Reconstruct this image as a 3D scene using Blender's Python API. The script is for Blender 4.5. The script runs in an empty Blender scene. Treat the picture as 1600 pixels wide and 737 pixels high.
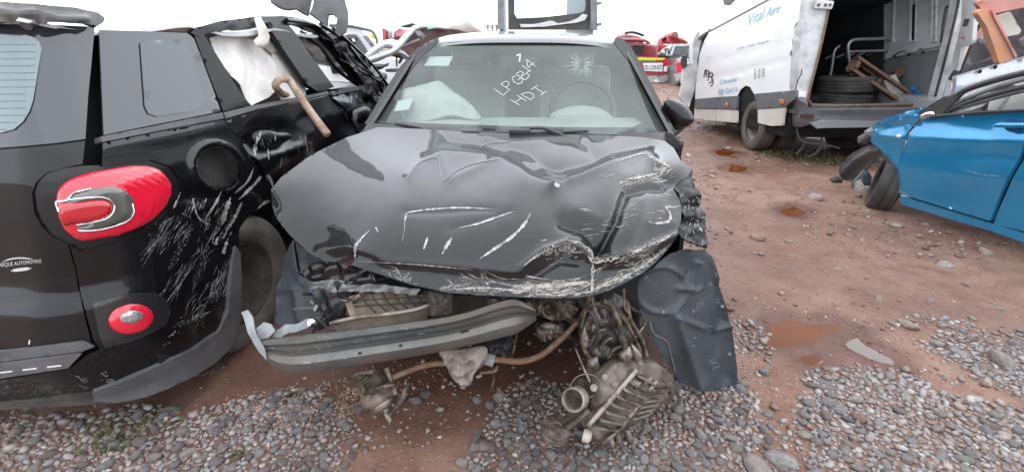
import bpy, bmesh, math, random
import numpy as np
from mathutils import Vector, Matrix, Euler
from mathutils.geometry import delaunay_2d_cdt
from mathutils.bvhtree import BVHTree
random.seed(7); RNG = np.random.default_rng(11)
S = bpy.context.scene
COL = S.collection

# ------------------------------------------------------------------ camera
CAMZ, FPX, PITCH = 1.38, 740.0, math.radians(22.3)
cam = bpy.data.cameras.new('camera'); cam_o = bpy.data.objects.new('camera', cam); COL.objects.link(cam_o)
cam_o.location = (0, 0, CAMZ); cam_o.rotation_euler = (math.pi / 2 - PITCH, 0, 0)
cam.sensor_width = 36.0; cam.lens = FPX / 1600.0 * 36.0; cam.clip_start = 0.05; cam.clip_end = 2000
S.camera = cam_o
S.render.resolution_x, S.render.resolution_y = 1024, 471

# ------------------------------------------------------------------ overcast sky, soft sun
SUN_EL, SUN_AZ = math.radians(58), math.radians(35)
w = bpy.data.worlds.new('World'); S.world = w; w.use_nodes = True
nt = w.node_tree; nt.nodes.clear()
sky = nt.nodes.new('ShaderNodeTexSky'); sky.sky_type = 'NISHITA'; sky.sun_disc = False
sky.sun_elevation = SUN_EL; sky.sun_rotation = SUN_AZ; sky.dust_density = 4.0; sky.altitude = 100
mixw = nt.nodes.new('ShaderNodeMix'); mixw.data_type = 'RGBA'; mixw.inputs[0].default_value = 0.92
mixw.inputs[7].default_value = (14.5, 15.3, 16.6, 1)          # even white cloud deck over the clear sky
bg = nt.nodes.new('ShaderNodeBackground'); bg.inputs[1].default_value = 0.12
ow = nt.nodes.new('ShaderNodeOutputWorld')
nt.links.new(sky.outputs[0], mixw.inputs[6]); nt.links.new(mixw.outputs[2], bg.inputs[0]); nt.links.new(bg.outputs[0], ow.inputs[0])
sl = bpy.data.lights.new('sun', 'SUN'); sl.energy = 0.6; sl.angle = math.radians(150); sl.color = (1, 0.97, 0.93)
so = bpy.data.objects.new('sun', sl); COL.objects.link(so)
so.rotation_euler = (math.pi / 2 - SUN_EL, 0, math.pi - SUN_AZ)
S.view_settings.view_transform = 'Standard'; S.view_settings.look = 'None'
S.view_settings.exposure = 0.48; S.view_settings.gamma = 1.0; S.view_settings.use_curve_mapping = False
S.cycles.max_bounces = 8; S.cycles.transparent_max_bounces = 16; S.cycles.use_denoising = True
S.cycles.sample_clamp_indirect = 6.0

# ------------------------------------------------------------------ points in the place, measured along sight lines
CP, SP = math.cos(PITCH), math.sin(PITCH)
CAM = np.array([0.0, 0.0, CAMZ])
def rays(px, py):
    px = np.asarray(px, float); py = np.asarray(py, float)
    u = (px - 800.0) / FPX; v = (368.5 - py) / FPX
    return np.stack([u, CP + v * SP, -SP + v * CP], -1)
def onY(px, py, Y):
    d = rays(px, py); return CAM + d * (np.asarray(Y, float) / d[..., 1])[..., None]
def onZ(px, py, z):
    d = rays(px, py); return CAM + d * ((np.asarray(z, float) - CAMZ) / d[..., 2])[..., None]
def onX(px, py, X):
    d = rays(px, py); return CAM + d * (np.asarray(X, float) / d[..., 0])[..., None]
def onP(px, py, p0, n):
    n = np.asarray(n, float); d = rays(px, py)
    return CAM + d * ((np.asarray(p0, float) - CAM) @ n / (d @ n))[..., None]
def march(sdf, px, py, t0=0.4, it=170):
    d = rays(px, py); L = np.linalg.norm(d, axis=-1, keepdims=True); d = d / L
    t = np.full(d.shape[:-1], t0)
    for _ in range(it):
        t = t + 0.8 * sdf(CAM + d * t[..., None])
        t = np.clip(t, 0, 60)
    return CAM + d * t[..., None]
def toPix(p):
    p = np.asarray(p, float) - CAM
    f = p[..., 1] * CP - p[..., 2] * SP; up = p[..., 1] * SP + p[..., 2] * CP
    return 800 + FPX * p[..., 0] / f, 368.5 - FPX * up / f

# ------------------------------------------------------------------ noise
def _hash(ix, iy, seed):
    h = (ix.astype(np.int64) * 374761393 + iy.astype(np.int64) * 668265263 + seed * 144269504) & 0x7fffffff
    h = ((h ^ (h >> 13)) * 1274126177) & 0x7fffffff
    return ((h ^ (h >> 16)) & 0xffff) / 65535.0
def vnoise(x, y, seed=0):
    x = np.asarray(x, float); y = np.asarray(y, float)
    ix = np.floor(x); iy = np.floor(y); fx = x - ix; fy = y - iy
    fx = fx * fx * (3 - 2 * fx); fy = fy * fy * (3 - 2 * fy)
    a = _hash(ix, iy, seed); b = _hash(ix + 1, iy, seed); c = _hash(ix, iy + 1, seed); d = _hash(ix + 1, iy + 1, seed)
    return (a + (b - a) * fx) * (1 - fy) + (c + (d - c) * fx) * fy
def fbm(x, y, seed=0, oct=4):
    r = 0; a = 0.5
    for i in range(oct):
        r = r + a * (vnoise(x * 2 ** i + 17.3 * i, y * 2 ** i - 9.1 * i, seed + i) - 0.5) * 2; a *= 0.5
    return r
def sstep(a, b, x):
    t = np.clip((x - a) / (b - a), 0, 1); return t * t * (3 - 2 * t)
def inside(poly, x, y):
    poly = np.asarray(poly, float); r = np.zeros(np.shape(x), bool); n = len(poly)
    for i in range(n):
        x1, y1 = poly[i]; x2, y2 = poly[(i + 1) % n]
        if y1 == y2: continue
        c = ((y1 > y) != (y2 > y)) & (x < (x2 - x1) * (y - y1) / (y2 - y1) + x1)
        r ^= c
    return r
def segdist(poly, x, y, closed=True):
    poly = np.asarray(poly, float); best = np.full(np.shape(x), 1e9); n = len(poly)
    for i in range(n if closed else n - 1):
        a = poly[i]; b = poly[(i + 1) % n]; d = b - a; L = max(d @ d, 1e-12)
        t = np.clip(((x - a[0]) * d[0] + (y - a[1]) * d[1]) / L, 0, 1)
        best = np.minimum(best, np.hypot(x - a[0] - t * d[0], y - a[1] - t * d[1]))
    return best
def tps(ctrl):
    c = np.asarray(ctrl, float); P = c[:, :2] / 100.0; n = len(c)
    U = lambda r2: np.where(r2 > 0, 0.5 * r2 * np.log(np.maximum(r2, 1e-12)), 0)
    K = U(((P[:, None] - P[None]) ** 2).sum(-1)); Q = np.hstack([np.ones((n, 1)), P])
    A = np.zeros((n + 3, n + 3)); A[:n, :n] = K + np.eye(n) * 1e-4; A[:n, n:] = Q; A[n:, :n] = Q.T
    wv = np.linalg.solve(A, np.concatenate([c[:, 2], np.zeros(3)]))
    def f(x, y):
        x = np.asarray(x, float) / 100; y = np.asarray(y, float) / 100
        r = wv[n] + wv[n + 1] * x + wv[n + 2] * y
        for i in range(n): r = r + wv[i] * U((x - P[i, 0]) ** 2 + (y - P[i, 1]) ** 2)
        return r
    return f
def spline(pts, closed=False, sub=6):
    p = np.asarray(pts, float); n = len(p); out = []
    for i in range(n if closed else n - 1):
        if closed: a, b, c, d = p[(i - 1) % n], p[i], p[(i + 1) % n], p[(i + 2) % n]
        else: a, b, c, d = p[max(i - 1, 0)], p[i], p[i + 1], p[min(i + 2, n - 1)]
        for k in range(sub):
            t = k / sub
            out.append(0.5 * (2 * b + (c - a) * t + (2 * a - 5 * b + 4 * c - d) * t * t + (3 * b - a - 3 * c + d) * t ** 3))
    if not closed: out.append(p[-1])
    return np.array(out)
def ellipse(cx, cy, rx, ry, rot=0, n=28):
    a = np.arange(n) / n * 2 * math.pi; r = math.radians(rot)
    x = rx * np.cos(a); y = ry * np.sin(a)
    return [(cx + X * math.cos(r) - Y * math.sin(r), cy + X * math.sin(r) + Y * math.cos(r)) for X, Y in zip(x, y)]

# ------------------------------------------------------------------ materials
MATS = {}
def mat(name, col, col2=None, ns=6.0, rough=0.5, rough2=None, metal=0.0, coat=0.0, crough=0.05, bump=0.0, bs=30.0, spec=0.5,
        dust=0.0, dustcol=(0.30, 0.24, 0.20), lo=0.4, hi=0.65, alpha=1.0, detail=6.0, attr=None, stretch=None):
    m = bpy.data.materials.new(name); m.use_nodes = True; t = m.node_tree; N = t.nodes; L = t.links
    b = N['Principled BSDF']
    b.inputs['Base Color'].default_value = (*col, 1); b.inputs['Roughness'].default_value = rough
    b.inputs['Metallic'].default_value = metal; b.inputs['Coat Weight'].default_value = coat
    b.inputs['Coat Roughness'].default_value = crough; b.inputs['Specular IOR Level'].default_value = spec
    b.inputs['Alpha'].default_value = alpha
    tc = N.new('ShaderNodeTexCoord'); vec = tc.outputs['Object']
    if stretch:
        mp = N.new('ShaderNodeMapping'); mp.inputs['Scale'].default_value = stretch; L.new(vec, mp.inputs[0]); vec = mp.outputs[0]
    def noise(sc, det=detail, r=0.6):
        n = N.new('ShaderNodeTexNoise'); n.inputs['Scale'].default_value = sc; n.inputs['Detail'].default_value = det
        n.inputs['Roughness'].default_value = r; L.new(vec, n.inputs['Vector']); return n.outputs[0]
    def ramp(f, a, c):
        r = N.new('ShaderNodeMapRange'); r.interpolation_type = 'SMOOTHSTEP'
        r.inputs[1].default_value = a; r.inputs[2].default_value = c; L.new(f, r.inputs[0]); return r.outputs[0]
    def mix(f, A, B):
        x = N.new('ShaderNodeMix'); x.data_type = 'RGBA'
        if isinstance(f, float): x.inputs[0].default_value = f
        else: L.new(f, x.inputs[0])
        for k, v in ((6, A), (7, B)):
            if isinstance(v, tuple): x.inputs[k].default_value = (*v, 1)
            else: L.new(v, x.inputs[k])
        return x.outputs[2]
    cur = tuple(col)
    if attr:
        an = N.new('ShaderNodeAttribute'); an.attribute_name = attr; cur = an.outputs[0]
        if col2: 
            mm = N.new('ShaderNodeMix'); mm.data_type = 'RGBA'; mm.blend_type = 'MULTIPLY'
            L.new(ramp(noise(ns), lo, hi), mm.inputs[0]); L.new(cur, mm.inputs[6]); mm.inputs[7].default_value = (*col2, 1); cur = mm.outputs[2]
    elif col2:
        cur = mix(ramp(noise(ns), lo, hi), tuple(col), tuple(col2))
    if dust > 0:
        f = ramp(noise(2.3, 8, 0.7), 0.35, 0.8); mu = N.new('ShaderNodeMath'); mu.operation = 'MULTIPLY'; mu.inputs[1].default_value = dust
        L.new(f, mu.inputs[0]); cur = mix(mu.outputs[0], cur, tuple(dustcol))
    if not isinstance(cur, tuple): L.new(cur, b.inputs['Base Color'])
    if rough2 is not None:
        r = N.new('ShaderNodeMapRange'); r.inputs[1].default_value = 0.35; r.inputs[2].default_value = 0.65
        r.inputs[3].default_value = rough; r.inputs[4].default_value = rough2; L.new(noise(ns * 1.7), r.inputs[0]); L.new(r.outputs[0], b.inputs['Roughness'])
    if bump > 0:
        bn = N.new('ShaderNodeBump'); bn.inputs['Strength'].default_value = 1.0; bn.inputs['Distance'].default_value = bump
        L.new(noise(bs), bn.inputs['Height']); L.new(bn.outputs[0], b.inputs['Normal'])
    MATS[name] = m; return m
def glassmat(name, tint=(0.75, 0.85, 0.82), film=0.0, filmcol=(0.55, 0.62, 0.6), rough=0.02, refl=1.0):
    m = bpy.data.materials.new(name); m.use_nodes = True; t = m.node_tree; N = t.nodes; L = t.links; N.clear()
    o = N.new('ShaderNodeOutputMaterial'); tr = N.new('ShaderNodeBsdfTransparent'); tr.inputs[0].default_value = (*tint, 1)
    gl = N.new('ShaderNodeBsdfGlossy'); gl.inputs['Roughness'].default_value = rough
    fr = N.new('ShaderNodeFresnel'); fr.inputs[0].default_value = 1.5
    cur = tr.outputs[0]
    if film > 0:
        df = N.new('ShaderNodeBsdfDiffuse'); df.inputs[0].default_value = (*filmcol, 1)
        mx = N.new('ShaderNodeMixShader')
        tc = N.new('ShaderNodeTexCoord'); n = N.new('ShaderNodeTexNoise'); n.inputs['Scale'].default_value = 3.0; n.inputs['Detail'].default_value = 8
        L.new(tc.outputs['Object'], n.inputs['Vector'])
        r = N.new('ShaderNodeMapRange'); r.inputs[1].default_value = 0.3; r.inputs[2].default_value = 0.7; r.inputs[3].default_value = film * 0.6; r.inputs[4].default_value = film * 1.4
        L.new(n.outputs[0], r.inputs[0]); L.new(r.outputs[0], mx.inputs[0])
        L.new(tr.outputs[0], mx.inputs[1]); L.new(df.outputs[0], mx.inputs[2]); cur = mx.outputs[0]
    m2 = N.new('ShaderNodeMixShader')
    mu = N.new('ShaderNodeMath'); mu.operation = 'MULTIPLY'; mu.inputs[1].default_value = refl
    L.new(fr.outputs[0], mu.inputs[0]); L.new(mu.outputs[0], m2.inputs[0]); L.new(cur, m2.inputs[1]); L.new(gl.outputs[0], m2.inputs[2])
    L.new(m2.outputs[0], o.inputs[0]); MATS[name] = m; return m

M_BLACK = mat('black_car_paint', (0.004, 0.004, 0.005), rough=0.35, coat=0.5, crough=0.015, dust=0.025, dustcol=(0.2, 0.19, 0.19), spec=0.2)
M_BLACKD = mat('dented_black_paint', (0.004, 0.004, 0.005), rough=0.3, coat=0.7, crough=0.03, dust=0.03, dustcol=(0.2, 0.19, 0.19), bump=0.0008, bs=12, spec=0.2)
M_HOOD = mat('dull_black_hood_paint', (0.006, 0.006, 0.007), rough=0.3, coat=0.66, crough=0.025, dust=0.06, dustcol=(0.20, 0.19, 0.19), spec=0.15)
M_PLAS = mat('black_plastic', (0.018, 0.019, 0.021), (0.03, 0.03, 0.032), rough=0.45, dust=0.25)
M_PLAS2 = mat('slate_liner_plastic', (0.022, 0.030, 0.036), (0.035, 0.045, 0.052), ns=9, rough=0.42, rough2=0.6, dust=0.35, dustcol=(0.12, 0.12, 0.12))
M_GREYP = mat('grey_cladding', (0.085, 0.088, 0.094), (0.06, 0.062, 0.068), rough=0.55, dust=0.2)
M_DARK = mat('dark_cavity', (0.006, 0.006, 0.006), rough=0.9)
M_RUB = mat('tyre_rubber', (0.022, 0.021, 0.020), (0.05, 0.045, 0.040), rough=0.75, bump=0.0008, bs=60, dust=0.35, dustcol=(0.16, 0.13, 0.11))
M_TAN = mat('dusty_tan_metal', (0.28, 0.215, 0.155), (0.16, 0.12, 0.085), ns=14, rough=0.75, bump=0.001, bs=90)
M_OILY = mat('oily_brown_metal', (0.055, 0.042, 0.032), (0.19, 0.15, 0.115), ns=22, rough=0.3, rough2=0.6, metal=0.35, bump=0.0015, bs=70)
M_ALU = mat('dirty_aluminium', (0.30, 0.265, 0.225), (0.13, 0.10, 0.08), ns=18, rough=0.38, rough2=0.6, metal=0.6, bump=0.0014, bs=80)
M_BLKM = mat('torn_black_panel', (0.004, 0.004, 0.005), rough=0.45, coat=0.22, crough=0.08, dust=0.03, spec=0.2)
M_BEAM = mat('dirty_beam_steel', (0.085, 0.098, 0.10), (0.14, 0.15, 0.148), ns=5, rough=0.4, rough2=0.6, metal=0.4, bump=0.0006, bs=90, dust=0.95, dustcol=(0.20, 0.155, 0.11))
M_STEEL = mat('grey_steel', (0.20, 0.215, 0.215), (0.13, 0.14, 0.14), ns=7, rough=0.42, rough2=0.6, metal=0.55, bump=0.0004, bs=120, dust=0.55, dustcol=(0.26, 0.20, 0.145))
M_CHROME = mat('chrome', (0.75, 0.75, 0.76), rough=0.12, metal=1.0)
M_RUST = mat('rusty_steel', (0.17, 0.085, 0.045), (0.22, 0.155, 0.11), ns=22, rough=0.75, bump=0.0008, bs=90)
M_WHITEP = mat('white_van_paint', (0.82, 0.83, 0.84), (0.79, 0.79, 0.79), ns=3, rough=0.35, coat=0.6, crough=0.08, dust=0.05, dustcol=(0.45, 0.38, 0.32))
M_WHITE = mat('white_paint', (0.78, 0.78, 0.78), rough=0.5)
M_SCR = mat('bare_scratch', (0.36, 0.355, 0.35), (0.14, 0.135, 0.135), ns=60, rough=0.55)
M_SCRT = mat('tan_scratch', (0.36, 0.335, 0.30), (0.15, 0.13, 0.11), ns=50, rough=0.7)
def smearmat(name, col, lo=0.48, hi=0.66, sc=140.0, top=0.75):
    """scuffed paint: a speckled film that lets the paint below show"""
    m = mat(name, col, rough=0.7); t = m.node_tree; N = t.nodes; b = N['Principled BSDF']; tc = N.new('ShaderNodeTexCoord')
    n = N.new('ShaderNodeTexNoise'); n.inputs['Scale'].default_value = sc; n.inputs['Detail'].default_value = 6; t.links.new(tc.outputs['Object'], n.inputs['Vector'])
    r = N.new('ShaderNodeMapRange'); r.inputs[1].default_value = lo; r.inputs[2].default_value = hi; r.inputs[4].default_value = top; t.links.new(n.outputs[0], r.inputs[0]); t.links.new(r.outputs[0], b.inputs['Alpha']); return m
M_SMW = smearmat('white_scuff_film', (0.22, 0.22, 0.225), 0.5, 0.7); M_SMT = smearmat('tan_scuff_film', (0.31, 0.285, 0.25), 0.46, 0.64)
M_FABRIC = mat('white_airbag_fabric', (0.72, 0.69, 0.66), (0.58, 0.54, 0.51), ns=5, rough=0.9, bump=0.0015, bs=25)

# ------------------------------------------------------------------ objects
def thing(name, label, cat, loc=(0, 0, 0), group=None):
    o = bpy.data.objects.new(name, None); COL.objects.link(o); o.location = loc; o.empty_display_size = 0.2
    o['label'] = label; o['category'] = cat
    if group: o['group'] = group
    return o
def tag(o, label=None, cat=None, group=None, kind=None):
    if label: o['label'] = label
    if cat: o['category'] = cat
    if group: o['group'] = group
    if kind: o['kind'] = kind
    return o
def worldloc(o):
    v = Vector((0, 0, 0))
    while o: v += o.location; o = o.parent
    return v
def link(name, me, m, parent=None, smooth=True):
    if smooth and len(me.polygons): me.polygons.foreach_set('use_smooth', [True] * len(me.polygons))
    if m is not None: me.materials.append(m)
    o = bpy.data.objects.new(name, me); COL.objects.link(o)
    if parent is not None:
        o.parent = parent
        if parent.type == 'EMPTY': o.matrix_parent_inverse = Matrix.Translation(-parent.location)
    return o
def mesh_np(name, V, Fc, m, parent=None, smooth=True):
    me = bpy.data.meshes.new(name); me.from_pydata([tuple(v) for v in V], [], [tuple(int(i) for i in f) for f in Fc]); me.update()
    return link(name, me, m, parent, smooth)
SURF = {}
def densify(poly, step):
    out = []; n = len(poly)
    for i in range(n):
        a = np.array(poly[i], float); b = np.array(poly[(i + 1) % n], float)
        k = max(1, int(round(np.hypot(*(b - a)) / step)))
        for j in range(k): out.append(a + (b - a) * j / k)
    return np.array(out)
def triangulate(outline, holes, step):
    o = densify(outline, step); hs = [densify(h, step) for h in holes]
    lo = o.min(0); hi = o.max(0); pts = []; gy = lo[1]; k = 0
    while gy <= hi[1]:
        gx = lo[0] + (0.5 * step if k % 2 else 0)
        xs = np.arange(gx, hi[0], step)
        pts.append(np.stack([xs, np.full_like(xs, gy)], 1)); gy += step * 0.87; k += 1
    G = np.vstack(pts) if pts else np.zeros((0, 2))
    ok = inside(o, G[:, 0], G[:, 1]) & (segdist(o, G[:, 0], G[:, 1]) > 0.5 * step)
    for h in hs: ok &= ~inside(h, G[:, 0], G[:, 1]) & (segdist(h, G[:, 0], G[:, 1]) > 0.5 * step)
    G = G[ok]; allp = [o] + hs; edges = []; base = 0
    for a in allp:
        n = len(a); edges += [(base + i, base + (i + 1) % n) for i in range(n)]; base += n
    V = np.vstack(allp + [G])
    r = delaunay_2d_cdt([Vector((float(x), float(y))) for x, y in V], edges, [], 0, 1e-4)
    vv = np.array([(p.x, p.y) for p in r[0]]); ff = np.array([f for f in r[2] if len(f) == 3])
    c = vv[ff].mean(1); k = inside(o, c[:, 0], c[:, 1])
    for h in hs: k &= ~inside(h, c[:, 0], c[:, 1])
    return vv, ff[k]
def vnormals(P, Fc):
    a, b, c = P[Fc[:, 0]], P[Fc[:, 1]], P[Fc[:, 2]]
    fn = np.cross(b - a, c - a); N = np.zeros_like(P)
    for i in range(3): np.add.at(N, Fc[:, i], fn)
    return N / np.maximum(np.linalg.norm(N, axis=1, keepdims=True), 1e-12)
def sheet(name, P, Fc, thick, m, parent, smooth=True):
    """a sheet of real thickness: front skin, back skin and its cut edges"""
    N = vnormals(P, Fc); n = len(P)
    used = np.zeros(n, bool); used[Fc.ravel()] = True
    V = list(P); Q = [tuple(f) for f in Fc]
    if thick > 0:
        B = P - N * thick; V += list(B); Q += [(f[0] + n, f[2] + n, f[1] + n) for f in Fc]
        cnt = {}
        for f in Fc:
            for i in range(3):
                e = (int(f[i]), int(f[(i + 1) % 3])); cnt[e] = 1
        base = 2 * n; mp = {}
        for (a, b) in cnt:
            if (b, a) not in cnt:
                ids = []
                for v, src in ((a, P), (b, P), (b, B), (a, B)):
                    key = (v, src is P)
                    if key not in mp: mp[key] = base; V.append(src[v]); base += 1
                    ids.append(mp[key])
                Q.append((ids[1], ids[0], ids[3], ids[2]))
    o = mesh_np(name, V, Q, m, parent, smooth)
    SURF[o.name] = (P, Fc); return o
def panel(name, outline, surf, m, parent=None, holes=(), step=7.0, thick=0.003, disp=None, smooth=True):
    vv, ff = triangulate(outline, holes, step)
    P = surf(vv[:, 0], vv[:, 1])
    # faces towards the viewer's side
    a, b, c = P[ff[:, 0]], P[ff[:, 1]], P[ff[:, 2]]
    nn = np.cross(b - a, c - a); s = ((CAM - a) * nn).sum(1)
    fl = s < 0; ff[fl] = ff[fl][:, ::-1]
    if disp is not None:
        N = vnormals(P, ff); P = P + N * disp(vv[:, 0], vv[:, 1])[:, None]
    return sheet(name, P, ff, thick, m, parent, smooth)
def grid(name, R, m, parent=None, thick=0.0, closed=False, smooth=True, flip=False):
    R = np.asarray(R, float); nr, nc = R.shape[:2]; P = R.reshape(-1, 3); T = []
    for i in range(nr - 1):
        for j in range(nc if closed else nc - 1):
            a = i * nc + j; b = i * nc + (j + 1) % nc; c = (i + 1) * nc + (j + 1) % nc; d = (i + 1) * nc + j
            T += [(a, b, c), (a, c, d)]
    T = np.array(T)
    if flip: T = T[:, ::-1]
    return sheet(name, P, T, thick, m, parent, smooth)
def patch(rows, nu=8, nv=8):
    r = np.array([spline(row, sub=nu) for row in np.asarray(rows, float)])
    return np.stack([spline(r[:, j], sub=nv) for j in range(r.shape[1])], 1)
class MB:
    def __init__(s): s.v = []; s.f = []
    def add(s, V, Fc):
        b = len(s.v); s.v += [tuple(v) for v in V]; s.f += [tuple(int(i) + b for i in f) for f in Fc]; return s
    def box(s, c, size, rot=None, bev=0.0):
        x, y, z = [k / 2 for k in size]; R = (rot if isinstance(rot, Matrix) else Euler(rot or (0, 0, 0)).to_matrix())
        if bev > 0:
            bm = bmesh.new(); bmesh.ops.create_cube(bm, size=1)
            for v in bm.verts: v.co = Vector((v.co.x * size[0], v.co.y * size[1], v.co.z * size[2]))
            bmesh.ops.bevel(bm, geom=bm.edges[:], offset=bev, segments=2, affect='EDGES', profile=0.6)
            bm.verts.index_update()
            V = [R @ v.co + Vector(c) for v in bm.verts]; Fc = [[v.index for v in f.verts] for f in bm.faces]; bm.free()
            return s.add(V, Fc)
        V = [R @ Vector((a * x, b * y, d * z)) + Vector(c) for a in (-1, 1) for b in (-1, 1) for d in (-1, 1)]
        return s.add(V, [(0, 1, 3, 2), (4, 6, 7, 5), (0, 4, 5, 1), (2, 3, 7, 6), (0, 2, 6, 4), (1, 5, 7, 3)])
    def tube(s, pts, r, seg=8, sm=True, sub=5, cap=True):
        p = spline(pts, sub=sub) if (sm and len(pts) > 2) else np.asarray(pts, float); n = len(p)
        rr = np.interp(np.linspace(0, 1, n), np.linspace(0, 1, len(r)), r) if hasattr(r, '__len__') else np.full(n, r)
        V = []; Fc = []; prev = None
        for i in range(n):
            t = Vector(p[min(i + 1, n - 1)] - p[max(i - 1, 0)]).normalized()
            if prev is None: u = t.orthogonal().normalized()
            else: u = (prev - t * prev.dot(t)); u = u.normalized() if u.length > 1e-6 else t.orthogonal().normalized()
            prev = u; q = t.cross(u)
            for k in range(seg):
                a = 2 * math.pi * k / seg; V.append(Vector(p[i]) + (u * math.cos(a) + q * math.sin(a)) * float(rr[i]))
        for i in range(n - 1):
            for k in range(seg):
                a = i * seg + k; b = i * seg + (k + 1) % seg; Fc.append((a, b, b + seg, a + seg))
        if cap: Fc.append(tuple(range(seg))[::-1]); Fc.append(tuple(range((n - 1) * seg, n * seg)))
        return s.add(V, Fc)
    def lathe(s, prof, c, axis, seg=32, closed=False):
        ax = Vector(axis).normalized(); u = ax.orthogonal().normalized(); q = ax.cross(u); V = []; Fc = []; n = len(prof)
        for (r, h) in prof:
            for k in range(seg):
                a = 2 * math.pi * k / seg; V.append(Vector(c) + ax * h + (u * math.cos(a) + q * math.sin(a)) * r)
        for i in range(n if closed else n - 1):
            for k in range(seg):
                a = i * seg + k; b = i * seg + (k + 1) % seg; j = ((i + 1) % n) * seg
                Fc.append((a, b, j + (k + 1) % seg, j + k))
        return s.add(V, Fc)
    def prism(s, poly, dv):
        """a flat 3D polygon pushed along dv"""
        n = len(poly); P = [Vector(p) for p in poly]; Q = [p + Vector(dv) for p in P]
        return s.add(P + Q, [tuple(range(n))[::-1], tuple(range(n, 2 * n))] + [(i, (i + 1) % n, n + (i + 1) % n, n + i) for i in range(n)])
    def build(s, name, m, parent=None, smooth=False, auto=None):
        me = bpy.data.meshes.new(name); me.from_pydata(s.v, [], s.f); me.update()
        bm = bmesh.new(); bm.from_mesh(me); bmesh.ops.recalc_face_normals(bm, faces=bm.faces); bm.to_mesh(me); bm.free()
        o = link(name, me, m, parent, smooth or auto is not None)
        if auto is not None:
            try: me.set_sharp_from_angle(angle=math.radians(auto))
            except Exception: pass
        return o
def tube(name, pts, r, m, parent=None, seg=8, sm=True, sub=5): return MB().tube(pts, r, seg, sm, sub).build(name, m, parent, auto=50)
def box(name, c, size, m, parent=None, rot=None, bev=0.0): return MB().box(c, size, rot, bev).build(name, m, parent, auto=35)
def lathe(name, prof, c, axis, m, parent=None, seg=32): return MB().lathe(prof, c, axis, seg).build(name, m, parent, auto=35)

# ------------------------------------------------------------------ paint, scratches and lettering laid on a surface
class Skin:
    def __init__(s, *names):
        V = []; Fc = []; b = 0
        for n in names:
            P, T = SURF[n.name if hasattr(n, 'name') else n]; V += [Vector(p) for p in P]; Fc += [tuple(int(i) + b for i in f) for f in T]; b = len(V)
        s.t = BVHTree.FromPolygons(V, Fc)
    def hit(s, x, y, off):
        d = Vector(rays(x, y)).normalized(); h = s.t.ray_cast(Vector(CAM), d)
        if h[0] is None: return None
        n = h[1] if h[1].dot(d) < 0 else -h[1]
        return h[0] + n * off
def ribbon_geo(skin, pts, wid, off, mb, taper=True, step=1.6, jitter=0.0):
    p = np.asarray(pts, float)
    if len(p) > 2: p = spline(p, sub=4)
    q = [p[0]]
    for a, b in zip(p[:-1], p[1:]):
        k = max(1, int(np.hypot(*(b - a)) / step))
        q += [a + (b - a) * (j + 1) / k for j in range(k)]
    p = np.array(q); n = len(p); V = []
    for i in range(n):
        t = p[min(i + 1, n - 1)] - p[max(i - 1, 0)]; L = np.hypot(*t) or 1; nn = np.array([-t[1], t[0]]) / L
        s = i / max(n - 1, 1); ww = wid * (min(1, 4 * s + 0.15) * min(1, 4 * (1 - s) + 0.15) if taper else 1) / 2
        ww *= 1 + jitter * (random.random() - 0.5) * 2
        a = skin.hit(*(p[i] + nn * ww), off); b = skin.hit(*(p[i] - nn * ww), off)
        V.append((a, b))
    run = []
    for i, (a, b) in enumerate(V + [(None, None)]):
        if a is not None and b is not None and (not run or (a - run[-1][0]).length < 0.15): run.append((a, b))
        else:
            if len(run) > 1:
                W = [x for ab in run for x in ab]
                mb.add(W, [(2 * k, 2 * k + 1, 2 * k + 3, 2 * k + 2) for k in range(len(run) - 1)])
            run = [(a, b)] if a is not None and b is not None else []
    return mb
def stroke(name, skin, pts, wid, m, parent, off=0.0015, taper=True, jitter=0.0):
    mb = MB(); ribbon_geo(skin, pts, wid, off, mb, taper, jitter=jitter)
    return mb.build(name, m, parent) if mb.f else None
def scratches(name, skin, zones, m, parent, off=0.0012):
    """zones: (polygon, how many, angle, spread, length range, width range): bundles of fine near-parallel lines"""
    mb = MB()
    for poly, cnt, ang, spr, ln, wd in zones:
        P = np.asarray(poly, float); lo, hi = P.min(0), P.max(0); k = 0; tries = 0
        while k < cnt and tries < cnt * 20:
            tries += 1; x, y = RNG.uniform(lo, hi)
            if not inside(P, np.array([x]), np.array([y]))[0]: continue
            nb = int(RNG.integers(1, 7)); k += 0.5 * nb; a0 = ang + RNG.normal() * spr; L0 = RNG.uniform(*ln); bend = RNG.normal() * 0.10
            for _ in range(nb):
                a = math.radians(a0 + RNG.normal() * 4); L = L0 * RNG.uniform(0.25, 1.1); c = L * bend
                s_ = RNG.normal() * 2.2 * nb ** 0.5; q = RNG.normal() * L0 * 0.25
                sx, sy = x - s_ * math.sin(a) + q * math.cos(a), y + s_ * math.cos(a) + q * math.sin(a)
                pts = [(sx, sy), (sx + L / 2 * math.cos(a) - c * math.sin(a), sy + L / 2 * math.sin(a) + c * math.cos(a)), (sx + L * math.cos(a), sy + L * math.sin(a))]
                w_ = wd[0] + (wd[1] - wd[0]) * RNG.random() ** 3
                ribbon_geo(skin, pts, w_ * 0.8, off, mb, step=3, jitter=0.7)
    if mb.f: return tag(mb.build(name, m, parent), kind='stuff')
def text_geo(txt, shear=0.0):
    cu = bpy.data.curves.new('lettering', 'FONT'); cu.body = txt; cu.size = 1.0; cu.shear = shear; cu.resolution_u = 3
    o = bpy.data.objects.new('lettering', cu); me = bpy.data.meshes.new_from_object(o)
    V = np.array([v.co[:2] for v in me.vertices]); Fc = [tuple(p.vertices) for p in me.polygons]
    bpy.data.objects.remove(o); bpy.data.curves.remove(cu); bpy.data.meshes.remove(me)
    lo, hi = V.min(0), V.max(0); return (V - lo) / (hi - lo), Fc
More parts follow.
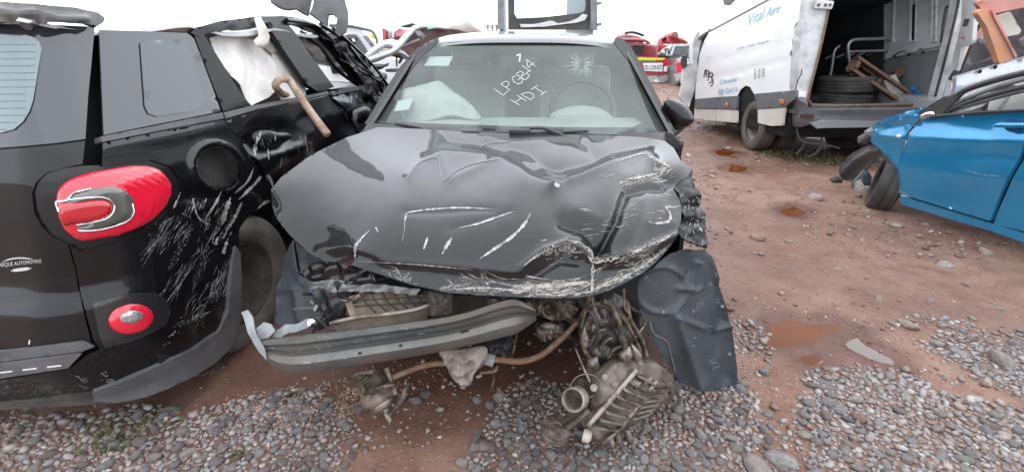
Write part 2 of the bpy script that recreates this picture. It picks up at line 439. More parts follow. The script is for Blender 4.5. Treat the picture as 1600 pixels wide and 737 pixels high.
def text_quad(name, txt, q, place, m, parent, shear=0.0, bold=0.0):
    """txt stretched over the quad bl, br, tr, tl; place(x, y) -> point on the surface"""
    V, Fc = text_geo(txt, shear); q = np.asarray(q, float)
    a, b = V[:, :1], V[:, 1:]
    W = q[0] * (1 - a) * (1 - b) + q[1] * a * (1 - b) + q[2] * a * b + q[3] * (1 - a) * b
    P = [place(x, y) for x, y in W]
    return mesh_np(name, P, Fc, m, parent, False)
# ================================================================== ground
PUD = [  # outline in sight lines, water colour key
    ([(1188, 522), (1200, 506), (1232, 497), (1262, 506), (1300, 502), (1338, 516), (1326, 527), (1292, 536), (1284, 552), (1262, 570), (1232, 553), (1196, 543)], 'mud'),
    ([(1310, 534), (1338, 524), (1356, 540), (1392, 558), (1402, 572), (1372, 566), (1338, 553)], 'silt'),
    ([(1246, 556), (1280, 550), (1288, 566), (1262, 573)], 'silt'),
    ([(1128, 262), (1150, 257), (1172, 263), (1160, 270), (1136, 269)], 'mud'),
    ([(1112, 237), (1130, 233), (1152, 238), (1138, 245), (1116, 243)], 'mud'),
    ([(1216, 328), (1240, 323), (1264, 331), (1248, 340), (1224, 337)], 'mud'),
]
PUDW = [onZ(np.array(p)[:, 0], np.array(p)[:, 1], -0.01)[:, :2] for p, _ in PUD]
def gh(x, y):
    x = np.asarray(x, float); y = np.asarray(y, float)
    z = 0.020 * fbm(x * 0.9, y * 0.9, 3, 3) + 0.010 * fbm(x * 5, y * 5, 8, 3) * np.exp(-y / 14) + 0.0045 * fbm(x * 24, y * 24, 21, 2) * np.exp(-y / 7)
    z = z + 0.018 * np.maximum(0, fbm(x * 2.2 + 4, y * 1.4, 33, 3)) + 0.35 * sstep(9, 19, y) + 0.10 * sstep(1.7, 0.9, y) * sstep(1.2, 2.6, x) * 0.4
    # wheel ruts running up the yard lane
    for cx in (1.75, 2.75):
        z = z - 0.025 * np.exp(-((x - cx - 0.05 * y + 0.08 * np.sin(y * 1.3)) / 0.16) ** 2) * sstep(1.7, 2.6, y)
    z = z + 0.006 * np.sin(y * 26 + 3 * np.sin(x * 9)) * np.exp(-((x - 1.95 - 0.10 * y) / 0.14) ** 2) * sstep(1.8, 2.4, y) * sstep(7, 5, y)
    for P in PUDW:
        c = P.mean(0); R = np.abs(P - c).max() + 0.3
        near = (np.abs(x - c[0]) < R) & (np.abs(y - c[1]) < R)
        if near.any():
            d = segdist(P, x[near], y[near]); ins = inside(P, x[near], y[near])
            sd = np.where(ins, d, -d) + 0.022 * fbm(x[near] * 18, y[near] * 18, 50, 3)
            k = sstep(-0.16, 0.0, sd); zz = z[near] * (1 - k) + k * (-0.006 - 0.016 * np.clip(sd / 0.05, -0.4, 1))
            z[near] = zz
    return z
def gz(x, y): return float(gh(np.array([x]), np.array([y]))[0])

xs = np.concatenate([-np.geomspace(140, 4.6, 34), np.arange(-4.4, 6.6, 0.024), np.geomspace(6.8, 160, 36)])
ys = np.concatenate([np.linspace(-8, 0.55, 12), 0.6 * (260 / 0.6) ** np.linspace(0, 1, 430)])
GX, GY = np.meshgrid(xs, ys); GZ = gh(GX.ravel(), GY.ravel())
V = np.stack([GX.ravel(), GY.ravel(), GZ], 1); nx = len(xs)
ii, jj = np.meshgrid(np.arange(len(ys) - 1), np.arange(nx - 1), indexing='ij'); a = (ii * nx + jj).ravel()
Q = np.stack([a, a + 1, a + nx + 1, a + nx], 1)
me = bpy.data.meshes.new('ground'); me.vertices.add(len(V)); me.vertices.foreach_set('co', V.ravel())
me.loops.add(Q.size); me.loops.foreach_set('vertex_index', Q.ravel().astype(np.int32)); me.polygons.add(len(Q))
me.polygons.foreach_set('loop_start', np.arange(0, Q.size, 4, dtype=np.int32)); me.polygons.foreach_set('loop_total', np.full(len(Q), 4, np.int32))
me.update(); me.validate()
M_DIRT = bpy.data.materials.new('wet_red_dirt'); M_DIRT.use_nodes = True
def _dirt():
    t = M_DIRT.node_tree; N = t.nodes; L = t.links; b = N['Principled BSDF']; tc = N.new('ShaderNodeTexCoord')
    def noise(s, d=8, r=0.62):
        n = N.new('ShaderNodeTexNoise'); n.inputs['Scale'].default_value = s; n.inputs['Detail'].default_value = d; n.inputs['Roughness'].default_value = r
        L.new(tc.outputs['Object'], n.inputs['Vector']); return n.outputs[0]
    def rng(f, a, c, x=0.0, y=1.0):
        r = N.new('ShaderNodeMapRange'); r.inputs[1].default_value = a; r.inputs[2].default_value = c; r.inputs[3].default_value = x; r.inputs[4].default_value = y
        L.new(f, r.inputs[0]); return r.outputs[0]
    def mix(f, A, B, bl='MIX'):
        x = N.new('ShaderNodeMix'); x.data_type = 'RGBA'; x.blend_type = bl; L.new(f, x.inputs[0])
        for k, v in ((6, A), (7, B)):
            if isinstance(v, tuple): x.inputs[k].default_value = (*v, 1)
            else: L.new(v, x.inputs[k])
        return x.outputs[2]
    c = mix(rng(noise(1.1), 0.38, 0.62), (0.200, 0.106, 0.070), (0.275, 0.166, 0.118))
    c = mix(rng(noise(5.5), 0.45, 0.7), c, (0.150, 0.072, 0.050))
    c = mix(rng(noise(60, 3), 0.55, 0.75), c, (0.32, 0.23, 0.19))
    vo = N.new('ShaderNodeTexVoronoi'); vo.inputs['Scale'].default_value = 42; L.new(tc.outputs['Object'], vo.inputs['Vector'])
    sepc = N.new('ShaderNodeSeparateColor'); L.new(vo.outputs['Color'], sepc.inputs[0])
    g = N.new('ShaderNodeMath'); g.operation = 'MULTIPLY'; L.new(rng(vo.outputs['Distance'], 0.30, 0.22), g.inputs[0]); L.new(rng(sepc.outputs[0], 0.72, 0.76), g.inputs[1])
    c = mix(g.outputs[0], c, mix(sepc.outputs[1], (0.14, 0.11, 0.10), (0.30, 0.25, 0.22)))
    at = N.new('ShaderNodeAttribute'); at.attribute_name = 'wet_dark'
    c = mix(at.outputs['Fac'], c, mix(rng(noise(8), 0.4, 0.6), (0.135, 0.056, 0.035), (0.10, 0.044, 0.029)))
    L.new(c, b.inputs['Base Color'])
    ro = N.new('ShaderNodeMath'); ro.operation = 'MULTIPLY_ADD'; ro.inputs[1].default_value = -0.42; L.new(at.outputs['Fac'], ro.inputs[0]); L.new(rng(noise(3.2), 0.35, 0.62, 0.6, 0.9), ro.inputs[2]); L.new(ro.outputs[0], b.inputs['Roughness'])
    bp = N.new('ShaderNodeBump'); bp.inputs['Distance'].default_value = 0.010; bp.inputs['Strength'].default_value = 0.8
    L.new(noise(45, 8, 0.7), bp.inputs['Height'])
    b2 = N.new('ShaderNodeBump'); b2.inputs['Distance'].default_value = 0.008; L.new(g.outputs[0], b2.inputs['Height']); L.new(bp.outputs[0], b2.inputs['Normal']); L.new(b2.outputs[0], b.inputs['Normal'])
_dirt()
wet_dark = sstep(0.15, -0.35, fbm(GX.ravel() * 1.3, GY.ravel() * 1.3, 140, 4)) * 0.55
zx, zy = GX.ravel(), GY.ravel()      # darker, smoother ground under and between the two black cars
wet_dark = np.maximum(wet_dark, sstep(-2.2, -1.2, zx) * sstep(1.05, 0.7, zx + 0.15 * fbm(zx * 2, zy * 2, 150, 3)) * sstep(1.30, 1.55, zy + 0.18 * fbm(zx * 3, zy * 3, 151, 3)) * sstep(6.5, 5.0, zy) * (0.8 + 0.2 * fbm(zx * 6, zy * 6, 152, 3)))
for P in PUDW:
    c = P.mean(0); R = np.abs(P - c).max() + 0.6; nr = (np.abs(GX.ravel() - c[0]) < R) & (np.abs(GY.ravel() - c[1]) < R)
    d_ = segdist(P, GX.ravel()[nr], GY.ravel()[nr]) * np.where(inside(P, GX.ravel()[nr], GY.ravel()[nr]), -1, 1) + 0.05 * fbm(GX.ravel()[nr] * 9, GY.ravel()[nr] * 9, 141, 3)
    wet_dark[nr] = np.maximum(wet_dark[nr], sstep(0.17, 0.02, d_))
wa = me.attributes.new('wet_dark', 'FLOAT', 'POINT'); wa.data.foreach_set('value', wet_dark.astype(np.float32))
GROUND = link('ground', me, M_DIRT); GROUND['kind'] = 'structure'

M_WATER = {'mud': mat('muddy_water', (0.135, 0.040, 0.011), (0.10, 0.030, 0.009), ns=3, rough=0.0, spec=0.08),
           'silt': mat('silty_water', (0.10, 0.065, 0.052), rough=0.0, spec=0.6)}
for (p, k), P in zip(PUD, PUDW):
    c = P.mean(0); big = c + (P - c) * 1.22
    vv, ff = triangulate(big, [], 0.06)
    o = mesh_np('puddle', np.column_stack([vv, np.full(len(vv), -0.0085 if k == 'mud' else -0.0075 - 0.0003 * len(p))]), ff, M_WATER[k]); o['kind'] = 'structure'

# ------------------------------------------------------------------ pebbles
def blob(sub, seed, jag=0.22):
    bm = bmesh.new(); bmesh.ops.create_icosphere(bm, subdivisions=sub, radius=1)
    r = random.Random(seed); ax = [Vector((r.gauss(0, 1), r.gauss(0, 1), r.gauss(0, 1))).normalized() for _ in range(7)]; am = [r.uniform(-jag, jag) for _ in ax]
    cl = [(Vector((r.gauss(0, 1), r.gauss(0, 1), r.gauss(0, 1))).normalized(), r.uniform(0.55, 0.92)) for _ in range(6)]
    for v in bm.verts:
        n = v.co.normalized(); k = 1 + sum(a * max(0, n.dot(x)) ** 2 for a, x in zip(am, ax)); p = n * k
        for d, h in cl:
            e = p.dot(d) - h
            if e > 0: p -= d * e * 0.8
        v.co = p
    V = np.array([v.co[:] for v in bm.verts]); bm.verts.index_update()
    Fc = np.array([[v.index for v in f.verts] for f in bm.faces]); bm.free(); return V, Fc
STONECOL = np.array([(0.245, 0.232, 0.228), (0.30, 0.285, 0.275), (0.19, 0.182, 0.182), (0.26, 0.225, 0.205), (0.31, 0.25, 0.215), (0.20, 0.155, 0.145), (0.235, 0.235, 0.24), (0.36, 0.33, 0.305), (0.27, 0.17, 0.13), (0.15, 0.145, 0.145), (0.235, 0.23, 0.195)])
STONEP = np.array([18, 12, 12, 10, 5, 8, 14, 5, 2.5, 7, 4.0]); STONEP = STONEP / STONEP.sum()
M_PEB = mat('river_pebble', (0.3, 0.3, 0.3), (0.75, 0.72, 0.70), ns=45, rough=0.42, rough2=0.75, bump=0.0012, bs=120, attr='tint', dust=0.5, dustcol=(0.17, 0.105, 0.078))
HEAPS = [  # dense pebble beds
    [(-700, 800), (-700, 660), (0, 655), (120, 652), (250, 668), (360, 640), (470, 628), (500, 660), (520, 700), (520, 800), (520, 900), (-700, 900)],
    [(735, 900), (750, 700), (770, 630), (830, 600), (900, 610), (1000, 595), (1100, 612), (1150, 598), (1180, 640), (1170, 700), (1175, 760), (1180, 900)],
    [(1290, 600), (1360, 585), (1440, 600), (1520, 640), (1600, 660), (1900, 700), (2200, 900), (1240, 900), (1260, 720), (1275, 660)],
    [(1480, 560), (1510, 535), (1600, 560), (1700, 600), (1600, 612), (1530, 585)],
]
SPARSE = [[(500, 800), (510, 640), (560, 600), (760, 600), (760, 800)], [(1150, 620), (1290, 590), (1300, 800), (1150, 800)], [(1130, 440), (1190, 420), (1210, 580), (1150, 600)], [(1400, 500), (1600, 480), (1640, 560), (1450, 560)], [(1330, 590), (1600, 560), (1600, 640), (1330, 620)], [(200, 600), (500, 570), (520, 640), (200, 650)]]
hw = [onZ(np.array(p)[:, 0], np.array(p)[:, 1], 0.0)[:, :2] for p in HEAPS]; sw = [onZ(np.array(p)[:, 0], np.array(p)[:, 1], 0.0)[:, :2] for p in SPARSE]
def dens(x, y):
    d = np.zeros(np.shape(x)); e = 0.09 * fbm(x * 4, y * 4, 71, 3)
    for P in hw:
        sd = segdist(P, x, y) * np.where(inside(P, x, y), 1, -1) + e
        d = np.maximum(d, sstep(-0.09, 0.05, sd))
    for P in sw:
        d = np.maximum(d, 0.24 * inside(P, x, y) * sstep(-0.25, 0.35, fbm(x * 3, y * 3, 91, 3)))
    return d
def darts(n, rmin, rmax, placed, cell=0.06, dmin=0.12, loose=0.86, box=(-2.6, 0.75, 3.4, 2.4)):
    X = RNG.uniform(box[0], box[2], n); Y = RNG.uniform(box[1], box[3], n); R = rmin + (rmax - rmin) * RNG.random(n) ** 1.6
    D = dens(X, Y); keep = RNG.random(n) < np.where(D < dmin, 0, D); out = []
    for x, y, r in zip(X[keep], Y[keep], R[keep]):
        ci, cj = int(math.floor(x / cell)), int(math.floor(y / cell)); ok = True
        for i in range(ci - 1, ci + 2):
            for j in range(cj - 1, cj + 2):
                for (a, b, c) in placed.get((i, j), ()):
                    if (a - x) ** 2 + (b - y) ** 2 < ((r + c) * loose) ** 2: ok = False; break
                if not ok: break
            if not ok: break
        if ok: placed.setdefault((ci, cj), []).append((x, y, r)); out.append((x, y, r))
    return out
pl = {}
peb = darts(26000, 0.015, 0.026, pl, loose=0.80) + darts(60000, 0.010, 0.016, pl, loose=0.80) + darts(60000, 0.006, 0.010, pl, loose=0.8)
pl2 = {}; peb += darts(60000, 0.009, 0.016, pl2, loose=0.9, dmin=0.5)
peb = np.array(peb); print('pebbles', len(peb))
pz = gh(peb[:, 0], peb[:, 1])
u, v = toPix(np.column_stack([peb[:, :2], pz]))
infr = (u > 0) & (u < 1600) & (v < 745)
BL1 = [blob(2, 100 + i) for i in range(8)]; BL0 = [blob(1, 200 + i) for i in range(8)]; BLS = [blob(1, 300 + i, 0.3) for i in range(6)]
pm = []
for Vb, Fb in BL1:
    m_ = bpy.data.meshes.new('pebble'); m_.from_pydata([tuple(q) for q in Vb], [], [tuple(int(i) for i in f) for f in Fb]); m_.update()
    m_.polygons.foreach_set('use_smooth', [True] * len(m_.polygons)); pm.append(m_)
# the three hundred largest in view are pieces of their own; colour per stone kind
size = np.where(infr, peb[:, 2] / (np.hypot(peb[:, 0], peb[:, 1]) + 0.5), -1); order = np.argsort(-size)
PEBM = []
for k, c in enumerate(STONECOL):
    PEBM.append(mat('pebble_stone', tuple(c * 1.45), tuple(c * 1.05), ns=2.2, rough=0.5, rough2=0.8, bump=0.02, bs=9, dust=0.45, dustcol=(0.17, 0.105, 0.078)))
pmk = {}
def put_pebble(name, x, y, r, z, parent, mesh_i, ck, flat=None):
    key = (mesh_i, ck)
    if key not in pmk:
        m_ = pm[mesh_i].copy(); m_.materials.clear(); m_.materials.append(PEBM[ck]); pmk[key] = m_
    o = bpy.data.objects.new(name, pmk[key]); COL.objects.link(o); o.parent = parent
    el = RNG.uniform(0.8, 1.5); fl = flat or RNG.uniform(0.32, 0.7)
    o.location = (x, y, z + r * fl * RNG.uniform(0.15, 0.6)); o.scale = (r * el, r / math.sqrt(el), r * fl)
    o.rotation_euler = (RNG.normal() * 0.22, RNG.normal() * 0.22, RNG.uniform(0, 6.28)); return o
for i in order[:300]:
    put_pebble('pebble', peb[i, 0], peb[i, 1], peb[i, 2], pz[i], GROUND, int(RNG.integers(8)), int(RNG.choice(len(STONECOL), p=STONEP)))
def joined(name, rows, zs, blobs, m, cols=None, flat=(0.30, 0.72), parent=None):
    VV = []; FF = []; CC = []; b = 0
    for (x, y, r), z in zip(rows, zs):
        Vb, Fb = blobs[int(RNG.integers(len(blobs)))]
        fl = RNG.uniform(*flat); el = RNG.uniform(0.7, 1.55)
        Rm = np.array(Euler((RNG.normal() * 0.28, RNG.normal() * 0.28, RNG.uniform(0, 6.28))).to_matrix())
        P = (Vb * np.array([r * el, r / math.sqrt(el), r * fl])) @ Rm.T + np.array([x, y, z + r * fl * RNG.uniform(0.05, 0.6)])
        VV.append(P); FF.append(Fb + b); b += len(P)
        c = (STONECOL[RNG.choice(len(STONECOL), p=STONEP)] if cols is None else cols[RNG.integers(len(cols))]) * RNG.uniform(0.9, 1.3)
        CC.append(np.tile(np.append(c, 1.0), (len(P), 1)))
    VV = np.vstack(VV); FF = np.vstack(FF); CC = np.vstack(CC)
    me = bpy.data.meshes.new(name); me.vertices.add(len(VV)); me.vertices.foreach_set('co', VV.ravel())
    me.loops.add(FF.size); me.loops.foreach_set('vertex_index', FF.ravel().astype(np.int32)); me.polygons.add(len(FF))
    me.polygons.foreach_set('loop_start', np.arange(0, FF.size, 3, dtype=np.int32)); me.polygons.foreach_set('loop_total', np.full(len(FF), 3, np.int32)); me.update()
    at = me.color_attributes.new('tint', 'FLOAT_COLOR', 'POINT'); at.data.foreach_set('color', CC.ravel())
    o = link(name, me, m, parent); o['kind'] = 'stuff'; return o
rest = order[300:]
tag(joined('gravel', peb[rest], pz[rest], BL0, M_PEB), 'bed of grey river pebbles in front of the wrecks', 'gravel')
# small stones strewn over the dirt lane and under the cars
n = 22000
X = RNG.uniform(-3.5, 6, n); Y = 1.3 * (16 / 1.3) ** RNG.random(n); R = np.exp(RNG.normal(math.log(0.0078), 0.55, n)) * (0.6 + 0.12 * Y)
k = (RNG.random(n) < sstep(-0.35, 0.3, fbm(X * 1.5, Y * 1.5, 55, 3)) * 0.9 + 0.1) & (R < 0.05)
ok = np.ones(n, bool)
for P in PUDW: ok &= ~(inside(P, X, Y))
k &= ok; rows = np.column_stack([X, Y, R])[k]
DIRTC = np.array([(0.30, 0.24, 0.205), (0.21, 0.125, 0.09), (0.17, 0.10, 0.07), (0.25, 0.205, 0.18), (0.40, 0.36, 0.32), (0.13, 0.10, 0.09)])
tag(joined('small_stones', rows, gh(rows[:, 0], rows[:, 1]), BLS, M_PEB, DIRTC), 'small loose stones strewn over the red dirt lane', 'stones')
# pinkish crumbs of broken lamp plastic between the two black cars
n = 2600
cx, cy = onZ(np.array([470]), np.array([632]), 0)[0][:2]
X = cx + RNG.normal(0, 0.17, n); Y = cy + RNG.normal(0, 0.07, n) + 0.25 * (X - cx); kk = sstep(-0.2, 0.3, fbm(X * 9, Y * 9, 77, 2)) > RNG.random(n)
rows = np.column_stack([X, Y, RNG.uniform(0.0022, 0.0048, n)])[kk]
tag(joined('plastic_crumbs', rows, gh(rows[:, 0], rows[:, 1]) + 0.002, [blob(1, 400 + i, 0.3) for i in range(3)], M_PEB, np.array([(0.55, 0.33, 0.24), (0.50, 0.38, 0.30), (0.62, 0.42, 0.32)]), (0.6, 1)), 'scatter of pinkish crumbs on the mud between the black cars', 'debris')
# larger lone stones
for (x, y, wpx, ck) in [(1568, 570, 44, 3), (1420, 510, 30, 4), (1272, 309, 26, 4), (1500, 556, 24, 0), (1535, 575, 30, 5), (1465, 540, 22, 7), (1540, 395, 24, 4), (1590, 540, 26, 2), (1395, 505, 20, 3), (1480, 410, 26, 7), (1290, 605, 28, 2), (1225, 720, 36, 1), (1190, 735, 44, 3), (1150, 470, 14, 8), (1000, 660, 26, 10), (355, 662, 24, 4), (1310, 640, 26, 0), (560, 640, 22, 5), (780, 618, 22, 7), (745, 622, 18, 1), (270, 640, 30, 2), (222, 690, 30, 5), (1183, 370, 26, 8), (1345, 295, 34, 3), (1270, 300, 18, 2), (1455, 470, 14, 1), (1110, 300, 12, 4), (1235, 375, 14, 4), (1180, 395, 12, 7), (1310, 420, 14, 4), (1372, 470, 16, 4), (1510, 440, 16, 5), (1445, 350, 12, 7), (1560, 480, 18, 1)]:
    p = onZ(np.array([x]), np.array([y]), 0.0)[0]; t = np.hypot(p[1], 1.38) * 0.98
    put_pebble('stone', p[0], p[1], wpx / 740 * t * 0.5, gz(p[0], p[1]) - 0.008, GROUND, int(RNG.integers(8)), ck, 0.5)
# weeds
def tuft(mb, x, y, n, h, spread, leaf=0.012):
    for _ in range(n):
        bx, by = x + RNG.normal() * spread, y + RNG.normal() * spread * 0.6; z0 = gz(bx, by)
        a = RNG.uniform(0, 6.28); l = h * RNG.uniform(0.5, 1.2); t = RNG.uniform(0.3, 1.0); dx, dy = math.cos(a), math.sin(a); wd = leaf * RNG.uniform(0.5, 1.0)
        p0 = Vector((bx, by, z0)); p1 = p0 + Vector((dx * l * t * 0.5, dy * l * t * 0.5, l * 0.7)); p2 = p0 + Vector((dx * l * t, dy * l * t, l * (1 - 0.4 * t)))
        s = Vector((-dy, dx, 0)) * wd
        mb.add([p0 - s * 0.3, p0 + s * 0.3, p1 + s, p1 - s, p2], [(0, 1, 2, 3), (3, 2, 4)])
M_WEED = mat('weed_leaf', (0.075, 0.085, 0.032), (0.15, 0.12, 0.06), ns=30, rough=0.6)
mb = MB()
for (px, py, n, h, sp) in [(185, 690, 60, 0.026, 0.06), (165, 670, 36, 0.022, 0.05), (375, 716, 26, 0.018, 0.012), (455, 620, 30, 0.02, 0.03), (240, 660, 60, 0.02, 0.07)]:
    p = onZ(np.array([px]), np.array([py]), 0.0)[0]; tuft(mb, p[0], p[1], n, h, sp)
tag(mb.build('weeds', M_WEED), 'low green weeds among the pebbles by the black bumper', 'weeds', kind='stuff')
mb = MB()
for (px, py, n, h, sp) in [(1230, 242, 240, 0.05, 0.22), (1270, 246, 260, 0.05, 0.25), (1205, 236, 80, 0.05, 0.12), (1310, 255, 120, 0.05, 0.2)]:
    p = onZ(np.array([px]), np.array([py]), 0.0)[0]; tuft(mb, p[0], p[1], n, h, sp, 0.015)
tag(mb.build('grass', M_WEED), 'thin dry grass behind the rear wheel of the white van', 'grass', kind='stuff')
# ================================================================== the wrecked black sedan
def fY(ctrl):
    f = tps(ctrl); return lambda x, y: onY(x, y, f(x, y))
def creases(lst, seed=0, amp=0.0, sc=0.02, ex=1.35):
    def d(x, y):
        r = amp * fbm(x * sc, y * sc, seed, 4)
        for poly, wd, a in lst: r = r + a * np.exp(-(segdist(poly, x, y, False) / (wd * 1.1)) ** ex)
        return r
    return d
def crumple(amp, sc, seed, sharp=1.0):
    """sheet folded along sharp straight lines, like buckled metal"""
    rr = random.Random(seed); dirs = [(rr.uniform(0, math.pi), rr.uniform(0.7, 1.9), rr.uniform(0, 9), rr.uniform(0.5, 1.0)) for _ in range(5)]
    def d(x, y):
        wx = x + 0.35 / sc * fbm(x * sc * 0.6, y * sc * 0.6, seed + 3, 2); wy = y + 0.35 / sc * fbm(x * sc * 0.6 + 7, y * sc * 0.6, seed + 5, 2); r = 0
        for th, fq, ph, am in dirs:
            q = (wx * math.cos(th) + wy * math.sin(th)) * sc * fq + ph; t = np.abs((q % 2.0) - 1.0)
            r = r + am * (t - 0.5) / fq
        return amp * 0.38 * r + amp * 0.12 * fbm(x * sc * 3, y * sc * 3, seed, 2)
    return d
def puff(name, outline, surf, m, parent=None, bulge=0.05, back=0.02, step=7.0, disp=None, pw=0.5, rim=None):
    """a closed cushion-like solid over an outline"""
    vv, ff = triangulate(outline, [], step); P = surf(vv[:, 0], vv[:, 1])
    a, b, c = P[ff[:, 0]], P[ff[:, 1]], P[ff[:, 2]]
    s = ((CAM - a) * np.cross(b - a, c - a)).sum(1); fl = s < 0; ff[fl] = ff[fl][:, ::-1]
    N = vnormals(P, ff); o = densify(outline, step); d = segdist(o, vv[:, 0], vv[:, 1]); R = rim or max(d.max(), 1e-6)
    h = (1 - (1 - np.clip(d / R, 0, 1)) ** 2) ** pw
    dd = disp(vv[:, 0], vv[:, 1]) * np.clip(d / (step * 1.5), 0, 1) if disp is not None else 0
    A = P + N * (h * bulge + dd)[:, None]; B = P - N * (h * back)[:, None]
    n = len(P); V = list(A) + list(B); Q = [tuple(f) for f in ff] + [(f[0] + n, f[2] + n, f[1] + n) for f in ff]
    bd = set((int(f[i]), int(f[(i + 1) % 3])) for f in ff for i in range(3))
    for (p, q) in bd:
        if (q, p) not in bd: Q.append((q, p, p + n, q + n))
    ob = mesh_np(name, V, Q, m, parent); SURF[ob.name] = (A, ff); return ob

SED = thing('wrecked_sedan', 'wrecked black sedan with its bonnet buckled and its front bumper torn away', 'car', (0.05, 2.6, 0))
hoodF = tps([(590, 199, 2.33), (720, 205, 2.32), (810, 207, 2.30), (930, 208, 2.29), (1030, 216, 2.18), (540, 215, 2.14), (479, 247, 1.86), (430, 290, 1.66), (640, 260, 1.82), (820, 260, 1.80), (960, 260, 1.77), (1065, 256, 1.80), (1081, 266, 1.77),
    (424, 318, 1.60), (560, 300, 1.62), (720, 300, 1.61), (880, 300, 1.60), (1000, 305, 1.585), (1063, 314, 1.60), (432, 345, 1.53), (560, 350, 1.44), (720, 350, 1.425), (880, 350, 1.42), (1000, 350, 1.44), (1064, 343, 1.51),
    (453, 367, 1.485), (481, 390, 1.44), (560, 398, 1.335), (700, 403, 1.31), (840, 405, 1.30), (960, 400, 1.325), (1055, 371, 1.45), (1027, 408, 1.37), (534, 408, 1.37), (579, 424, 1.315), (644, 445, 1.265), (701, 457, 1.25), (799, 463, 1.24), (870, 466, 1.235), (929, 461, 1.24), (978, 440, 1.285)])
HOOD_OUT = [(590, 199), (645, 201), (720, 205), (800, 208), (900, 210), (1010, 213), (1038, 220), (1053, 232), (1065, 254), (1081, 266), (1074, 276), (1058, 284), (1053, 294), (1063, 314), (1065, 330), (1064, 345), (1055, 371), (1043, 390), (1027, 408), (1005, 426), (978, 441), (955, 452), (929, 461), (900, 465), (870, 466), (835, 465), (799, 463), (750, 461), (701, 457), (644, 445), (579, 424), (534, 409), (505, 407), (488, 398), (470, 383), (453, 367), (440, 352), (431, 338), (425, 318), (424, 296), (440, 276), (479, 247), (508, 231), (540, 215)]
hood_dents = creases([
    ([(1035, 287), (1005, 292), (982, 297), (973, 318), (966, 340), (942, 388)], 10, -0.036), ([(880, 347), (912, 358), (942, 388)], 10, -0.026),
    ([(1010, 303), (995, 345), (972, 392)], 17, 0.016), ([(900, 330), (940, 345), (960, 320)], 20, 0.012),
    ([(862, 293), (905, 277), (960, 254), (1008, 240), (1028, 258)], 8, 0.020), ([(835, 258), (900, 255), (955, 238), (1010, 226)], 13, -0.017),
    ([(690, 238), (760, 243), (812, 262), (862, 292)], 15, 0.013), ([(700, 221), (760, 228), (800, 246), (846, 272)], 9, -0.013),
    ([(640, 275), (660, 251), (688, 245), (703, 280), (735, 268), (790, 246)], 7, 0.006), ([(760, 215), (800, 224), (850, 220)], 9, 0.010), ([(800, 232), (830, 240), (872, 262), (880, 285)], 8, -0.010),
    ([(915, 225), (935, 245), (900, 268), (880, 262)], 10, -0.008),
    ([(815, 418), (850, 392), (885, 381), (910, 388), (926, 408), (985, 398), (1050, 370)], 7, 0.021), ([(835, 432), (876, 404), (905, 408)], 11, -0.022), ([(945, 425), (990, 418), (1030, 396)], 9, -0.010),
    ([(926, 408), (926, 458)], 5, 0.012), ([(520, 404), (550, 396), (585, 409)], 9, -0.018), ([(500, 392), (540, 384), (600, 402)], 8, 0.010),
    ([(575, 408), (640, 409), (740, 417), (815, 426)], 6, 0.010), ([(600, 420), (700, 431), (800, 441)], 9, -0.010), ([(634, 332), (770, 327)], 5, -0.005), ([(705, 358), (800, 331)], 6, -0.004),
    ([(1040, 330), (1020, 352), (1050, 350)], 8, 0.008), ([(1030, 270), (1052, 282)], 7, -0.02)], 5, 0.0035, 0.016)
hood = panel('hood', HOOD_OUT, lambda x, y: onY(x, y, hoodF(x, y)), M_HOOD, SED, step=3.3, thick=0.004, disp=hood_dents)
hs = Skin(hood)
for pts, wd, m_ in [(p_, w_ * 0.72, q_) for p_, w_, q_ in [([(579, 359), (557, 383), (556, 406)], 6, M_SCR), ([(587, 355), (591, 363)], 4, M_SCR), ([(770, 327), (709, 325), (644, 331), (634, 339), (632, 359), (629, 377)], 3.2, M_SCR), ([(799, 331), (758, 347), (715, 357)], 3.0, M_SCR),
                  ([(669, 369), (662, 390)], 4, M_SCR), ([(707, 371), (698, 384), (691, 397)], 6, M_SCR), ([(829, 333), (819, 351), (799, 371), (774, 388), (750, 404)], 6, M_SCR), ([(803, 331), (775, 340), (750, 348)], 3, M_SCR),
                  ([(817, 416), (835, 402), (872, 380), (900, 379), (921, 392), (929, 408), (978, 398), (1027, 379), (1055, 363)], 8, M_SCRT), ([(927, 408), (926, 430), (925, 460)], 5, M_SCRT), ([(1014, 349), (1043, 347), (1047, 335), (1041, 324), (1059, 325)], 4.5, M_SCRT),
                  ([(975, 281), (1000, 277), (1030, 270)], 5, M_SCRT), ([(866, 287), (874, 291)], 8, M_SCR), ([(560, 408), (640, 412), (740, 421)], 1.6, M_SCR), ([(1010, 243), (1030, 252), (1048, 262)], 5, M_SCRT),
                  ([(962, 254), (1000, 241), (1012, 244)], 2.2, M_SCR), ([(930, 447), (990, 425), (1040, 388)], 3, M_SCRT), ([(812, 450), (860, 446), (920, 440)], 7, M_SCRT), ([(700, 452), (760, 450), (830, 456)], 3, M_SCRT)]]:
    stroke('scratch', hs, pts, wd, m_, hood, jitter=0.55)
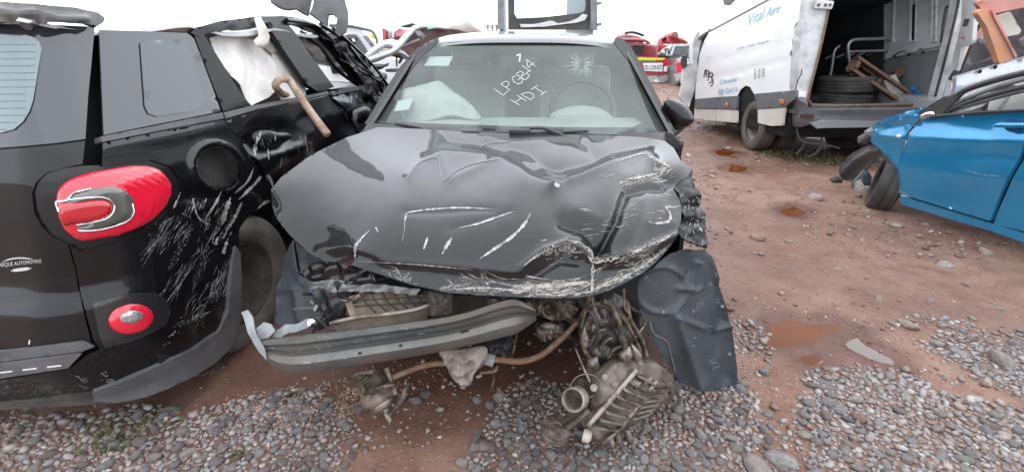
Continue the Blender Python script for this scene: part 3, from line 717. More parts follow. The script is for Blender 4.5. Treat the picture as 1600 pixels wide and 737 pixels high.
scratches('scuffs', hs, [
    ([(600, 428), (700, 424), (800, 436), (800, 459), (700, 453)], 34, 165, 25, (8, 40), (0.4, 1.5)), ([(800, 442), (920, 434), (926, 458), (870, 463), (800, 459)], 60, 174, 9, (14, 60), (0.5, 2.4)),
    ([(930, 420), (1050, 376), (1030, 402), (978, 436), (932, 456)], 46, 152, 10, (8, 36), (0.4, 2.0)), ([(960, 268), (1040, 262), (1050, 285), (970, 296)], 20, 175, 7, (8, 30), (0.4, 1.6)),
    ([(880, 330), (960, 310), (990, 330), (960, 372), (880, 362)], 14, 174, 6, (6, 24), (0.4, 1.2)), ([(990, 290), (1058, 300), (1058, 340), (985, 345)], 12, 175, 6, (6, 26), (0.4, 1.2)),
    ([(1018, 248), (1050, 256), (1052, 272), (1028, 276)], 24, 165, 18, (6, 18), (0.6, 2.2)), ([(830, 388), (890, 372), (925, 392), (880, 402)], 16, 160, 14, (6, 22), (0.4, 1.8))], M_SCRT, hood)
for pts, wd in [([(806, 452), (860, 449), (922, 444)], 15), ([(936, 446), (990, 424), (1046, 384)], 13), ([(1022, 256), (1046, 266)], 14), ([(690, 446), (740, 450), (800, 454)], 8), ([(845, 398), (880, 388), (912, 394)], 9), ([(960, 290), (1000, 284), (1030, 276)], 7), ([(930, 402), (985, 394), (1045, 366)], 10)]: stroke('scuff_film', hs, pts, wd, M_SMT, hood, off=0.0008, jitter=0.4)
for pts in [[(640, 276), (648, 262), (660, 252), (680, 246), (686, 256), (692, 282), (700, 278), (712, 268), (740, 256), (790, 247)], [(742, 240), (760, 225), (800, 222)]]: stroke('pale_line', hs, pts, 1.6, mat('faint_pale_grey', (0.16, 0.16, 0.165), rough=0.6), hood, jitter=0.5)  # thin paler smeared lines on the buckled metal

# glass, pillars, roof
wsF = lambda x, y: 2.33 + (205 - y) / 138 * 0.62 + 0.10 * ((x - 812) / 225) ** 2
ws = lambda x, y: onY(x, y, wsF(x, y)); wsin = lambda x, y: onY(x, y, wsF(x, y) + 0.012)
M_WS = glassmat('windscreen_glass', (0.80, 0.90, 0.87), film=0.12, filmcol=(0.42, 0.49, 0.46))  # pale film painted in for sky and dash reflection
M_FRIT = mat('black_glass_border', (0.015, 0.016, 0.018), rough=0.1)
WS_OUT = [(581, 192), (600, 164), (640, 108), (665, 80), (681, 67), (720, 65), (820, 67), (920, 69), (961, 67), (985, 100), (1012, 153), (1043, 206), (1000, 211), (900, 209), (800, 206), (700, 203), (640, 199), (600, 197)]
WS_IN = [(597, 181), (606, 165), (640, 114), (662, 90), (674, 82), (700, 79), (820, 80), (940, 81), (964, 86), (980, 108), (1000, 150), (1009, 178), (1004, 192), (988, 199), (900, 199), (800, 197), (700, 194), (640, 191), (604, 187)]
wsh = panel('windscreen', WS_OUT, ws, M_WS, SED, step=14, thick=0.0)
panel('glass_border', WS_OUT, wsin, M_FRIT, wsh, holes=[WS_IN], step=9, thick=0.003)
wk = Skin(wsh)
M_INK = mat('white_marker', (0.42, 0.45, 0.44), rough=0.7)
def cp(x, y): return (560 + x * 0.3375, y * 0.3375)
GL = {'L': [[(0, 1), (0, 0), (0.8, 0)]], 'P': [[(0, 0), (0, 1), (0.6, 0.95), (0.7, 0.7), (0.5, 0.5), (0, 0.45)]], 'G': [[(0.8, 0.85), (0.4, 1), (0.05, 0.6), (0.1, 0.15), (0.5, 0), (0.85, 0.2), (0.85, 0.45), (0.5, 0.45)]],
      'B': [[(0, 0), (0, 1), (0.55, 0.95), (0.6, 0.65), (0.1, 0.52)], [(0.1, 0.52), (0.75, 0.42), (0.75, 0.1), (0, 0)]], '-': [[(0, 0.45), (0.8, 0.45)]], '1': [[(0.3, 0), (0.4, 1)]], '4': [[(0.6, 0), (0.65, 1), (0.0, 0.35), (0.9, 0.35)]],
      'H': [[(0, 0), (0, 1)], [(0.8, 0), (0.8, 1)], [(0, 0.5), (0.8, 0.5)]], 'D': [[(0, 0), (0, 1), (0.6, 0.8), (0.75, 0.4), (0.5, 0.05), (0, 0)]], 'I': [[(0.4, 0), (0.4, 1)], [(0, 0), (0.8, 0)], [(0, 1), (0.8, 1)]], '7': [[(0, 0.9), (0.8, 1), (0.5, 0)]]}
def marker(ch, cx, cy, R, U, wd=1.0):
    mb = MB()
    for st in GL[ch]:
        q = [cp(cx + (a - 0.4) * R[0] + (b - 0.5) * U[0], cy + (a - 0.4) * R[1] + (b - 0.5) * U[1]) for a, b in st]
        qq = [q[0]]
        for a_, b_ in zip(q[:-1], q[1:]): qq += [((a_[0] + b_[0]) / 2, (a_[1] + b_[1]) / 2), b_]
        ribbon_geo(wk, qq, wd, 0.002, mb, taper=False, step=2.0)
    mb.build('marker_letter', M_INK, wsh)
for ch, x, y in [('L', 662, 418), ('P', 694, 396), ('G', 733, 374), ('B', 764, 349), ('-', 782, 334), ('1', 778, 318), ('4', 792, 300)]: marker(ch, x, y, (30, -26), (-42, -28))
for ch, x, y in [('H', 740, 466), ('D', 790, 442), ('I', 836, 420)]: marker(ch, x, y, (38, -24), (-42, -26))
marker('7', 742, 272, (22, -4), (-4, -34), 2.2)
mb = MB()
for k in range(46):                                          # star of cracks
    a = k / 46 * 6.283 + RNG.normal() * 0.05; r1 = RNG.uniform(2, 8); r2 = RNG.uniform(8, 32) * (0.75 + 0.25 * abs(math.cos(a)))
    ribbon_geo(wk, [(909 + r1 * math.cos(a), 102 + r1 * math.sin(a) * 0.8), (909 + r2 * math.cos(a + 0.03), 102 + r2 * math.sin(a + 0.03) * 0.8)], 0.32, 0.0022, mb, step=4)
tag(mb.build('cracks', mat('crack_white', (0.50, 0.56, 0.54), rough=0.3), wsh), kind='stuff')
M_STK = mat('sticker_paper', (0.74, 0.76, 0.74), rough=0.8)
panel('sticker', [(616, 174), (622, 157), (646, 154), (639, 171)], wsin, M_STK, wsh, step=8, thick=0.001)
panel('sticker', [(663, 103), (671, 89), (708, 88), (701, 103)], wsin, M_STK, wsh, step=8, thick=0.001)
pil = lambda x, y: onY(x, y, wsF(x, y) - 0.004)
panel('windscreen_pillar', [(685, 58), (668, 66), (645, 82), (626, 103), (600, 143), (582, 174), (570, 193), (583, 197), (596, 181), (612, 156), (640, 113), (662, 86), (682, 69)], pil, M_BLACK, SED, step=6, thick=0.03)
panel('windscreen_pillar', [(958, 66), (964, 58), (972, 60), (985, 72), (998, 94), (1012, 121), (1035, 164), (1056, 208), (1042, 208), (1011, 152), (985, 100)], pil, M_BLACK, SED, step=6, thick=0.03)
def cx(Y): return 0.03 + 0.045 * (Y - 2.33)
rows = []
for Y, z, hw in [(2.94, 1.374, 0.555), (3.05, 1.402, 0.57), (3.3, 1.432, 0.585), (3.7, 1.447, 0.59), (4.1, 1.425, 0.58), (4.45, 1.37, 0.56)]:
    c = cx(Y); rows.append([(c - hw, Y + 0.03, z - 0.075), (c - hw * 0.93, Y + 0.02, z - 0.03), (c - hw * 0.5, Y, z - 0.004), (c, Y - 0.01, z), (c + hw * 0.5, Y, z - 0.004), (c + hw * 0.93, Y + 0.02, z - 0.03), (c + hw, Y + 0.03, z - 0.075)])
grid('roof', patch(rows, 5, 6), M_BLACK, SED, 0.02)
# body sides, doors, boot: one panel each with gaps between
def prof(s, Y, zs, top=0.79):
    c = cx(Y); f = 1 - 0.05 * sstep(4.6, 5.5, Y); return [(c + s * (0.78 if z < 0.3 else 0.815 if z < 0.8 else top) * f, Y, z) for z in zs]
ZS = [0.19, 0.34, 0.52, 0.70, 0.86, 0.965]
for s in (-1, 1):
    for nm, y0, y1 in [('front_wing', 2.12, 2.37), ('front_door', 2.385, 3.28), ('rear_door', 3.295, 4.10), ('rear_wing', 4.115, 5.45)]:
        R = patch([prof(s, y, ZS, 0.75 if nm == 'front_wing' else 0.79) for y in np.linspace(y0, y1, 4)], 4, 4)
        o = grid(nm, R, M_BLACK, SED, 0.02, flip=(s > 0))
        if 'door' in nm:
            Ym = y1 - 0.12; c = cx(Ym) + s * 0.825
            box('door_handle', (c, Ym, 0.80), (0.03, 0.17, 0.03), M_BLACK, o, bev=0.008)
    for nm, q in [('side_window', [(2.62, 0.955, 0.79), (3.22, 0.955, 0.79), (3.22, 1.36, 0.62), (3.02, 1.34, 0.625)]), ('side_window', [(3.3, 0.955, 0.79), (4.1, 0.955, 0.78), (4.1, 1.33, 0.62), (3.3, 1.37, 0.62)])]:
        MB().prism([(cx(y) + s * h, y, z) for y, z, h in q], (-s * 0.006, 0, 0)).build(nm, MATS.get('side_glass') or glassmat('side_glass', (0.6, 0.68, 0.66)), SED)
    MB().prism([(cx(y) + s * h, y, z) for y, z, h in [(2.36, 0.955, 0.77), (2.64, 0.955, 0.79), (3.04, 1.345, 0.622), (2.97, 1.345, 0.61)]], (-s * 0.02, 0, 0)).build('corner_trim', M_PLAS, SED)
    for y0, y1 in [(3.22, 3.30)]:
        MB().prism([(cx(y) + s * h, y, z) for y, z, h in [(y0, 0.97, 0.79), (y1, 0.97, 0.79), (y1, 1.38, 0.615), (y0, 1.38, 0.615)]], (-s * 0.03, 0, 0)).build('door_pillar', M_PLAS, SED)
    MB().prism([(cx(y) + s * h, y, z) for y, z, h in [(4.1, 0.97, 0.78), (4.95, 1.0, 0.73), (4.5, 1.36, 0.60), (4.1, 1.38, 0.60)]], (-s * 0.05, 0, 0)).build('rear_pillar', M_BLACK, SED)
    c = (cx(4.55) + s * 0.70, 4.55, 0.31)
    wh = lathe('wheel', [(0.17, 0.06), (0.20, 0.095), (0.27, 0.10), (0.305, 0.085), (0.312, 0.0), (0.305, -0.085), (0.26, -0.10), (0.17, -0.09), (0.17, 0.06)], c, (s, 0, 0), M_RUB, SED)
    lathe('rim', [(0.0, 0.05), (0.05, 0.05), (0.06, 0.03), (0.15, 0.05), (0.175, 0.075), (0.172, 0.02), (0.0, 0.0)], c, (s, 0, 0), M_STEEL, wh)
rw = [(-0.56, 4.46, 1.355), (0.56, 4.46, 1.355), (0.66, 4.93, 1.02), (-0.66, 4.93, 1.02)]
MB().prism([(cx(y) + x, y, z) for x, y, z in rw], (0, 0.004, 0.004)).build('rear_window', MATS['side_glass'], SED)
grid('boot_lid', patch([[(cx(Y) + x, Y, z - 0.02 * abs(x)) for x in (-0.72, -0.3, 0.3, 0.72)] for Y, z in [(4.95, 1.02), (5.2, 1.03), (5.42, 1.02), (5.47, 0.8), (5.5, 0.6)]], 4, 3), M_BLACK, SED, 0.02)
box('rear_bumper', (cx(5.5), 5.46, 0.42), (1.66, 0.2, 0.36), M_BLACK, SED, bev=0.06)
box('floor_pan', (cx(3.7), 3.62, 0.26), (1.6, 3.5, 0.10), M_DARK, SED, bev=0.02)
# scuttle between glass and bonnet, firewall
panel('scuttle', [(575, 192), (640, 196), (800, 203), (1000, 207), (1052, 206), (1056, 236), (1000, 224), (800, 220), (600, 214), (560, 214)], fY([(575, 192, 2.40), (800, 203, 2.335), (1052, 206, 2.39), (1056, 236, 2.26), (800, 220, 2.325), (560, 214, 2.3)]), M_PLAS, SED, step=9, thick=0.01)
box('firewall', (cx(2.4), 2.42, 0.58), (1.52, 0.05, 0.66), M_DARK, SED)
# interior
M_BEIGE = mat('beige_trim', (0.60, 0.57, 0.52), (0.52, 0.50, 0.46), rough=0.7)
M_SEAT = mat('grey_seat_cloth', (0.48, 0.46, 0.42), (0.40, 0.38, 0.35), ns=12, rough=0.95)
grid('dashboard', patch([[(cx(2.5) + x, Y + 0.08 * (x / 0.65) ** 2, z - 0.02 * abs(x)) for x in (-0.66, -0.35, 0, 0.35, 0.66)] for Y, z in [(2.36, 0.975), (2.50, 0.99), (2.72, 0.985), (2.80, 0.93), (2.80, 0.62)]], 5, 4), M_BEIGE, SED, 0.02)
airb = puff('airbag', spline([(629, 146), (660, 138), (690, 132), (712, 147), (739, 168), (752, 184), (740, 187), (705, 179), (678, 186), (655, 189), (629, 184), (626, 160)], True, 4), lambda x, y: onY(x, y, wsF(x, y) + 0.16), M_FABRIC, SED, 0.08, 0.08, 6, crumple(0.03, 0.035, 3))
cst = onY(np.array([911]), np.array([172]), 2.86)[0]
stw = MB().tube([Vector(cst) + Vector((0.185 * math.cos(a), 0.10 * math.sin(a), 0.155 * math.sin(a))) for a in np.linspace(0, 6.283, 33)], 0.017, 8, False).build('steering_wheel', M_PLAS, SED, auto=60)
puff('airbag_cover', spline([(856, 186), (868, 174), (890, 167), (912, 165), (936, 169), (954, 180), (958, 189), (930, 195), (890, 195)], True, 4), lambda x, y: onY(x, y, 2.80), M_BEIGE, stw, 0.05, 0.03, 6, crumple(0.012, 0.04, 8))
for sx in (-0.36, 0.36):
    c = cx(3.3) + sx
    st = box('seat', (c, 3.42, 0.92), (0.50, 0.16, 0.62), M_SEAT, SED, rot=(-0.2, 0, 0), bev=0.06)
    box('headrest', (c, 3.50, 1.30), (0.26, 0.10, 0.17), M_SEAT, st, rot=(-0.15, 0, 0), bev=0.045)
    box('cushion', (c, 3.15, 0.56), (0.50, 0.5, 0.18), M_SEAT, st, bev=0.06)
rs = box('rear_seat', (cx(4.3), 4.35, 0.86), (1.3, 0.18, 0.55), M_SEAT, SED, rot=(-0.3, 0, 0), bev=0.06)
for sx in (-0.42, 0, 0.42): box('headrest', (cx(4.4) + sx, 4.45, 1.14), (0.24, 0.09, 0.13), M_SEAT, rs, bev=0.035)
c = onY(np.array([811]), np.array([98]), 2.92)[0]; box('rear_view_mirror', tuple(c), (0.23, 0.035, 0.07), M_PLAS, SED, rot=(0.1, 0.06, 0), bev=0.015)
# wipers
def yz(px, py, dY=-0.025): return onY(np.array([px]), np.array([py]), wsF(px, py) + dY)[0]
wp = tube('wiper', [yz(722, 206), yz(770, 207), yz(820, 207.5), yz(870, 207), yz(919, 205)], 0.008, M_PLAS, SED, 6)
MB().box(yz(812, 205, -0.05), (0.10, 0.03, 0.022), (0.1, 0, 0), 0.006).build('wiper_clip', M_PLAS, wp, auto=30)
tube('wiper_arm', [yz(800, 203, -0.05), yz(845, 200, -0.055), yz(866, 206, -0.05), yz(885, 215, -0.04)], [0.009, 0.009, 0.011, 0.012], M_PLAS, wp, 6)
wp = tube('wiper', [yz(582, 190), yz(612, 194), yz(650, 199)], 0.008, M_PLAS, SED, 6)
tube('wiper_arm', [yz(618, 193, -0.05), yz(650, 198, -0.05), yz(668, 203, -0.04)], 0.010, M_PLAS, wp, 6)
# mirror
mir = puff('wing_mirror', spline([(1036, 166), (1043, 155), (1056, 156), (1070, 163), (1081, 177), (1084, 188), (1074, 199), (1058, 202), (1044, 197), (1038, 185)], True, 5), lambda x, y: onY(x, y, 2.58), M_BLACK, SED, 0.06, 0.07, 4)
puff('mirror_foot', spline([(1043, 190), (1058, 198), (1072, 198), (1062, 208), (1050, 216), (1043, 206)], True, 4), lambda x, y: onY(x, y, 2.60), M_PLAS, mir, 0.03, 0.05, 4)
# crumpled left-hand wing and the hanging wheel-arch liner
wing = panel('crumpled_wing', [(1062, 262), (1080, 268), (1087, 292), (1096, 312), (1101, 335), (1104, 372), (1102, 389), (1086, 386), (1072, 379), (1060, 362), (1066, 338), (1064, 314), (1056, 294), (1060, 280)], fY([(1062, 262, 1.86), (1080, 268, 1.86), (1100, 335, 1.72), (1102, 389, 1.60), (1060, 362, 1.58), (1058, 300, 1.70)]), M_BLKM, SED, step=3, thick=0.004, disp=crumple(0.05, 0.045, 17, 1.2))
wgs = Skin(wing)
scratches('scuffs', wgs, [([(1066, 300), (1098, 310), (1102, 385), (1068, 370)], 26, 70, 40, (5, 16), (0.8, 2.6))], M_SCR, wing)
linF = fY([(1047, 395, 1.60), (1073, 389, 1.62), (1102, 390, 1.68), (1125, 445, 1.69), (1144, 536, 1.67), (1150, 607, 1.645), (1096, 607, 1.60), (1061, 600, 1.60), (1015, 526, 1.56), (995, 460, 1.55), (1050, 480, 1.585)])
lin_d = creases([(ellipse(1033, 452, 40, 36, 0, 24) + [ellipse(1033, 452, 40, 36, 0, 24)[0]], 3.6, 0.013), ([(1086, 409), (1096, 412), (1097, 448), (1080, 458), (1086, 409)], 2.4, 0.012), ([(1112, 445), (1114, 490), (1116, 517), (1140, 508)], 2.6, 0.014), ([(1054, 494), (1072, 545), (1093, 603)], 8, 0.028), ([(1056, 492), (1075, 502), (1100, 512)], 3.5, 0.014), ([(1122, 447), (1130, 500)], 8, -0.018), ([(1120, 525), (1135, 590)], 9, -0.012), ([(1060, 450), (1078, 450)], 4, 0.016), ([(1108, 400), (1128, 448), (1146, 540), (1149, 606)], 3.5, 0.012), ([(1078, 395), (1080, 420), (1070, 436)], 3, -0.010)], 9, 0.004, 0.02, 1.7)
lin = panel('wheel_arch_liner', [(1073, 389), (1090, 391), (1102, 389), (1108, 398), (1114, 409), (1125, 445), (1137, 491), (1144, 536), (1150, 586), (1149, 607), (1132, 611), (1096, 607), (1061, 600), (1056, 586), (1033, 550), (1015, 526), (1001, 487), (995, 466), (996, 438), (1015, 420), (1047, 397)], linF, M_PLAS2, SED, step=2.8, thick=0.004, disp=lin_d)
ls = Skin(lin)
stroke('wire', ls, [(1014, 500), (1020, 518), (1040, 530), (1046, 548), (1054, 580)], 1.6, M_ALU, lin, off=0.008, taper=False)
scratches('scuffs', ls, [([(1000, 420), (1140, 420), (1148, 600), (1010, 540)], 26, 60, 50, (3, 14), (0.5, 1.1))], mat('pale_scuff', (0.22, 0.23, 0.24), rough=0.6), lin)
for (x, y) in [(1128, 478), (1139, 552), (1035, 487)]:
    c = ls.hit(x, y, 0.003); lathe('screw', [(0.0, 0.004), (0.006, 0.003), (0.008, 0.0)], c, Vector(CAM) - c, M_STEEL, lin, 10)

# ------------------------------------------------------------------ nose: beam, radiator, lamp remains, dangling parts
def px3(lst): return [tuple(onY(np.array([x]), np.array([y]), Y)[0]) for x, y, Y in lst]
top = spline([(398, 533), (440, 527), (474, 523), (550, 514), (626, 504), (683, 496), (730, 486), (778, 470), (806, 466), (836, 482)], sub=8); bot = spline([(416, 562), (436, 579), (474, 583), (550, 572), (626, 560), (683, 550), (730, 540), (780, 528), (808, 520), (838, 500)], sub=8)
n = len(top); pv = [0, .04, .20, .28, .40, .48, .54, .60, .75, .92, 1.0]; po = [0, .030, .034, .012, .010, .036, .030, .034, .048, .036, .0]
R = []
for i in range(n):
    s = i / (n - 1); Yb = 1.27 + 0.11 * (1 - s) ** 6 + 0.15 * max(0, s - 0.45) ** 1.5; row = []
    for v_, o_ in zip(pv, po):
        p = top[i] * (1 - v_) + bot[i] * v_; bmp = 0.006 * float(fbm(np.array([p[0] * 0.02]), np.array([p[1] * 0.02]), 44, 2)[0])
        row.append(onY(np.array([p[0]]), np.array([p[1]]), Yb - o_ + bmp)[0])
    R.append([q for q in row])
beam = grid('bumper_beam', np.array(R), M_BEAM, SED, 0.006, flip=False)
beam.data.set_sharp_from_angle(angle=math.radians(28)); bs_ = Skin(beam)
scratches('scuffs', bs_, [([(420, 545), (700, 505), (700, 515), (420, 556)], 26, 172, 8, (3, 20), (0.6, 1.6)), ([(450, 560), (560, 545), (560, 570), (450, 578)], 14, 175, 20, (3, 12), (0.6, 1.2))], M_SCR, beam)
for pts in [[(720, 519), (732, 516)], [(624, 540), (628, 539)], [(560, 552), (565, 551)]]: stroke('slot', bs_, pts, 4, M_DARK, beam, taper=False, off=0.002)
M_TORN = mat('torn_grey_plastic', (0.27, 0.285, 0.29), (0.18, 0.19, 0.20), rough=0.45)
panel('torn_bracket', [(377, 488), (387, 484), (394, 494), (401, 522), (413, 544), (417, 562), (404, 550), (388, 520)], fY([(377, 488, 1.36), (387, 484, 1.37), (401, 522, 1.33), (417, 562, 1.30), (388, 520, 1.33)]), M_TORN, SED, step=5, thick=0.006, disp=crumple(0.012, 0.06, 21))
panel('torn_bracket', [(425, 526), (432, 514), (448, 508), (465, 504), (482, 497), (489, 508), (470, 516), (452, 520), (440, 526)], fY([(425, 526, 1.36), (482, 497, 1.42), (489, 508, 1.40), (440, 526, 1.36)]), M_TORN, SED, step=4, thick=0.006, disp=crumple(0.016, 0.08, 22))
panel('torn_bracket', [(400, 512), (412, 503), (424, 506), (430, 516), (420, 528), (404, 530)], fY([(400, 512, 1.36), (424, 506, 1.38), (404, 530, 1.34), (430, 516, 1.36)]), M_TORN, SED, step=4, thick=0.004, disp=crumple(0.012, 0.08, 23))
# radiator pack
M_FIN = mat('dusty_radiator', (0.30, 0.245, 0.185), (0.20, 0.155, 0.115), ns=30, rough=0.8, bump=0.002, bs=160)
M_GRL = mat('dark_grille', (0.03, 0.026, 0.022), rough=0.8)
rad = panel('radiator', [(545, 462), (575, 458), (641, 456), (668, 462), (669, 482), (640, 487), (600, 490), (556, 494), (544, 478)], fY([(545, 462, 1.42), (668, 462, 1.40), (669, 482, 1.36), (556, 494, 1.36)]), M_FIN, SED, step=4, thick=0.03, disp=creases([([(585 + 18 * k, 456), (592 + 18 * k, 490)], 1.6, -0.006) for k in range(5)] + [([(550, 474), (668, 468)], 1.6, -0.006)], 3, 0.006, 0.05))
bar = tube('radiator_bar', px3([(517, 505, 1.345), (556, 496, 1.32), (610, 490, 1.31), (650, 483, 1.32), (670, 476, 1.33)]), 0.008, M_ALU, SED, 8)
for k in range(7):
    tube('fin', px3([(522 + 1.2 * k, 508 + 2.2 * k, 1.35), (560, 500 + 2.3 * k, 1.33), (610, 494 + 2.2 * k, 1.325), (668, 480 + 3.0 * k, 1.335)]), 0.0022, M_TAN, rad, 5, sub=3)
tube('radiator_frame', px3([(545, 472, 1.36), (550, 486, 1.35), (556, 498, 1.34)]), 0.012, M_TAN, SED, 6)
for k in range(6): tube('grille_bar', px3([(562 + 18 * k, 458, 1.375), (572 + 18 * k, 474, 1.355), (588 + 18 * k, 489 - 1.6 * k, 1.345)]), 0.0028, M_GRL, rad, 5)
for k in range(2): tube('grille_bar', px3([(550, 470 + 9 * k, 1.37), (610, 466 + 9 * k, 1.355), (667, 464 + 8 * k, 1.36)]), 0.0028, M_GRL, rad, 5)
for k in range(10):
    tube('fin', px3([(742 + 2 * k, 530 - 2.2 * k, 1.36), (786, 520 - 3.0 * k, 1.36), (812, 508 - 3.4 * k, 1.37), (832 - 0.5 * k, 494 - 2.4 * k, 1.385)]), 0.0024, M_TAN, rad, 5, sub=3)
puff('crash_foam', [(669, 455), (690, 453), (708, 457), (706, 490), (690, 494), (671, 493)], lambda x, y: onY(x, y, 1.29), mat('black_foam', (0.02, 0.018, 0.016), (0.07, 0.055, 0.045), ns=60, rough=0.9, bump=0.006, bs=70), SED, 0.03, 0.05, 4, crumple(0.012, 0.15, 4))
panel('cross_member', [(700, 460), (800, 463), (870, 468), (845, 492), (800, 480), (740, 490), (705, 488)], lambda x, y: onY(x, y, 1.50), M_PLAS, SED, step=7, thick=0.02, disp=crumple(0.02, 0.04, 31))
# lamp remains, inner liner on the other side
panel('inner_wing_liner', [(456, 376), (470, 388), (500, 402), (512, 430), (508, 470), (497, 500), (470, 508), (440, 510), (430, 500), (432, 455), (444, 402)], fY([(456, 376, 1.72), (512, 430, 1.66), (497, 500, 1.60), (430, 500, 1.66), (444, 402, 1.74)]), M_PLAS2, SED, step=5, thick=0.006, disp=creases([([(436, 452), (462, 450), (470, 500)], 4, 0.02), ([(470, 400), (472, 440)], 5, 0.015)], 12, 0.012, 0.03))
tube('wing_edge', px3([(459, 378, 1.60), (463, 405, 1.58), (468, 425, 1.56), (486, 433, 1.52)]), [0.006, 0.008, 0.008, 0.006], M_BLACK, SED, 6)
lamp = panel('headlamp_remains', [(470, 425), (490, 408), (530, 410), (580, 424), (590, 440), (560, 446), (520, 440), (490, 440)], fY([(470, 425, 1.50), (530, 410, 1.44), (590, 440, 1.36), (490, 440, 1.46)]), M_BLACKD, SED, step=3.5, thick=0.004, disp=crumple(0.045, 0.06, 61, 1.1))
panel('lamp_frame', [(480, 442), (520, 436), (560, 440), (610, 446), (655, 452), (650, 460), (600, 456), (540, 455), (500, 458), (484, 455)], fY([(480, 442, 1.46), (655, 452, 1.33), (540, 455, 1.40), (484, 455, 1.45)]), M_STEEL, lamp, step=3.5, thick=0.004, disp=crumple(0.03, 0.09, 62))
for k, (o_, m_) in enumerate([([(486, 452), (500, 448), (512, 470), (506, 490), (492, 480)], M_PLAS), ([(505, 466), (530, 460), (545, 470), (540, 492), (515, 500), (503, 486)], M_PLAS), ([(520, 446), (548, 448), (560, 462), (530, 464)], M_DARK), ([(484, 494), (512, 488), (520, 506), (500, 516), (486, 510)], M_PLAS), ([(512, 498), (540, 492), (560, 500), (530, 512)], M_OILY), ([(560, 446), (590, 448), (592, 458), (562, 462)], M_PLAS)]):
    puff('lamp_shard', o_, lambda x, y, k=k: onY(x, y, 1.42 + 0.012 * k), m_, lamp, 0.02, 0.02, 4, crumple(0.02, 0.09, 70 + k))
c = px3([(489, 503, 1.38)])[0]; lathe('tow_bolt', [(0.0, 0.03), (0.006, 0.03), (0.007, 0.012), (0.015, 0.012), (0.015, 0.0), (0.0, 0.0)], c, (0, -1, 0.3), M_CHROME, SED, 14)
# engine mass inside the nose, a near-black backing that paints the bay's shade
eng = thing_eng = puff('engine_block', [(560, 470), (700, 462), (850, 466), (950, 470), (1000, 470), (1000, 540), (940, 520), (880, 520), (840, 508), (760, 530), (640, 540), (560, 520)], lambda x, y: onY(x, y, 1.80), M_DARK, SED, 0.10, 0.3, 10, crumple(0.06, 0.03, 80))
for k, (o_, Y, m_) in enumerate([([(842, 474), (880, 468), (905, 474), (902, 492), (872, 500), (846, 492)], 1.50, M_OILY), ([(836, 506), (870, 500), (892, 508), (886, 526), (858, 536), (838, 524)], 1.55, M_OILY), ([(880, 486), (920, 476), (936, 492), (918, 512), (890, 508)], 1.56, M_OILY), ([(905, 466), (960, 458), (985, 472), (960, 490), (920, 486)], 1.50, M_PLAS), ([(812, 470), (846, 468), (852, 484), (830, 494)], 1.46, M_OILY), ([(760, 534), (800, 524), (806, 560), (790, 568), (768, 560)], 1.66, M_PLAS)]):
    puff('engine_part', o_, lambda x, y, Y=Y: onY(x, y, Y), m_, eng, 0.035, 0.05, 2.6, crumple(0.05, 0.11, 90 + k))
rc_ = random.Random(5)
for k in range(46):
    zone = rc_.choice([(480, 440, 560, 505), (560, 450, 670, 475), (700, 462, 850, 500), (830, 465, 1000, 520), (840, 470, 990, 540), (470, 430, 600, 460)])
    x, y = rc_.uniform(zone[0], zone[2]), rc_.uniform(zone[1], zone[3]); Y = rc_.uniform(1.46, 1.72) if x > 660 else rc_.uniform(1.42, 1.56); m_ = rc_.choice([M_PLAS, M_DARK, M_OILY, M_PLAS, M_STEEL, M_TAN, M_OILY])
    if k % 3 == 0:
        MB().box(px3([(x, y, Y)])[0], (rc_.uniform(0.02, 0.10), rc_.uniform(0.02, 0.05), rc_.uniform(0.015, 0.06)), (rc_.uniform(-0.6, 0.6), rc_.uniform(-0.8, 0.8), rc_.uniform(-0.6, 0.6)), 0.004).build('bracket', m_, eng, auto=30)
    elif k % 3 == 1:
        x2, y2 = x + rc_.uniform(-70, 70), y + rc_.uniform(-10, 40)
        if y2 > 545: y2 = 545
        tube('hose', px3([(x, y, Y), ((x + x2) / 2 + rc_.uniform(-15, 15), (y + y2) / 2 + rc_.uniform(0, 18), Y - 0.05), (x2, y2, Y)]), rc_.uniform(0.003, 0.011), m_, eng, 6)
    else:
        w_, h_ = rc_.uniform(8, 22), rc_.uniform(5, 14); puff('broken_bit', [(x - w_, y), (x - w_ * 0.3, y - h_), (x + w_ * 0.8, y - h_ * 0.5), (x + w_, y + h_ * 0.4), (x, y + h_)], lambda X_, Y_, Y=Y: onY(X_, Y_, Y), m_, eng, 0.015, 0.02, 4, crumple(0.02, 0.1, 300 + k))
pipe = tube('rusty_pipe', px3([(612, 590, 1.40), (665, 570, 1.42), (719, 566, 1.44), (772, 561, 1.45), (811, 564, 1.45), (844, 555, 1.47), (871, 534, 1.48), (893, 513, 1.48), (912, 488, 1.46), (922, 464, 1.42)]), [0.010, 0.011, 0.011, 0.012, 0.013, 0.012, 0.012, 0.010, 0.009, 0.008], M_RUST, SED, 8)
MB().box(px3([(762, 561, 1.42)])[0], (0.05, 0.03, 0.035), (0.2, 0.3, 0), 0.006).build('pipe_clip', M_TORN, pipe, auto=30)
puff('torn_duct', spline([(686, 549), (720, 546), (757, 541), (762, 556), (756, 570), (742, 580), (738, 596), (728, 600), (712, 592), (703, 584), (696, 566)], True, 3), lambda x, y: onY(x, y, 1.40), mat('dirty_pale_plastic', (0.27, 0.23, 0.19), (0.15, 0.12, 0.095), ns=26, rough=0.6), SED, 0.035, 0.04, 2.6, crumple(0.06, 0.09, 101))
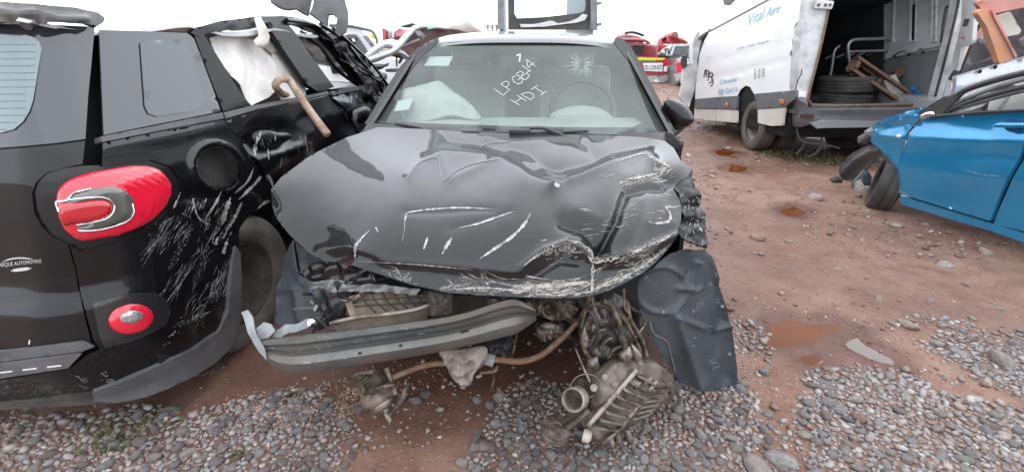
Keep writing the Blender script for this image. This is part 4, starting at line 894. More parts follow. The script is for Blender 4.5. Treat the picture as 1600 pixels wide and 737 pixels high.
for k, (pts, r, m_) in enumerate([([(520, 580, 1.34), (524, 600, 1.40), (530, 630, 1.45), (526, 660, 1.46)], 0.0022, M_ALU), ([(750, 582, 1.45), (770, 580, 1.44), (776, 576, 1.45)], 0.006, M_RUST), ([(808, 520, 1.42), (803, 545, 1.46), (798, 566, 1.5)], 0.004, M_OILY), ([(768, 566, 1.5), (772, 590, 1.52), (766, 612, 1.52)], 0.005, M_OILY), ([(925, 462, 1.36), (928, 480, 1.38), (936, 496, 1.36), (940, 506, 1.36)], 0.0045, M_ALU), ([(975, 452, 1.36), (976, 480, 1.42), (984, 492, 1.44), (978, 500, 1.44)], 0.004, M_RUST), ([(940, 470, 1.40), (962, 482, 1.42), (980, 505, 1.46)], 0.012, M_OILY), ([(990, 530, 1.5), (1004, 512, 1.53), (1008, 505, 1.53)], 0.004, M_ALU), ([(545, 590, 1.40), (560, 584, 1.38), (585, 580, 1.36)], 0.010, M_OILY), ([(488, 520, 1.42), (520, 470, 1.46), (560, 455, 1.44)], 0.005, M_PLAS), ([(500, 500, 1.42), (520, 515, 1.38), (545, 500, 1.40)], 0.004, M_PLAS), ([(830, 480, 1.46), (870, 462, 1.5), (930, 470, 1.46)], 0.009, M_PLAS), ([(850, 540, 1.6), (900, 500, 1.6), (990, 490, 1.62)], 0.014, M_DARK)]):
    tube('loose_cable' if r < 0.008 else 'loose_hose', px3(pts), r, m_, SED, 6)
# compressor hanging from its bracket
cmp_ = MB(); a0 = Vector(px3([(577, 590, 1.42)])[0]); a1 = Vector(px3([(601, 636, 1.345)])[0]); ax = (a1 - a0); L = ax.length
cmp_.lathe([(0.0, 0), (0.052, 0.0), (0.056, 0.01), (0.056, L * 0.45), (0.066, L * 0.48), (0.066, L * 0.75), (0.060, L * 0.9), (0.045, L), (0.02, L + 0.004), (0.02, L + 0.012), (0.0, L + 0.012)], a0, ax, 24)
comp = cmp_.build('compressor', M_OILY, SED, auto=40)
for k in range(4):
    p = a0 + Vector((0.0, -0.045, 0.03)) + ax.normalized() * (0.012 * k - 0.01); lathe('hose_rib', [(0.012, -0.004), (0.020, 0), (0.012, 0.004)], p, (0.8, -0.3, -0.5), M_ALU, comp, 12)
tube('bracket', px3([(640, 596, 1.36), (632, 612, 1.35), (626, 628, 1.33), (612, 646, 1.33)]), [0.008, 0.011, 0.014, 0.010], M_OILY, comp, 8)
for k in range(5):
    an = k * 1.257; cc = a1 + Vector((0.045 * math.cos(an), -0.01, 0.045 * math.sin(an))); lathe('end_bolt', [(0, 0.012), (0.006, 0.012), (0.008, 0.004), (0.010, 0.0), (0.010, -0.03)], cc, ax, M_ALU, comp, 8)
lathe('end_plate', [(0.0, 0.014), (0.012, 0.014), (0.013, 0.006), (0.040, 0.004), (0.052, -0.006), (0.056, -0.02)], a1 + ax.normalized() * 0.004, ax, M_ALU, comp, 24)
tube('bracket_arm', px3([(604, 574, 1.34), (612, 596, 1.32), (618, 615, 1.31)]), [0.010, 0.008, 0.009], M_OILY, comp, 8)
tube('clamp_band', px3([(570, 615, 1.34), (590, 606, 1.29), (615, 600, 1.31)]), 0.008, M_OILY, comp, 8)
tube('bolt', px3([(540, 637, 1.40), (558, 631, 1.36)]), 0.004, M_ALU, comp, 6)

# ------------------------------------------------------------------ gearbox dropped on the pebbles
GB = thing('gearbox', 'ribbed brown metal gearbox dropped on the pebbles in front of the black sedan', 'gearbox', (0.25, 1.4, 0))
gbF = tps([(925, 592, 1.33), (952, 562, 1.40), (989, 560, 1.44), (1043, 582, 1.52), (1054, 606, 1.53), (1006, 643, 1.42), (976, 662, 1.36), (935, 694, 1.28), (915, 667, 1.27), (925, 620, 1.30), (975, 610, 1.35)])
gbs = lambda x, y: onY(x, y, gbF(x, y)); gpt = lambda x, y, off=0.0: Vector(onY(np.array([x]), np.array([y]), float(gbF(np.array([x]), np.array([y]))[0]) - off)[0])
gcase = puff('gearbox_case', [(925, 592), (940, 574), (952, 562), (970, 556), (989, 562), (1016, 560), (1034, 572), (1046, 584), (1055, 604), (1044, 616), (1030, 627), (1006, 644), (990, 654), (976, 662), (952, 682), (935, 695), (920, 684), (914, 667), (920, 650), (926, 618)], gbs, mat('gearbox_casting', (0.175, 0.145, 0.12), (0.085, 0.068, 0.054), ns=16, rough=0.4, rough2=0.65, metal=0.4, bump=0.0012, bs=80), GB, 0.04, 0.16, 3, crumple(0.016, 0.06, 120), rim=12)
def barb(name, p, q, w_, h_, m_, parent, o1=0.05, o2=0.05):
    A, B = gpt(*p, o1), gpt(*q, o2); d = (B - A); z = d.normalized(); x = z.cross(Vector((0, -1, 0.4))).normalized(); y = z.cross(x); Rm = Matrix((x, y, z)).transposed()
    return MB().box((A + B) / 2, (w_, h_, d.length), Rm, min(w_, h_) * 0.25).build(name, m_, parent, auto=30)
barb('flange', (914, 664), (990, 577), 0.016, 0.05, M_ALU, gcase); barb('flange', (968, 664), (1022, 594), 0.013, 0.045, M_ALU, gcase); barb('flange', (936, 692), (970, 664), 0.012, 0.04, M_OILY, gcase)
for k in range(8):
    s = k / 7; p = (918 + 70 * s, 660 - 80 * s); q = (960 + 60 * s, 668 - 70 * s); barb('rib', (p[0] + 4, p[1] + 2), q, 0.007, 0.05, M_ALU, gcase, 0.05, 0.05)
for k in range(7):
    s = k / 6; p = (982 + 36 * s, 652 - 56 * s); q = (1008 + 36 * s, 644 - 46 * s); barb('rib', p, q, 0.007, 0.045, M_ALU, gcase, 0.05, 0.045)
for k, (x, y, r) in enumerate([(928, 605, 0.012), (945, 588, 0.010), (970, 570, 0.011), (1000, 566, 0.012), (1024, 575, 0.012), (1044, 596, 0.012), (1030, 618, 0.010), (1002, 634, 0.010), (960, 600, 0.009), (1012, 590, 0.014), (1026, 600, 0.016)]):
    lathe('bolt_boss', [(0, 0.012), (r * 0.5, 0.012), (r * 0.55, 0.006), (r, 0.006), (r, -0.02)], gpt(x, y, 0.04), (-0.2, -0.8, 0.5), M_ALU, gcase, 10)
bell = puff('bell_housing', [(926, 474), (952, 480), (972, 497), (986, 518), (990, 536), (976, 562), (942, 570), (920, 558), (906, 531), (909, 508)], lambda x, y: onY(x, y, 1.43 + 0.0008 * (x - 940)), mat('dark_oily_casting', (0.05, 0.045, 0.042), (0.12, 0.105, 0.09), ns=25, rough=0.3, metal=0.5, bump=0.002, bs=60), GB, 0.03, 0.08, 4, crumple(0.035, 0.07, 130))
for pts in [[(909, 512, 1.40), (914, 488, 1.40), (928, 474, 1.40), (950, 479, 1.41), (974, 497, 1.42), (990, 524, 1.43), (1001, 548, 1.44)], [(918, 540, 1.385), (926, 530, 1.38), (930, 522, 1.385)], [(936, 548, 1.38), (944, 534, 1.375), (956, 526, 1.39)], [(924, 512, 1.39), (934, 516, 1.38), (946, 514, 1.39)], [(950, 558, 1.38), (958, 546, 1.38), (970, 540, 1.39)], [(908, 530, 1.39), (916, 552, 1.385), (930, 566, 1.385)], [(960, 500, 1.40), (968, 516, 1.41), (976, 534, 1.40)]]:
    tube('casting_rib', px3(pts), [0.005, 0.008, 0.005], M_OILY, bell, 6)
for k, o_ in enumerate([[(966, 552), (984, 540), (990, 552), (982, 572), (970, 574)], [(918, 560), (934, 556), (938, 574), (926, 590), (916, 580)], [(906, 522), (914, 510), (922, 528), (916, 546), (908, 538)], [(986, 536), (1000, 548), (1004, 560), (992, 562)], [(922, 508), (932, 502), (936, 512), (926, 518)]]):
    puff('casting_fragment', o_, lambda x, y: onY(x, y, 1.385), M_ALU, bell, 0.015, 0.02, 3, crumple(0.014, 0.12, 140 + k))
rg_ = random.Random(9)
for k in range(12):
    x, y = rg_.uniform(985, 1048), rg_.uniform(566, 630)
    if not inside([(985, 565), (1016, 560), (1046, 584), (1055, 604), (1006, 640), (990, 600)], np.array([x]), np.array([y]))[0]: continue
    MB().box(gpt(x, y, 0.05), (rg_.uniform(0.01, 0.035), rg_.uniform(0.01, 0.03), rg_.uniform(0.006, 0.03)), (rg_.uniform(-0.5, 0.5), rg_.uniform(-0.5, 0.5), rg_.uniform(-1.2, 1.2)), 0.003).build('casting_lug', rg_.choice([M_OILY, M_ALU, M_TAN]), gcase, auto=30)
for k, pts in enumerate([[(905, 470, 1.42), (925, 490, 1.37), (935, 520, 1.36), (925, 548, 1.37)], [(950, 468, 1.42), (966, 500, 1.39), (972, 530, 1.385), (985, 556, 1.40)], [(885, 500, 1.5), (905, 498, 1.44), (930, 480, 1.42), (960, 478, 1.44)], [(980, 474, 1.48), (985, 500, 1.46), (1002, 530, 1.48), (1010, 556, 1.48)], [(900, 545, 1.42), (912, 575, 1.36), (922, 596, 1.33)]]):
    tube('hose', px3(pts), [0.006, 0.010, 0.005, 0.009, 0.004][k], [M_PLAS, M_OILY, M_PLAS, M_OILY, M_ALU][k], bell, 8)
c = px3([(898, 623, 1.27)])[0]; ax = Vector((-0.45, -0.75, 0.5))
col = lathe('output_collar', [(0.030, -0.03), (0.041, -0.03), (0.041, -0.018), (0.036, -0.014), (0.041, -0.010), (0.041, 0.0), (0.036, 0.004), (0.041, 0.008), (0.041, 0.016), (0.034, 0.018), (0.030, 0.012), (0.030, -0.03)], c, ax, M_ALU, GB, 28)
tube('ring_clip', [Vector(c) + Vector((0.04 + 0.05 * math.cos(a), 0.03, 0.03 + 0.05 * math.sin(a))) for a in np.linspace(0.3, 5.4, 24)], 0.0022, M_STEEL, GB, 5, False)
c = px3([(868, 671, 1.245)])[0]; pul = lathe('pulley', [(0.0, 0.012), (0.018, 0.012), (0.022, 0.016), (0.050, 0.016), (0.050, 0.010), (0.042, 0.005), (0.050, 0.0), (0.050, -0.006), (0.042, -0.010), (0.050, -0.015), (0.0, -0.018)], c, (0.12, -0.22, 1), M_OILY, GB, 28)
tube('lever_arm', px3([(885, 668, 1.25), (905, 655, 1.27), (922, 640, 1.28)]), [0.016, 0.014, 0.018], M_OILY, GB, 8)
A, B = px3([(900, 674, 1.26), (924, 682, 1.245)]); ax = Vector(B) - Vector(A); L = ax.length
lathe('shaft', [(0.0, 0), (0.016, 0), (0.016, L * 0.5), (0.0, L * 0.5)], A, ax, M_PLAS, GB, 16); lathe('shaft_cap', [(0.0, L * 0.45), (0.022, L * 0.45), (0.024, L * 0.6), (0.024, L * 0.85), (0.015, L), (0.0, L)], A, ax, mat('cream_plastic', (0.48, 0.42, 0.36), rough=0.6), GB, 18)
for (x, y) in [(968, 688), (984, 686), (955, 690)]:
    tube('lug', px3([(x - 4, y - 14, 1.29), (x, y, 1.27), (x + 2, y + 8, 1.26)]), [0.010, 0.014, 0.009], M_OILY, GB, 8)
# ================================================================== black SUV with a white roof
SH = np.array([0.0995, 0.995, 0]); SL = np.array([-0.995, 0.0995, 0]); SO = np.array([-1.3097, 1.2535, 0.0])
def sloc(a, b, z): return SO + SH * a + SL * b + np.array([0, 0, z])
def suv_sdf(p):
    q = p - SO; a = q @ SH; b = q @ SL; z = p[..., 2]
    ra = np.interp(z, [0.2, 0.32, 0.45, 0.58, 0.64, 0.80, 1.0, 1.08, 1.45, 1.7], [0.06, 0.02, 0.0, 0.02, 0.06, 0.075, 0.09, 0.11, 0.26, 0.42])
    sb = np.interp(z, [0.2, 0.35, 0.6, 0.8, 0.95, 1.08, 1.45, 1.7], [0.03, 0.0, 0.0, -0.005, 0.01, 0.035, 0.14, 0.28])
    r = np.interp(z, [0.2, 0.6, 0.9, 1.1, 1.5], [0.26, 0.24, 0.17, 0.12, 0.10])
    ca = (ra + 4.1) / 2; ha = (4.1 - ra) / 2 - r; hb = 0.89 - sb - r
    qa = np.abs(a - ca) - ha; qb = np.abs(b - 0.89) - hb
    return np.hypot(np.maximum(qa, 0), np.maximum(qb, 0)) + np.minimum(np.maximum(qa, qb), 0) - r
sv = lambda x, y: march(suv_sdf, x, y)
def svo(off): return lambda x, y: march(lambda p: suv_sdf(p) + off, x, y)      # off > 0: further inside
SUV = thing('wrecked_suv', 'black family car with crushed white roof and scraped rear corner, left of the sedan', 'car', (-2.0, 3.2, 0))
M_TINT = mat('privacy_glass', (0.030, 0.034, 0.039), rough=0.03, spec=0.9)
M_TGLASS = mat('pale_heated_glass', (0.15, 0.195, 0.20), rough=0.04, spec=0.8)  # pale base stands in for sky reflected in the pane
M_LIP = mat('bumper_grey_gloss', (0.014, 0.0145, 0.016), rough=0.35, coat=0.4, dust=0.04)

# hatch
hg = panel('hatch_glass', [(-600, 34), (-300, 36), (0, 38), (65, 38.5), (148, 42), (143, 98), (138, 147), (133.5, 217), (91, 223), (39, 228), (0, 231), (-300, 238), (-600, 236)], sv, M_TINT, SUV, step=14, thick=0.005)
panel('heated_pane', [(-480, 56), (0, 54), (39, 55), (52, 58), (61, 65), (65, 76), (60, 107), (52, 156), (46, 174), (36, 190), (22, 202), (0, 208), (-440, 214)], svo(-0.004), M_TGLASS, hg, step=14, thick=0.0)
hk = Skin('heated_pane')
M_LINE = mat('heater_wire', (0.085, 0.11, 0.11), rough=0.4)
for k in range(13):
    y0 = 70 + 11 * k; mb = MB(); ribbon_geo(hk, [(-300, y0 + 2), (-100, y0 + 1), (70, y0)], 0.9, 0.001, mb, taper=False, step=12); mb.build('heater_wire', M_LINE, hg)
hl = panel('hatch', [(-600, 239), (-300, 241), (0, 234), (39, 231), (91, 226), (133, 220), (129, 256), (100, 262), (72, 270), (56, 285), (50, 302), (54, 333), (66, 355), (80, 369), (106, 381), (117, 419), (125, 463), (142, 534), (128, 543), (60, 552), (0, 558), (-600, 585)], sv, M_BLACK, SUV, step=9, thick=0.006, disp=creases([([(-600, 486), (0, 474), (124, 460)], 5, -0.006), ([(-600, 470), (0, 460), (122, 447)], 6, 0.004)]))
hsk = Skin(hl)
panel('hatch_lip', [(-600, 572), (0, 549), (130, 533), (148, 541), (128, 549), (0, 565), (-600, 592)], svo(-0.012), M_GREYP, SUV, step=9, thick=0.01)
panel('sill_plate', [(-600, 594), (0, 568), (128, 552), (106, 575), (60, 582), (0, 591), (-600, 622)], svo(-0.02), mat('brushed_sill_plate', (0.34, 0.35, 0.37), (0.25, 0.26, 0.28), ns=8, rough=0.35, metal=0.8), SUV, step=9, thick=0.006)
ssk = Skin('sill_plate')
for k in range(4): stroke('plate_slot', ssk, [(-40 + 38 * k, 586 - 4.5 * k), (-18 + 38 * k, 583.5 - 4.5 * k)], 2.2, M_WHITE, bpy.data.objects['sill_plate'], taper=False)
M_EMB = mat('emblem_silver', (0.62, 0.62, 0.63), rough=0.3, metal=0.4)
pl_ = lambda off: (lambda x, y: hsk.hit(x, y, off) or Vector(sv(np.array([x]), np.array([y]))[0]))
text_quad('emblem_lettering', 'PARQUE AUTOMOTRIZ', [(-3, 418.5), (66, 410.5), (65, 404.5), (-3, 410.5)], pl_(0.002), M_EMB, hl)
stroke('emblem_arc', hsk, [(4, 409), (16, 404.5), (32, 402.5), (52, 404)], 2.2, M_EMB, hl, off=0.002)
stroke('emblem_bar', hsk, [(18, 422.5), (34, 420.5), (50, 418.5)], 5.0, M_EMB, hl, off=0.002)
stroke('chip', hsk, [(46, 538), (47, 530)], 1.8, M_WHITE, hl)
sp = panel('roof_spoiler', [(-600, -8), (0, 4), (49, 6), (120, 11), (153, 20), (164, 28), (162, 35), (153, 41), (147, 39), (65, 36), (0, 35), (-600, 30)], svo(-0.05), mat('dusty_spoiler', (0.03, 0.031, 0.034), (0.045, 0.046, 0.05), rough=0.4, coat=0.3, dust=0.2), SUV, step=5, thick=0.02, disp=creases([([(0, 20), (25, 26), (60, 22), (90, 31), (130, 30)], 6, 0.018), ([(20, 33), (50, 30), (60, 36)], 5, -0.02), ([(60, 14), (130, 18)], 5, -0.01)], 4, 0.006, 0.03))
# side: quarter window, trims, C panel, belt strips
qw = panel('quarter_window', [(155, 47), (195, 48), (239, 50), (294, 52), (304, 62), (322, 108), (345, 174), (250, 193), (162, 211)], sv, M_TINT, SUV, step=10, thick=0.005)
panel('pale_pane', [(219, 68), (228, 63), (285, 62), (293, 68), (308, 115), (318, 155), (314, 168), (300, 174), (245, 182), (232, 178), (226, 166)], svo(-0.004), mat('pale_tinted_glass', (0.040, 0.050, 0.054), rough=0.03, spec=0.9), qw, step=10, thick=0.0)
panel('belt_trim', [(159, 213), (250, 195), (347, 176), (350, 185), (260, 202), (159, 222)], svo(-0.012), M_GREYP, SUV, step=5, thick=0.03)
panel('belt_trim', [(350, 176), (390, 166), (440, 157), (500, 145), (512, 142), (514, 147), (470, 157), (400, 171), (353, 185)], svo(-0.012), M_GREYP, SUV, step=5, thick=0.03)
panel('belt_trim', [(516, 143), (545, 137), (570, 133), (576, 138), (545, 144), (520, 149)], svo(-0.012), M_GREYP, SUV, step=5, thick=0.03)
panel('window_pillar', [(304, 56), (316, 50), (330, 72), (350, 104), (370, 136), (388, 162), (349, 174), (325, 112)], svo(-0.004), M_BLKM, SUV, step=6, thick=0.03)
panel('door_pillar', [(416, 36), (430, 31), (446, 33), (462, 52), (485, 86), (522, 136), (508, 141), (497, 143), (480, 132), (448, 85)], svo(-0.004), M_BLKM, SUV, step=6, thick=0.03)
panel('roof_rail', [(297, 52), (306, 44), (340, 34), (400, 26), (440, 25), (478, 31), (500, 44), (530, 74), (552, 104), (572, 132), (560, 132), (540, 104), (518, 76), (494, 50), (472, 40), (446, 34), (430, 33), (400, 40), (360, 46), (324, 52), (312, 58)], svo(-0.006), M_BLKM, SUV, step=5, thick=0.03, disp=crumple(0.012, 0.04, 5))
# panels below the belt
cr1 = crumple(0.05, 0.030, 41, 1.1)
def qdisp(x, y):
    k = sstep(262, 330, y) * sstep(215, 290, x) + sstep(290, 330, y) * 0.2
    return cr1(x, y) * np.clip(k, 0, 1) + creases([([(165, 232), (260, 214), (350, 197)], 12, 0.006), (ellipse(340, 262, 42, 36, 35, 20), 4, 0.012), ([(262, 320), (300, 338), (345, 395)], 6, -0.02)])(x, y)
quarter = panel('rear_quarter', [(159, 224), (250, 206), (350, 188), (360, 202), (376, 222), (394, 248), (408, 272), (422, 300), (426, 318), (408, 324), (390, 337), (376, 358), (370, 385), (366, 408), (352, 402), (300, 346), (270, 322), (281, 298), (280, 278), (266, 259), (235, 250), (160, 259)], sv, M_BLACKD, SUV, step=4.5, thick=0.004, disp=qdisp, holes=[ellipse(341, 262, 37, 32, 38, 18)])
fcap = puff('fuel_recess', ellipse(341, 262, 37, 32, 38, 22), svo(0.07), mat('dusty_recess', (0.05, 0.047, 0.045), (0.10, 0.09, 0.08), rough=0.5, metal=0.3), quarter, -0.04, 0.01, 5, crumple(0.03, 0.04, 51))
bump_d = lambda x, y: crumple(0.022, 0.028, 43, 1.0)(x, y) * sstep(200, 290, x) * sstep(600, 520, y) + 0.003 * fbm(x * 0.02, y * 0.02, 3, 2)
bumper = panel('rear_bumper', [(109, 382), (124, 392), (172, 381), (226, 361), (258, 335), (268, 324), (298, 348), (350, 404), (365, 410), (361, 440), (358, 484), (342, 517), (304, 544), (233, 577), (185, 598), (144, 612), (60, 622), (0, 628), (-600, 668), (-600, 624), (0, 593), (60, 584), (108, 576), (134, 555), (156, 545), (146, 530), (127, 463), (119, 419)], sv, M_BLACK, SUV, step=6, thick=0.005, disp=bump_d)
panel('bumper_underside', [(-600, 668), (0, 628), (60, 622), (144, 612), (150, 618), (182, 628), (140, 632), (60, 636), (0, 640), (-600, 690)], svo(-0.004), M_PLAS, SUV, step=8, thick=0.01)
clad = panel('wheel_arch_cladding', [(369, 384), (376, 394), (378, 440), (377, 500), (360, 544), (335, 568), (304, 587), (265, 606), (228, 620), (182, 629), (147, 627), (144, 613), (185, 599), (233, 578), (304, 545), (342, 518), (358, 485), (361, 440), (365, 400)], svo(-0.018), M_GREYP, SUV, step=6, thick=0.02)
rec = panel('lamp_recess', [(145, 474), (180, 464), (217, 457), (244, 457), (258, 466), (267, 484), (261, 506), (238, 520), (206, 533), (163, 544), (154, 520)], svo(-0.006), M_LIP, bumper, step=5, thick=0.02)
M_RED = mat('red_lamp_plastic', (0.62, 0.012, 0.035), rough=0.12, coat=1.0, crough=0.03)
M_RED2 = mat('deep_red_lens', (0.42, 0.008, 0.018), rough=0.15, coat=1.0)
rl = puff('reverse_lamp', ellipse(205, 498, 36, 23.5, -8, 26), svo(-0.010), M_RED, bumper, 0.012, 0.01, 4)
puff('clear_lens', ellipse(206, 495, 19, 10, -8, 20), svo(-0.0215), mat('clear_lens', (0.55, 0.52, 0.52), (0.2, 0.18, 0.18), ns=40, rough=0.08, metal=0.5), rl, 0.006, 0.0, 3)
# tail lamp
sur = panel('lamp_surround', [(51, 302), (58, 286), (73, 271), (98, 263), (128, 259), (160, 258), (200, 254), (235, 250), (255, 254), (268, 261), (278, 273), (282, 287), (281, 301), (270, 314), (257, 334), (240, 349), (224, 360), (198, 371), (170, 380), (140, 387), (122, 390), (103, 380), (79, 367), (64, 350), (55, 330)], svo(0.006), mat('lamp_gasket', (0.006, 0.006, 0.007), rough=0.3), SUV, step=7, thick=0.02)
TL = thing  # tail lamp is a part of the car
lampR = puff('tail_lamp', spline([(88, 308), (99, 287), (127, 273), (170, 264), (214, 258), (244, 263), (261, 278), (267, 297), (259, 320), (240, 342), (205, 361), (162, 372), (127, 375), (105, 362), (93, 342)], True, 4), svo(-0.006), M_RED, SUV, 0.032, 0.0, 3.2, rim=34, disp=lambda x, y: 0.0011 * np.sin(np.hypot((x - 150) * 0.8, (y - 325) * 1.5) * 0.55) * (np.hypot((x - 150) / 62, (y - 326) / 36) > 1))
lk = Skin(lampR)
def onskin(skin, off):
    def f(x, y):
        out = []
        for a_, b_ in zip(x, y):
            h = skin.hit(float(a_), float(b_), off); out.append(tuple(h) if h is not None else tuple(sv(np.array([a_]), np.array([b_]))[0]))
        return np.array(out)
    return f
puff('grey_lens', spline([(107, 313), (116, 303), (140, 296), (172, 291), (192, 296), (206, 308), (211, 325), (205, 339), (188, 349), (160, 357), (133, 361), (121, 355), (140, 348), (112, 346), (96, 348), (94, 322)], True, 3), onskin(lk, 0.001), mat('smoked_lens', (0.10, 0.10, 0.088), rough=0.12, coat=1.0, metal=0.3), lampR, 0.010, 0.0, 4, rim=10)
lk2 = Skin(lampR, 'grey_lens')
puff('inner_lens', spline([(93, 321), (112, 317), (150, 312), (167, 314), (175, 323), (171, 334), (158, 342), (122, 349), (99, 351)], True, 4), onskin(lk2, 0.0015), M_RED2, lampR, 0.010, 0.0, 4, rim=8)
lk3 = Skin(lampR, 'grey_lens', 'inner_lens')
for pts, wd in [([(88, 315), (105, 313), (135, 309), (156, 308), (170, 312), (178, 322), (173, 335), (158, 344), (120, 351)], 3.0), ([(105, 313), (117, 301), (142, 295)], 3.0), ([(123, 359), (145, 359), (172, 354), (198, 345), (208, 332), (206, 318)], 2.6), ([(89, 316), (93, 330)], 2.4)]:
    mb = MB(); q = spline(pts, sub=4); P3 = [lk3.hit(float(x), float(y), 0.003) for x, y in q]; P3 = [p for p in P3 if p is not None]
    mb.tube([tuple(p) for p in P3], wd / 740 * 0.75, 6, False); mb.build('chrome_trim', M_CHROME, lampR, auto=60)
# hatch side edge seen in the gap
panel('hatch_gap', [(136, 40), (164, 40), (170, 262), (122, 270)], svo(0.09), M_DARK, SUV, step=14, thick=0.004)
# doors
dd = lambda s: (lambda x, y: crumple(0.06, 0.022, s, 1.2)(x, y) * sstep(186, 235, y + 0.25 * (x - 350)) + creases([([(385, 225), (405, 205), (440, 205)], 12, -0.03), ([(395, 250), (430, 240), (470, 230)], 10, 0.02)])(x, y))
rdoor = panel('rear_door', [(353, 188), (400, 174), (470, 160), (513, 149), (522, 160), (540, 180), (554, 198), (560, 230), (520, 290), (470, 330), (430, 352), (428, 320), (424, 300), (410, 270), (396, 247), (378, 221), (364, 204)], sv, M_BLACKD, SUV, step=5, thick=0.02, disp=dd(45))
hnd = puff('door_handle', spline([(394, 210), (408, 202), (430, 204), (448, 206), (456, 214), (448, 220), (430, 228), (412, 232), (400, 226)], True, 3), svo(-0.004), M_BLACK, rdoor, 0.03, 0.02, 4, crumple(0.01, 0.06, 6))
fdoor = panel('front_door', [(516, 151), (545, 145), (578, 139), (600, 150), (615, 165), (620, 190), (600, 230), (564, 230), (557, 198), (542, 178), (525, 160)], sv, M_BLACKD, SUV, step=5, thick=0.02, disp=crumple(0.06, 0.03, 47, 1.2))
puff('door_mirror', spline([(552, 172), (566, 164), (576, 172), (574, 186), (564, 194), (554, 188)], True, 4), svo(-0.05), M_BLACK, fdoor, 0.05, 0.05, 4, crumple(0.02, 0.05, 7))
crm = panel('crumpled_front_wing', [(492, 32), (520, 42), (545, 62), (570, 88), (590, 108), (606, 126), (612, 142), (606, 158), (590, 162), (575, 148), (566, 134), (548, 106), (524, 76), (500, 50)], svo(-0.03), M_BLKM, SUV, step=3.0, thick=0.004, disp=crumple(0.10, 0.06, 48, 1.2))
for pts, off, r in [([(448, 32), (490, 40), (520, 66), (545, 98), (568, 132)], -0.02, 0.014), ([(500, 38), (535, 62), (562, 94), (590, 128), (600, 150)], -0.05, 0.012), ([(520, 44), (556, 76), (584, 104), (608, 136)], -0.07, 0.010), ([(470, 50), (500, 74), (528, 110), (560, 134)], 0.03, 0.012), ([(540, 70), (552, 96), (578, 116), (590, 146), (606, 156)], -0.08, 0.007), ([(572, 92), (580, 120), (600, 132), (596, 158)], -0.09, 0.006), ([(560, 110), (586, 124), (612, 148)], -0.08, 0.008)]:
    tube('bent_frame', [tuple(march(lambda p, off=off: suv_sdf(p) + off, np.array([x]), np.array([y]))[0]) for x, y in pts], r, M_BLACK, SUV, 8)
grid('bonnet', patch([[sloc(a, b, z + 0.04 * math.sin(5 * a + 3 * b)) for b in (0.15, 0.5, 0.9, 1.3, 1.65)] for a, z in [(3.0, 1.02), (3.4, 1.0), (3.8, 0.93), (4.08, 0.75)]], 5, 5), M_BLACKD, SUV, 0.01)
# far side and inner shell keep daylight out of the body
R = patch([[sloc(a, 1.78 - o_, z) for z, o_ in [(0.22, 0.03), (0.5, 0), (0.9, 0.0), (1.06, 0.03)]] for a in (0.12, 1.0, 2.4, 3.4, 4.05)], 4, 4); grid('far_side', R, M_BLACK, SUV, 0.02)
mb = MB()
def sbox(a0, a1, b0, b1, z0, z1): mb.add([sloc(a, b, z) for a in (a0, a1) for b in (b0, b1) for z in (z0, z1)], [(0, 1, 3, 2), (4, 6, 7, 5), (0, 4, 5, 1), (2, 3, 7, 6), (0, 2, 6, 4), (1, 5, 7, 3)])
sbox(0.16, 4.0, 0.34, 1.7, 0.24, 0.86); mb.build('floor_and_seats_shell', M_DARK, SUV)
mb = MB(); sbox(0.14, 0.36, 0.12, 1.66, 0.3, 1.0); mb.build('boot_trim', M_DARK, SUV)
mb = MB(); sbox(0.75, 0.9, 0.22, 1.6, 0.8, 1.36); mb.build('rear_seat', M_SEAT, SUV)
mb = MB(); sbox(1.75, 1.9, 0.25, 0.75, 0.8, 1.34); mb.build('front_seat', M_SEAT, SUV)
mb = MB(); sbox(1.0, 3.7, 0.05, 0.4, 0.24, 0.34); mb.build('sill', M_BLACK, SUV)
# crushed white roof
rows = []
for i, a in enumerate(np.linspace(0.24, 3.1, 14)):
    row = []
    for j, b in enumerate(np.linspace(0.13, 1.65, 12)):
        z = 1.425 + 0.085 * math.sin(math.pi * (b - 0.13) / 1.52) ** 0.7 + 0.055 * float(fbm(np.array([a * 3.1]), np.array([b * 3.3]), 61, 3)[0]) - 0.30 * float(sstep(2.2, 3.1, np.array(a)))
        if j == 0: z = 1.425 - 0.30 * float(sstep(2.2, 3.1, np.array(a))) + 0.02 * math.sin(9 * a)
        row.append(sloc(a, b, z))
    rows.append(row)
grid('roof', patch(rows, 3, 3), mat('white_roof_paint', (0.80, 0.80, 0.81), rough=0.35, coat=0.5, dust=0.15), SUV, 0.01, flip=True)
# curtain airbag, lining and torn flap
panel('curtain_airbag', [(328, 60), (345, 54), (372, 52), (392, 54), (412, 70), (428, 92), (440, 120), (432, 140), (420, 152), (396, 164), (382, 148), (360, 118), (342, 88)], svo(0.07), M_FABRIC, SUV, step=4, thick=0.004, disp=crumple(0.035, 0.045, 52, 0.9))
panel('roof_lining', [(352, 48), (400, 40), (416, 42), (440, 78), (424, 84), (408, 66), (388, 56), (366, 58)], svo(0.05), mat('stained_lining', (0.26, 0.22, 0.19), (0.12, 0.10, 0.09), ns=12, rough=0.9), SUV, step=4, thick=0.004, disp=crumple(0.03, 0.05, 53))
panel('pillar_lining', [(424, 84), (440, 78), (456, 104), (476, 134), (478, 150), (440, 156), (432, 140), (440, 120)], svo(0.06), M_BEIGE, SUV, step=6, thick=0.004, disp=crumple(0.02, 0.03, 54))
puff('torn_flap', [(397, 28), (408, 27), (416, 42), (422, 58), (418, 70), (410, 76), (400, 73), (396, 64), (404, 56)], svo(-0.03), mat('beige_flap', (0.52, 0.47, 0.42), rough=0.8), SUV, 0.012, 0.01, 3, crumple(0.012, 0.07, 55))
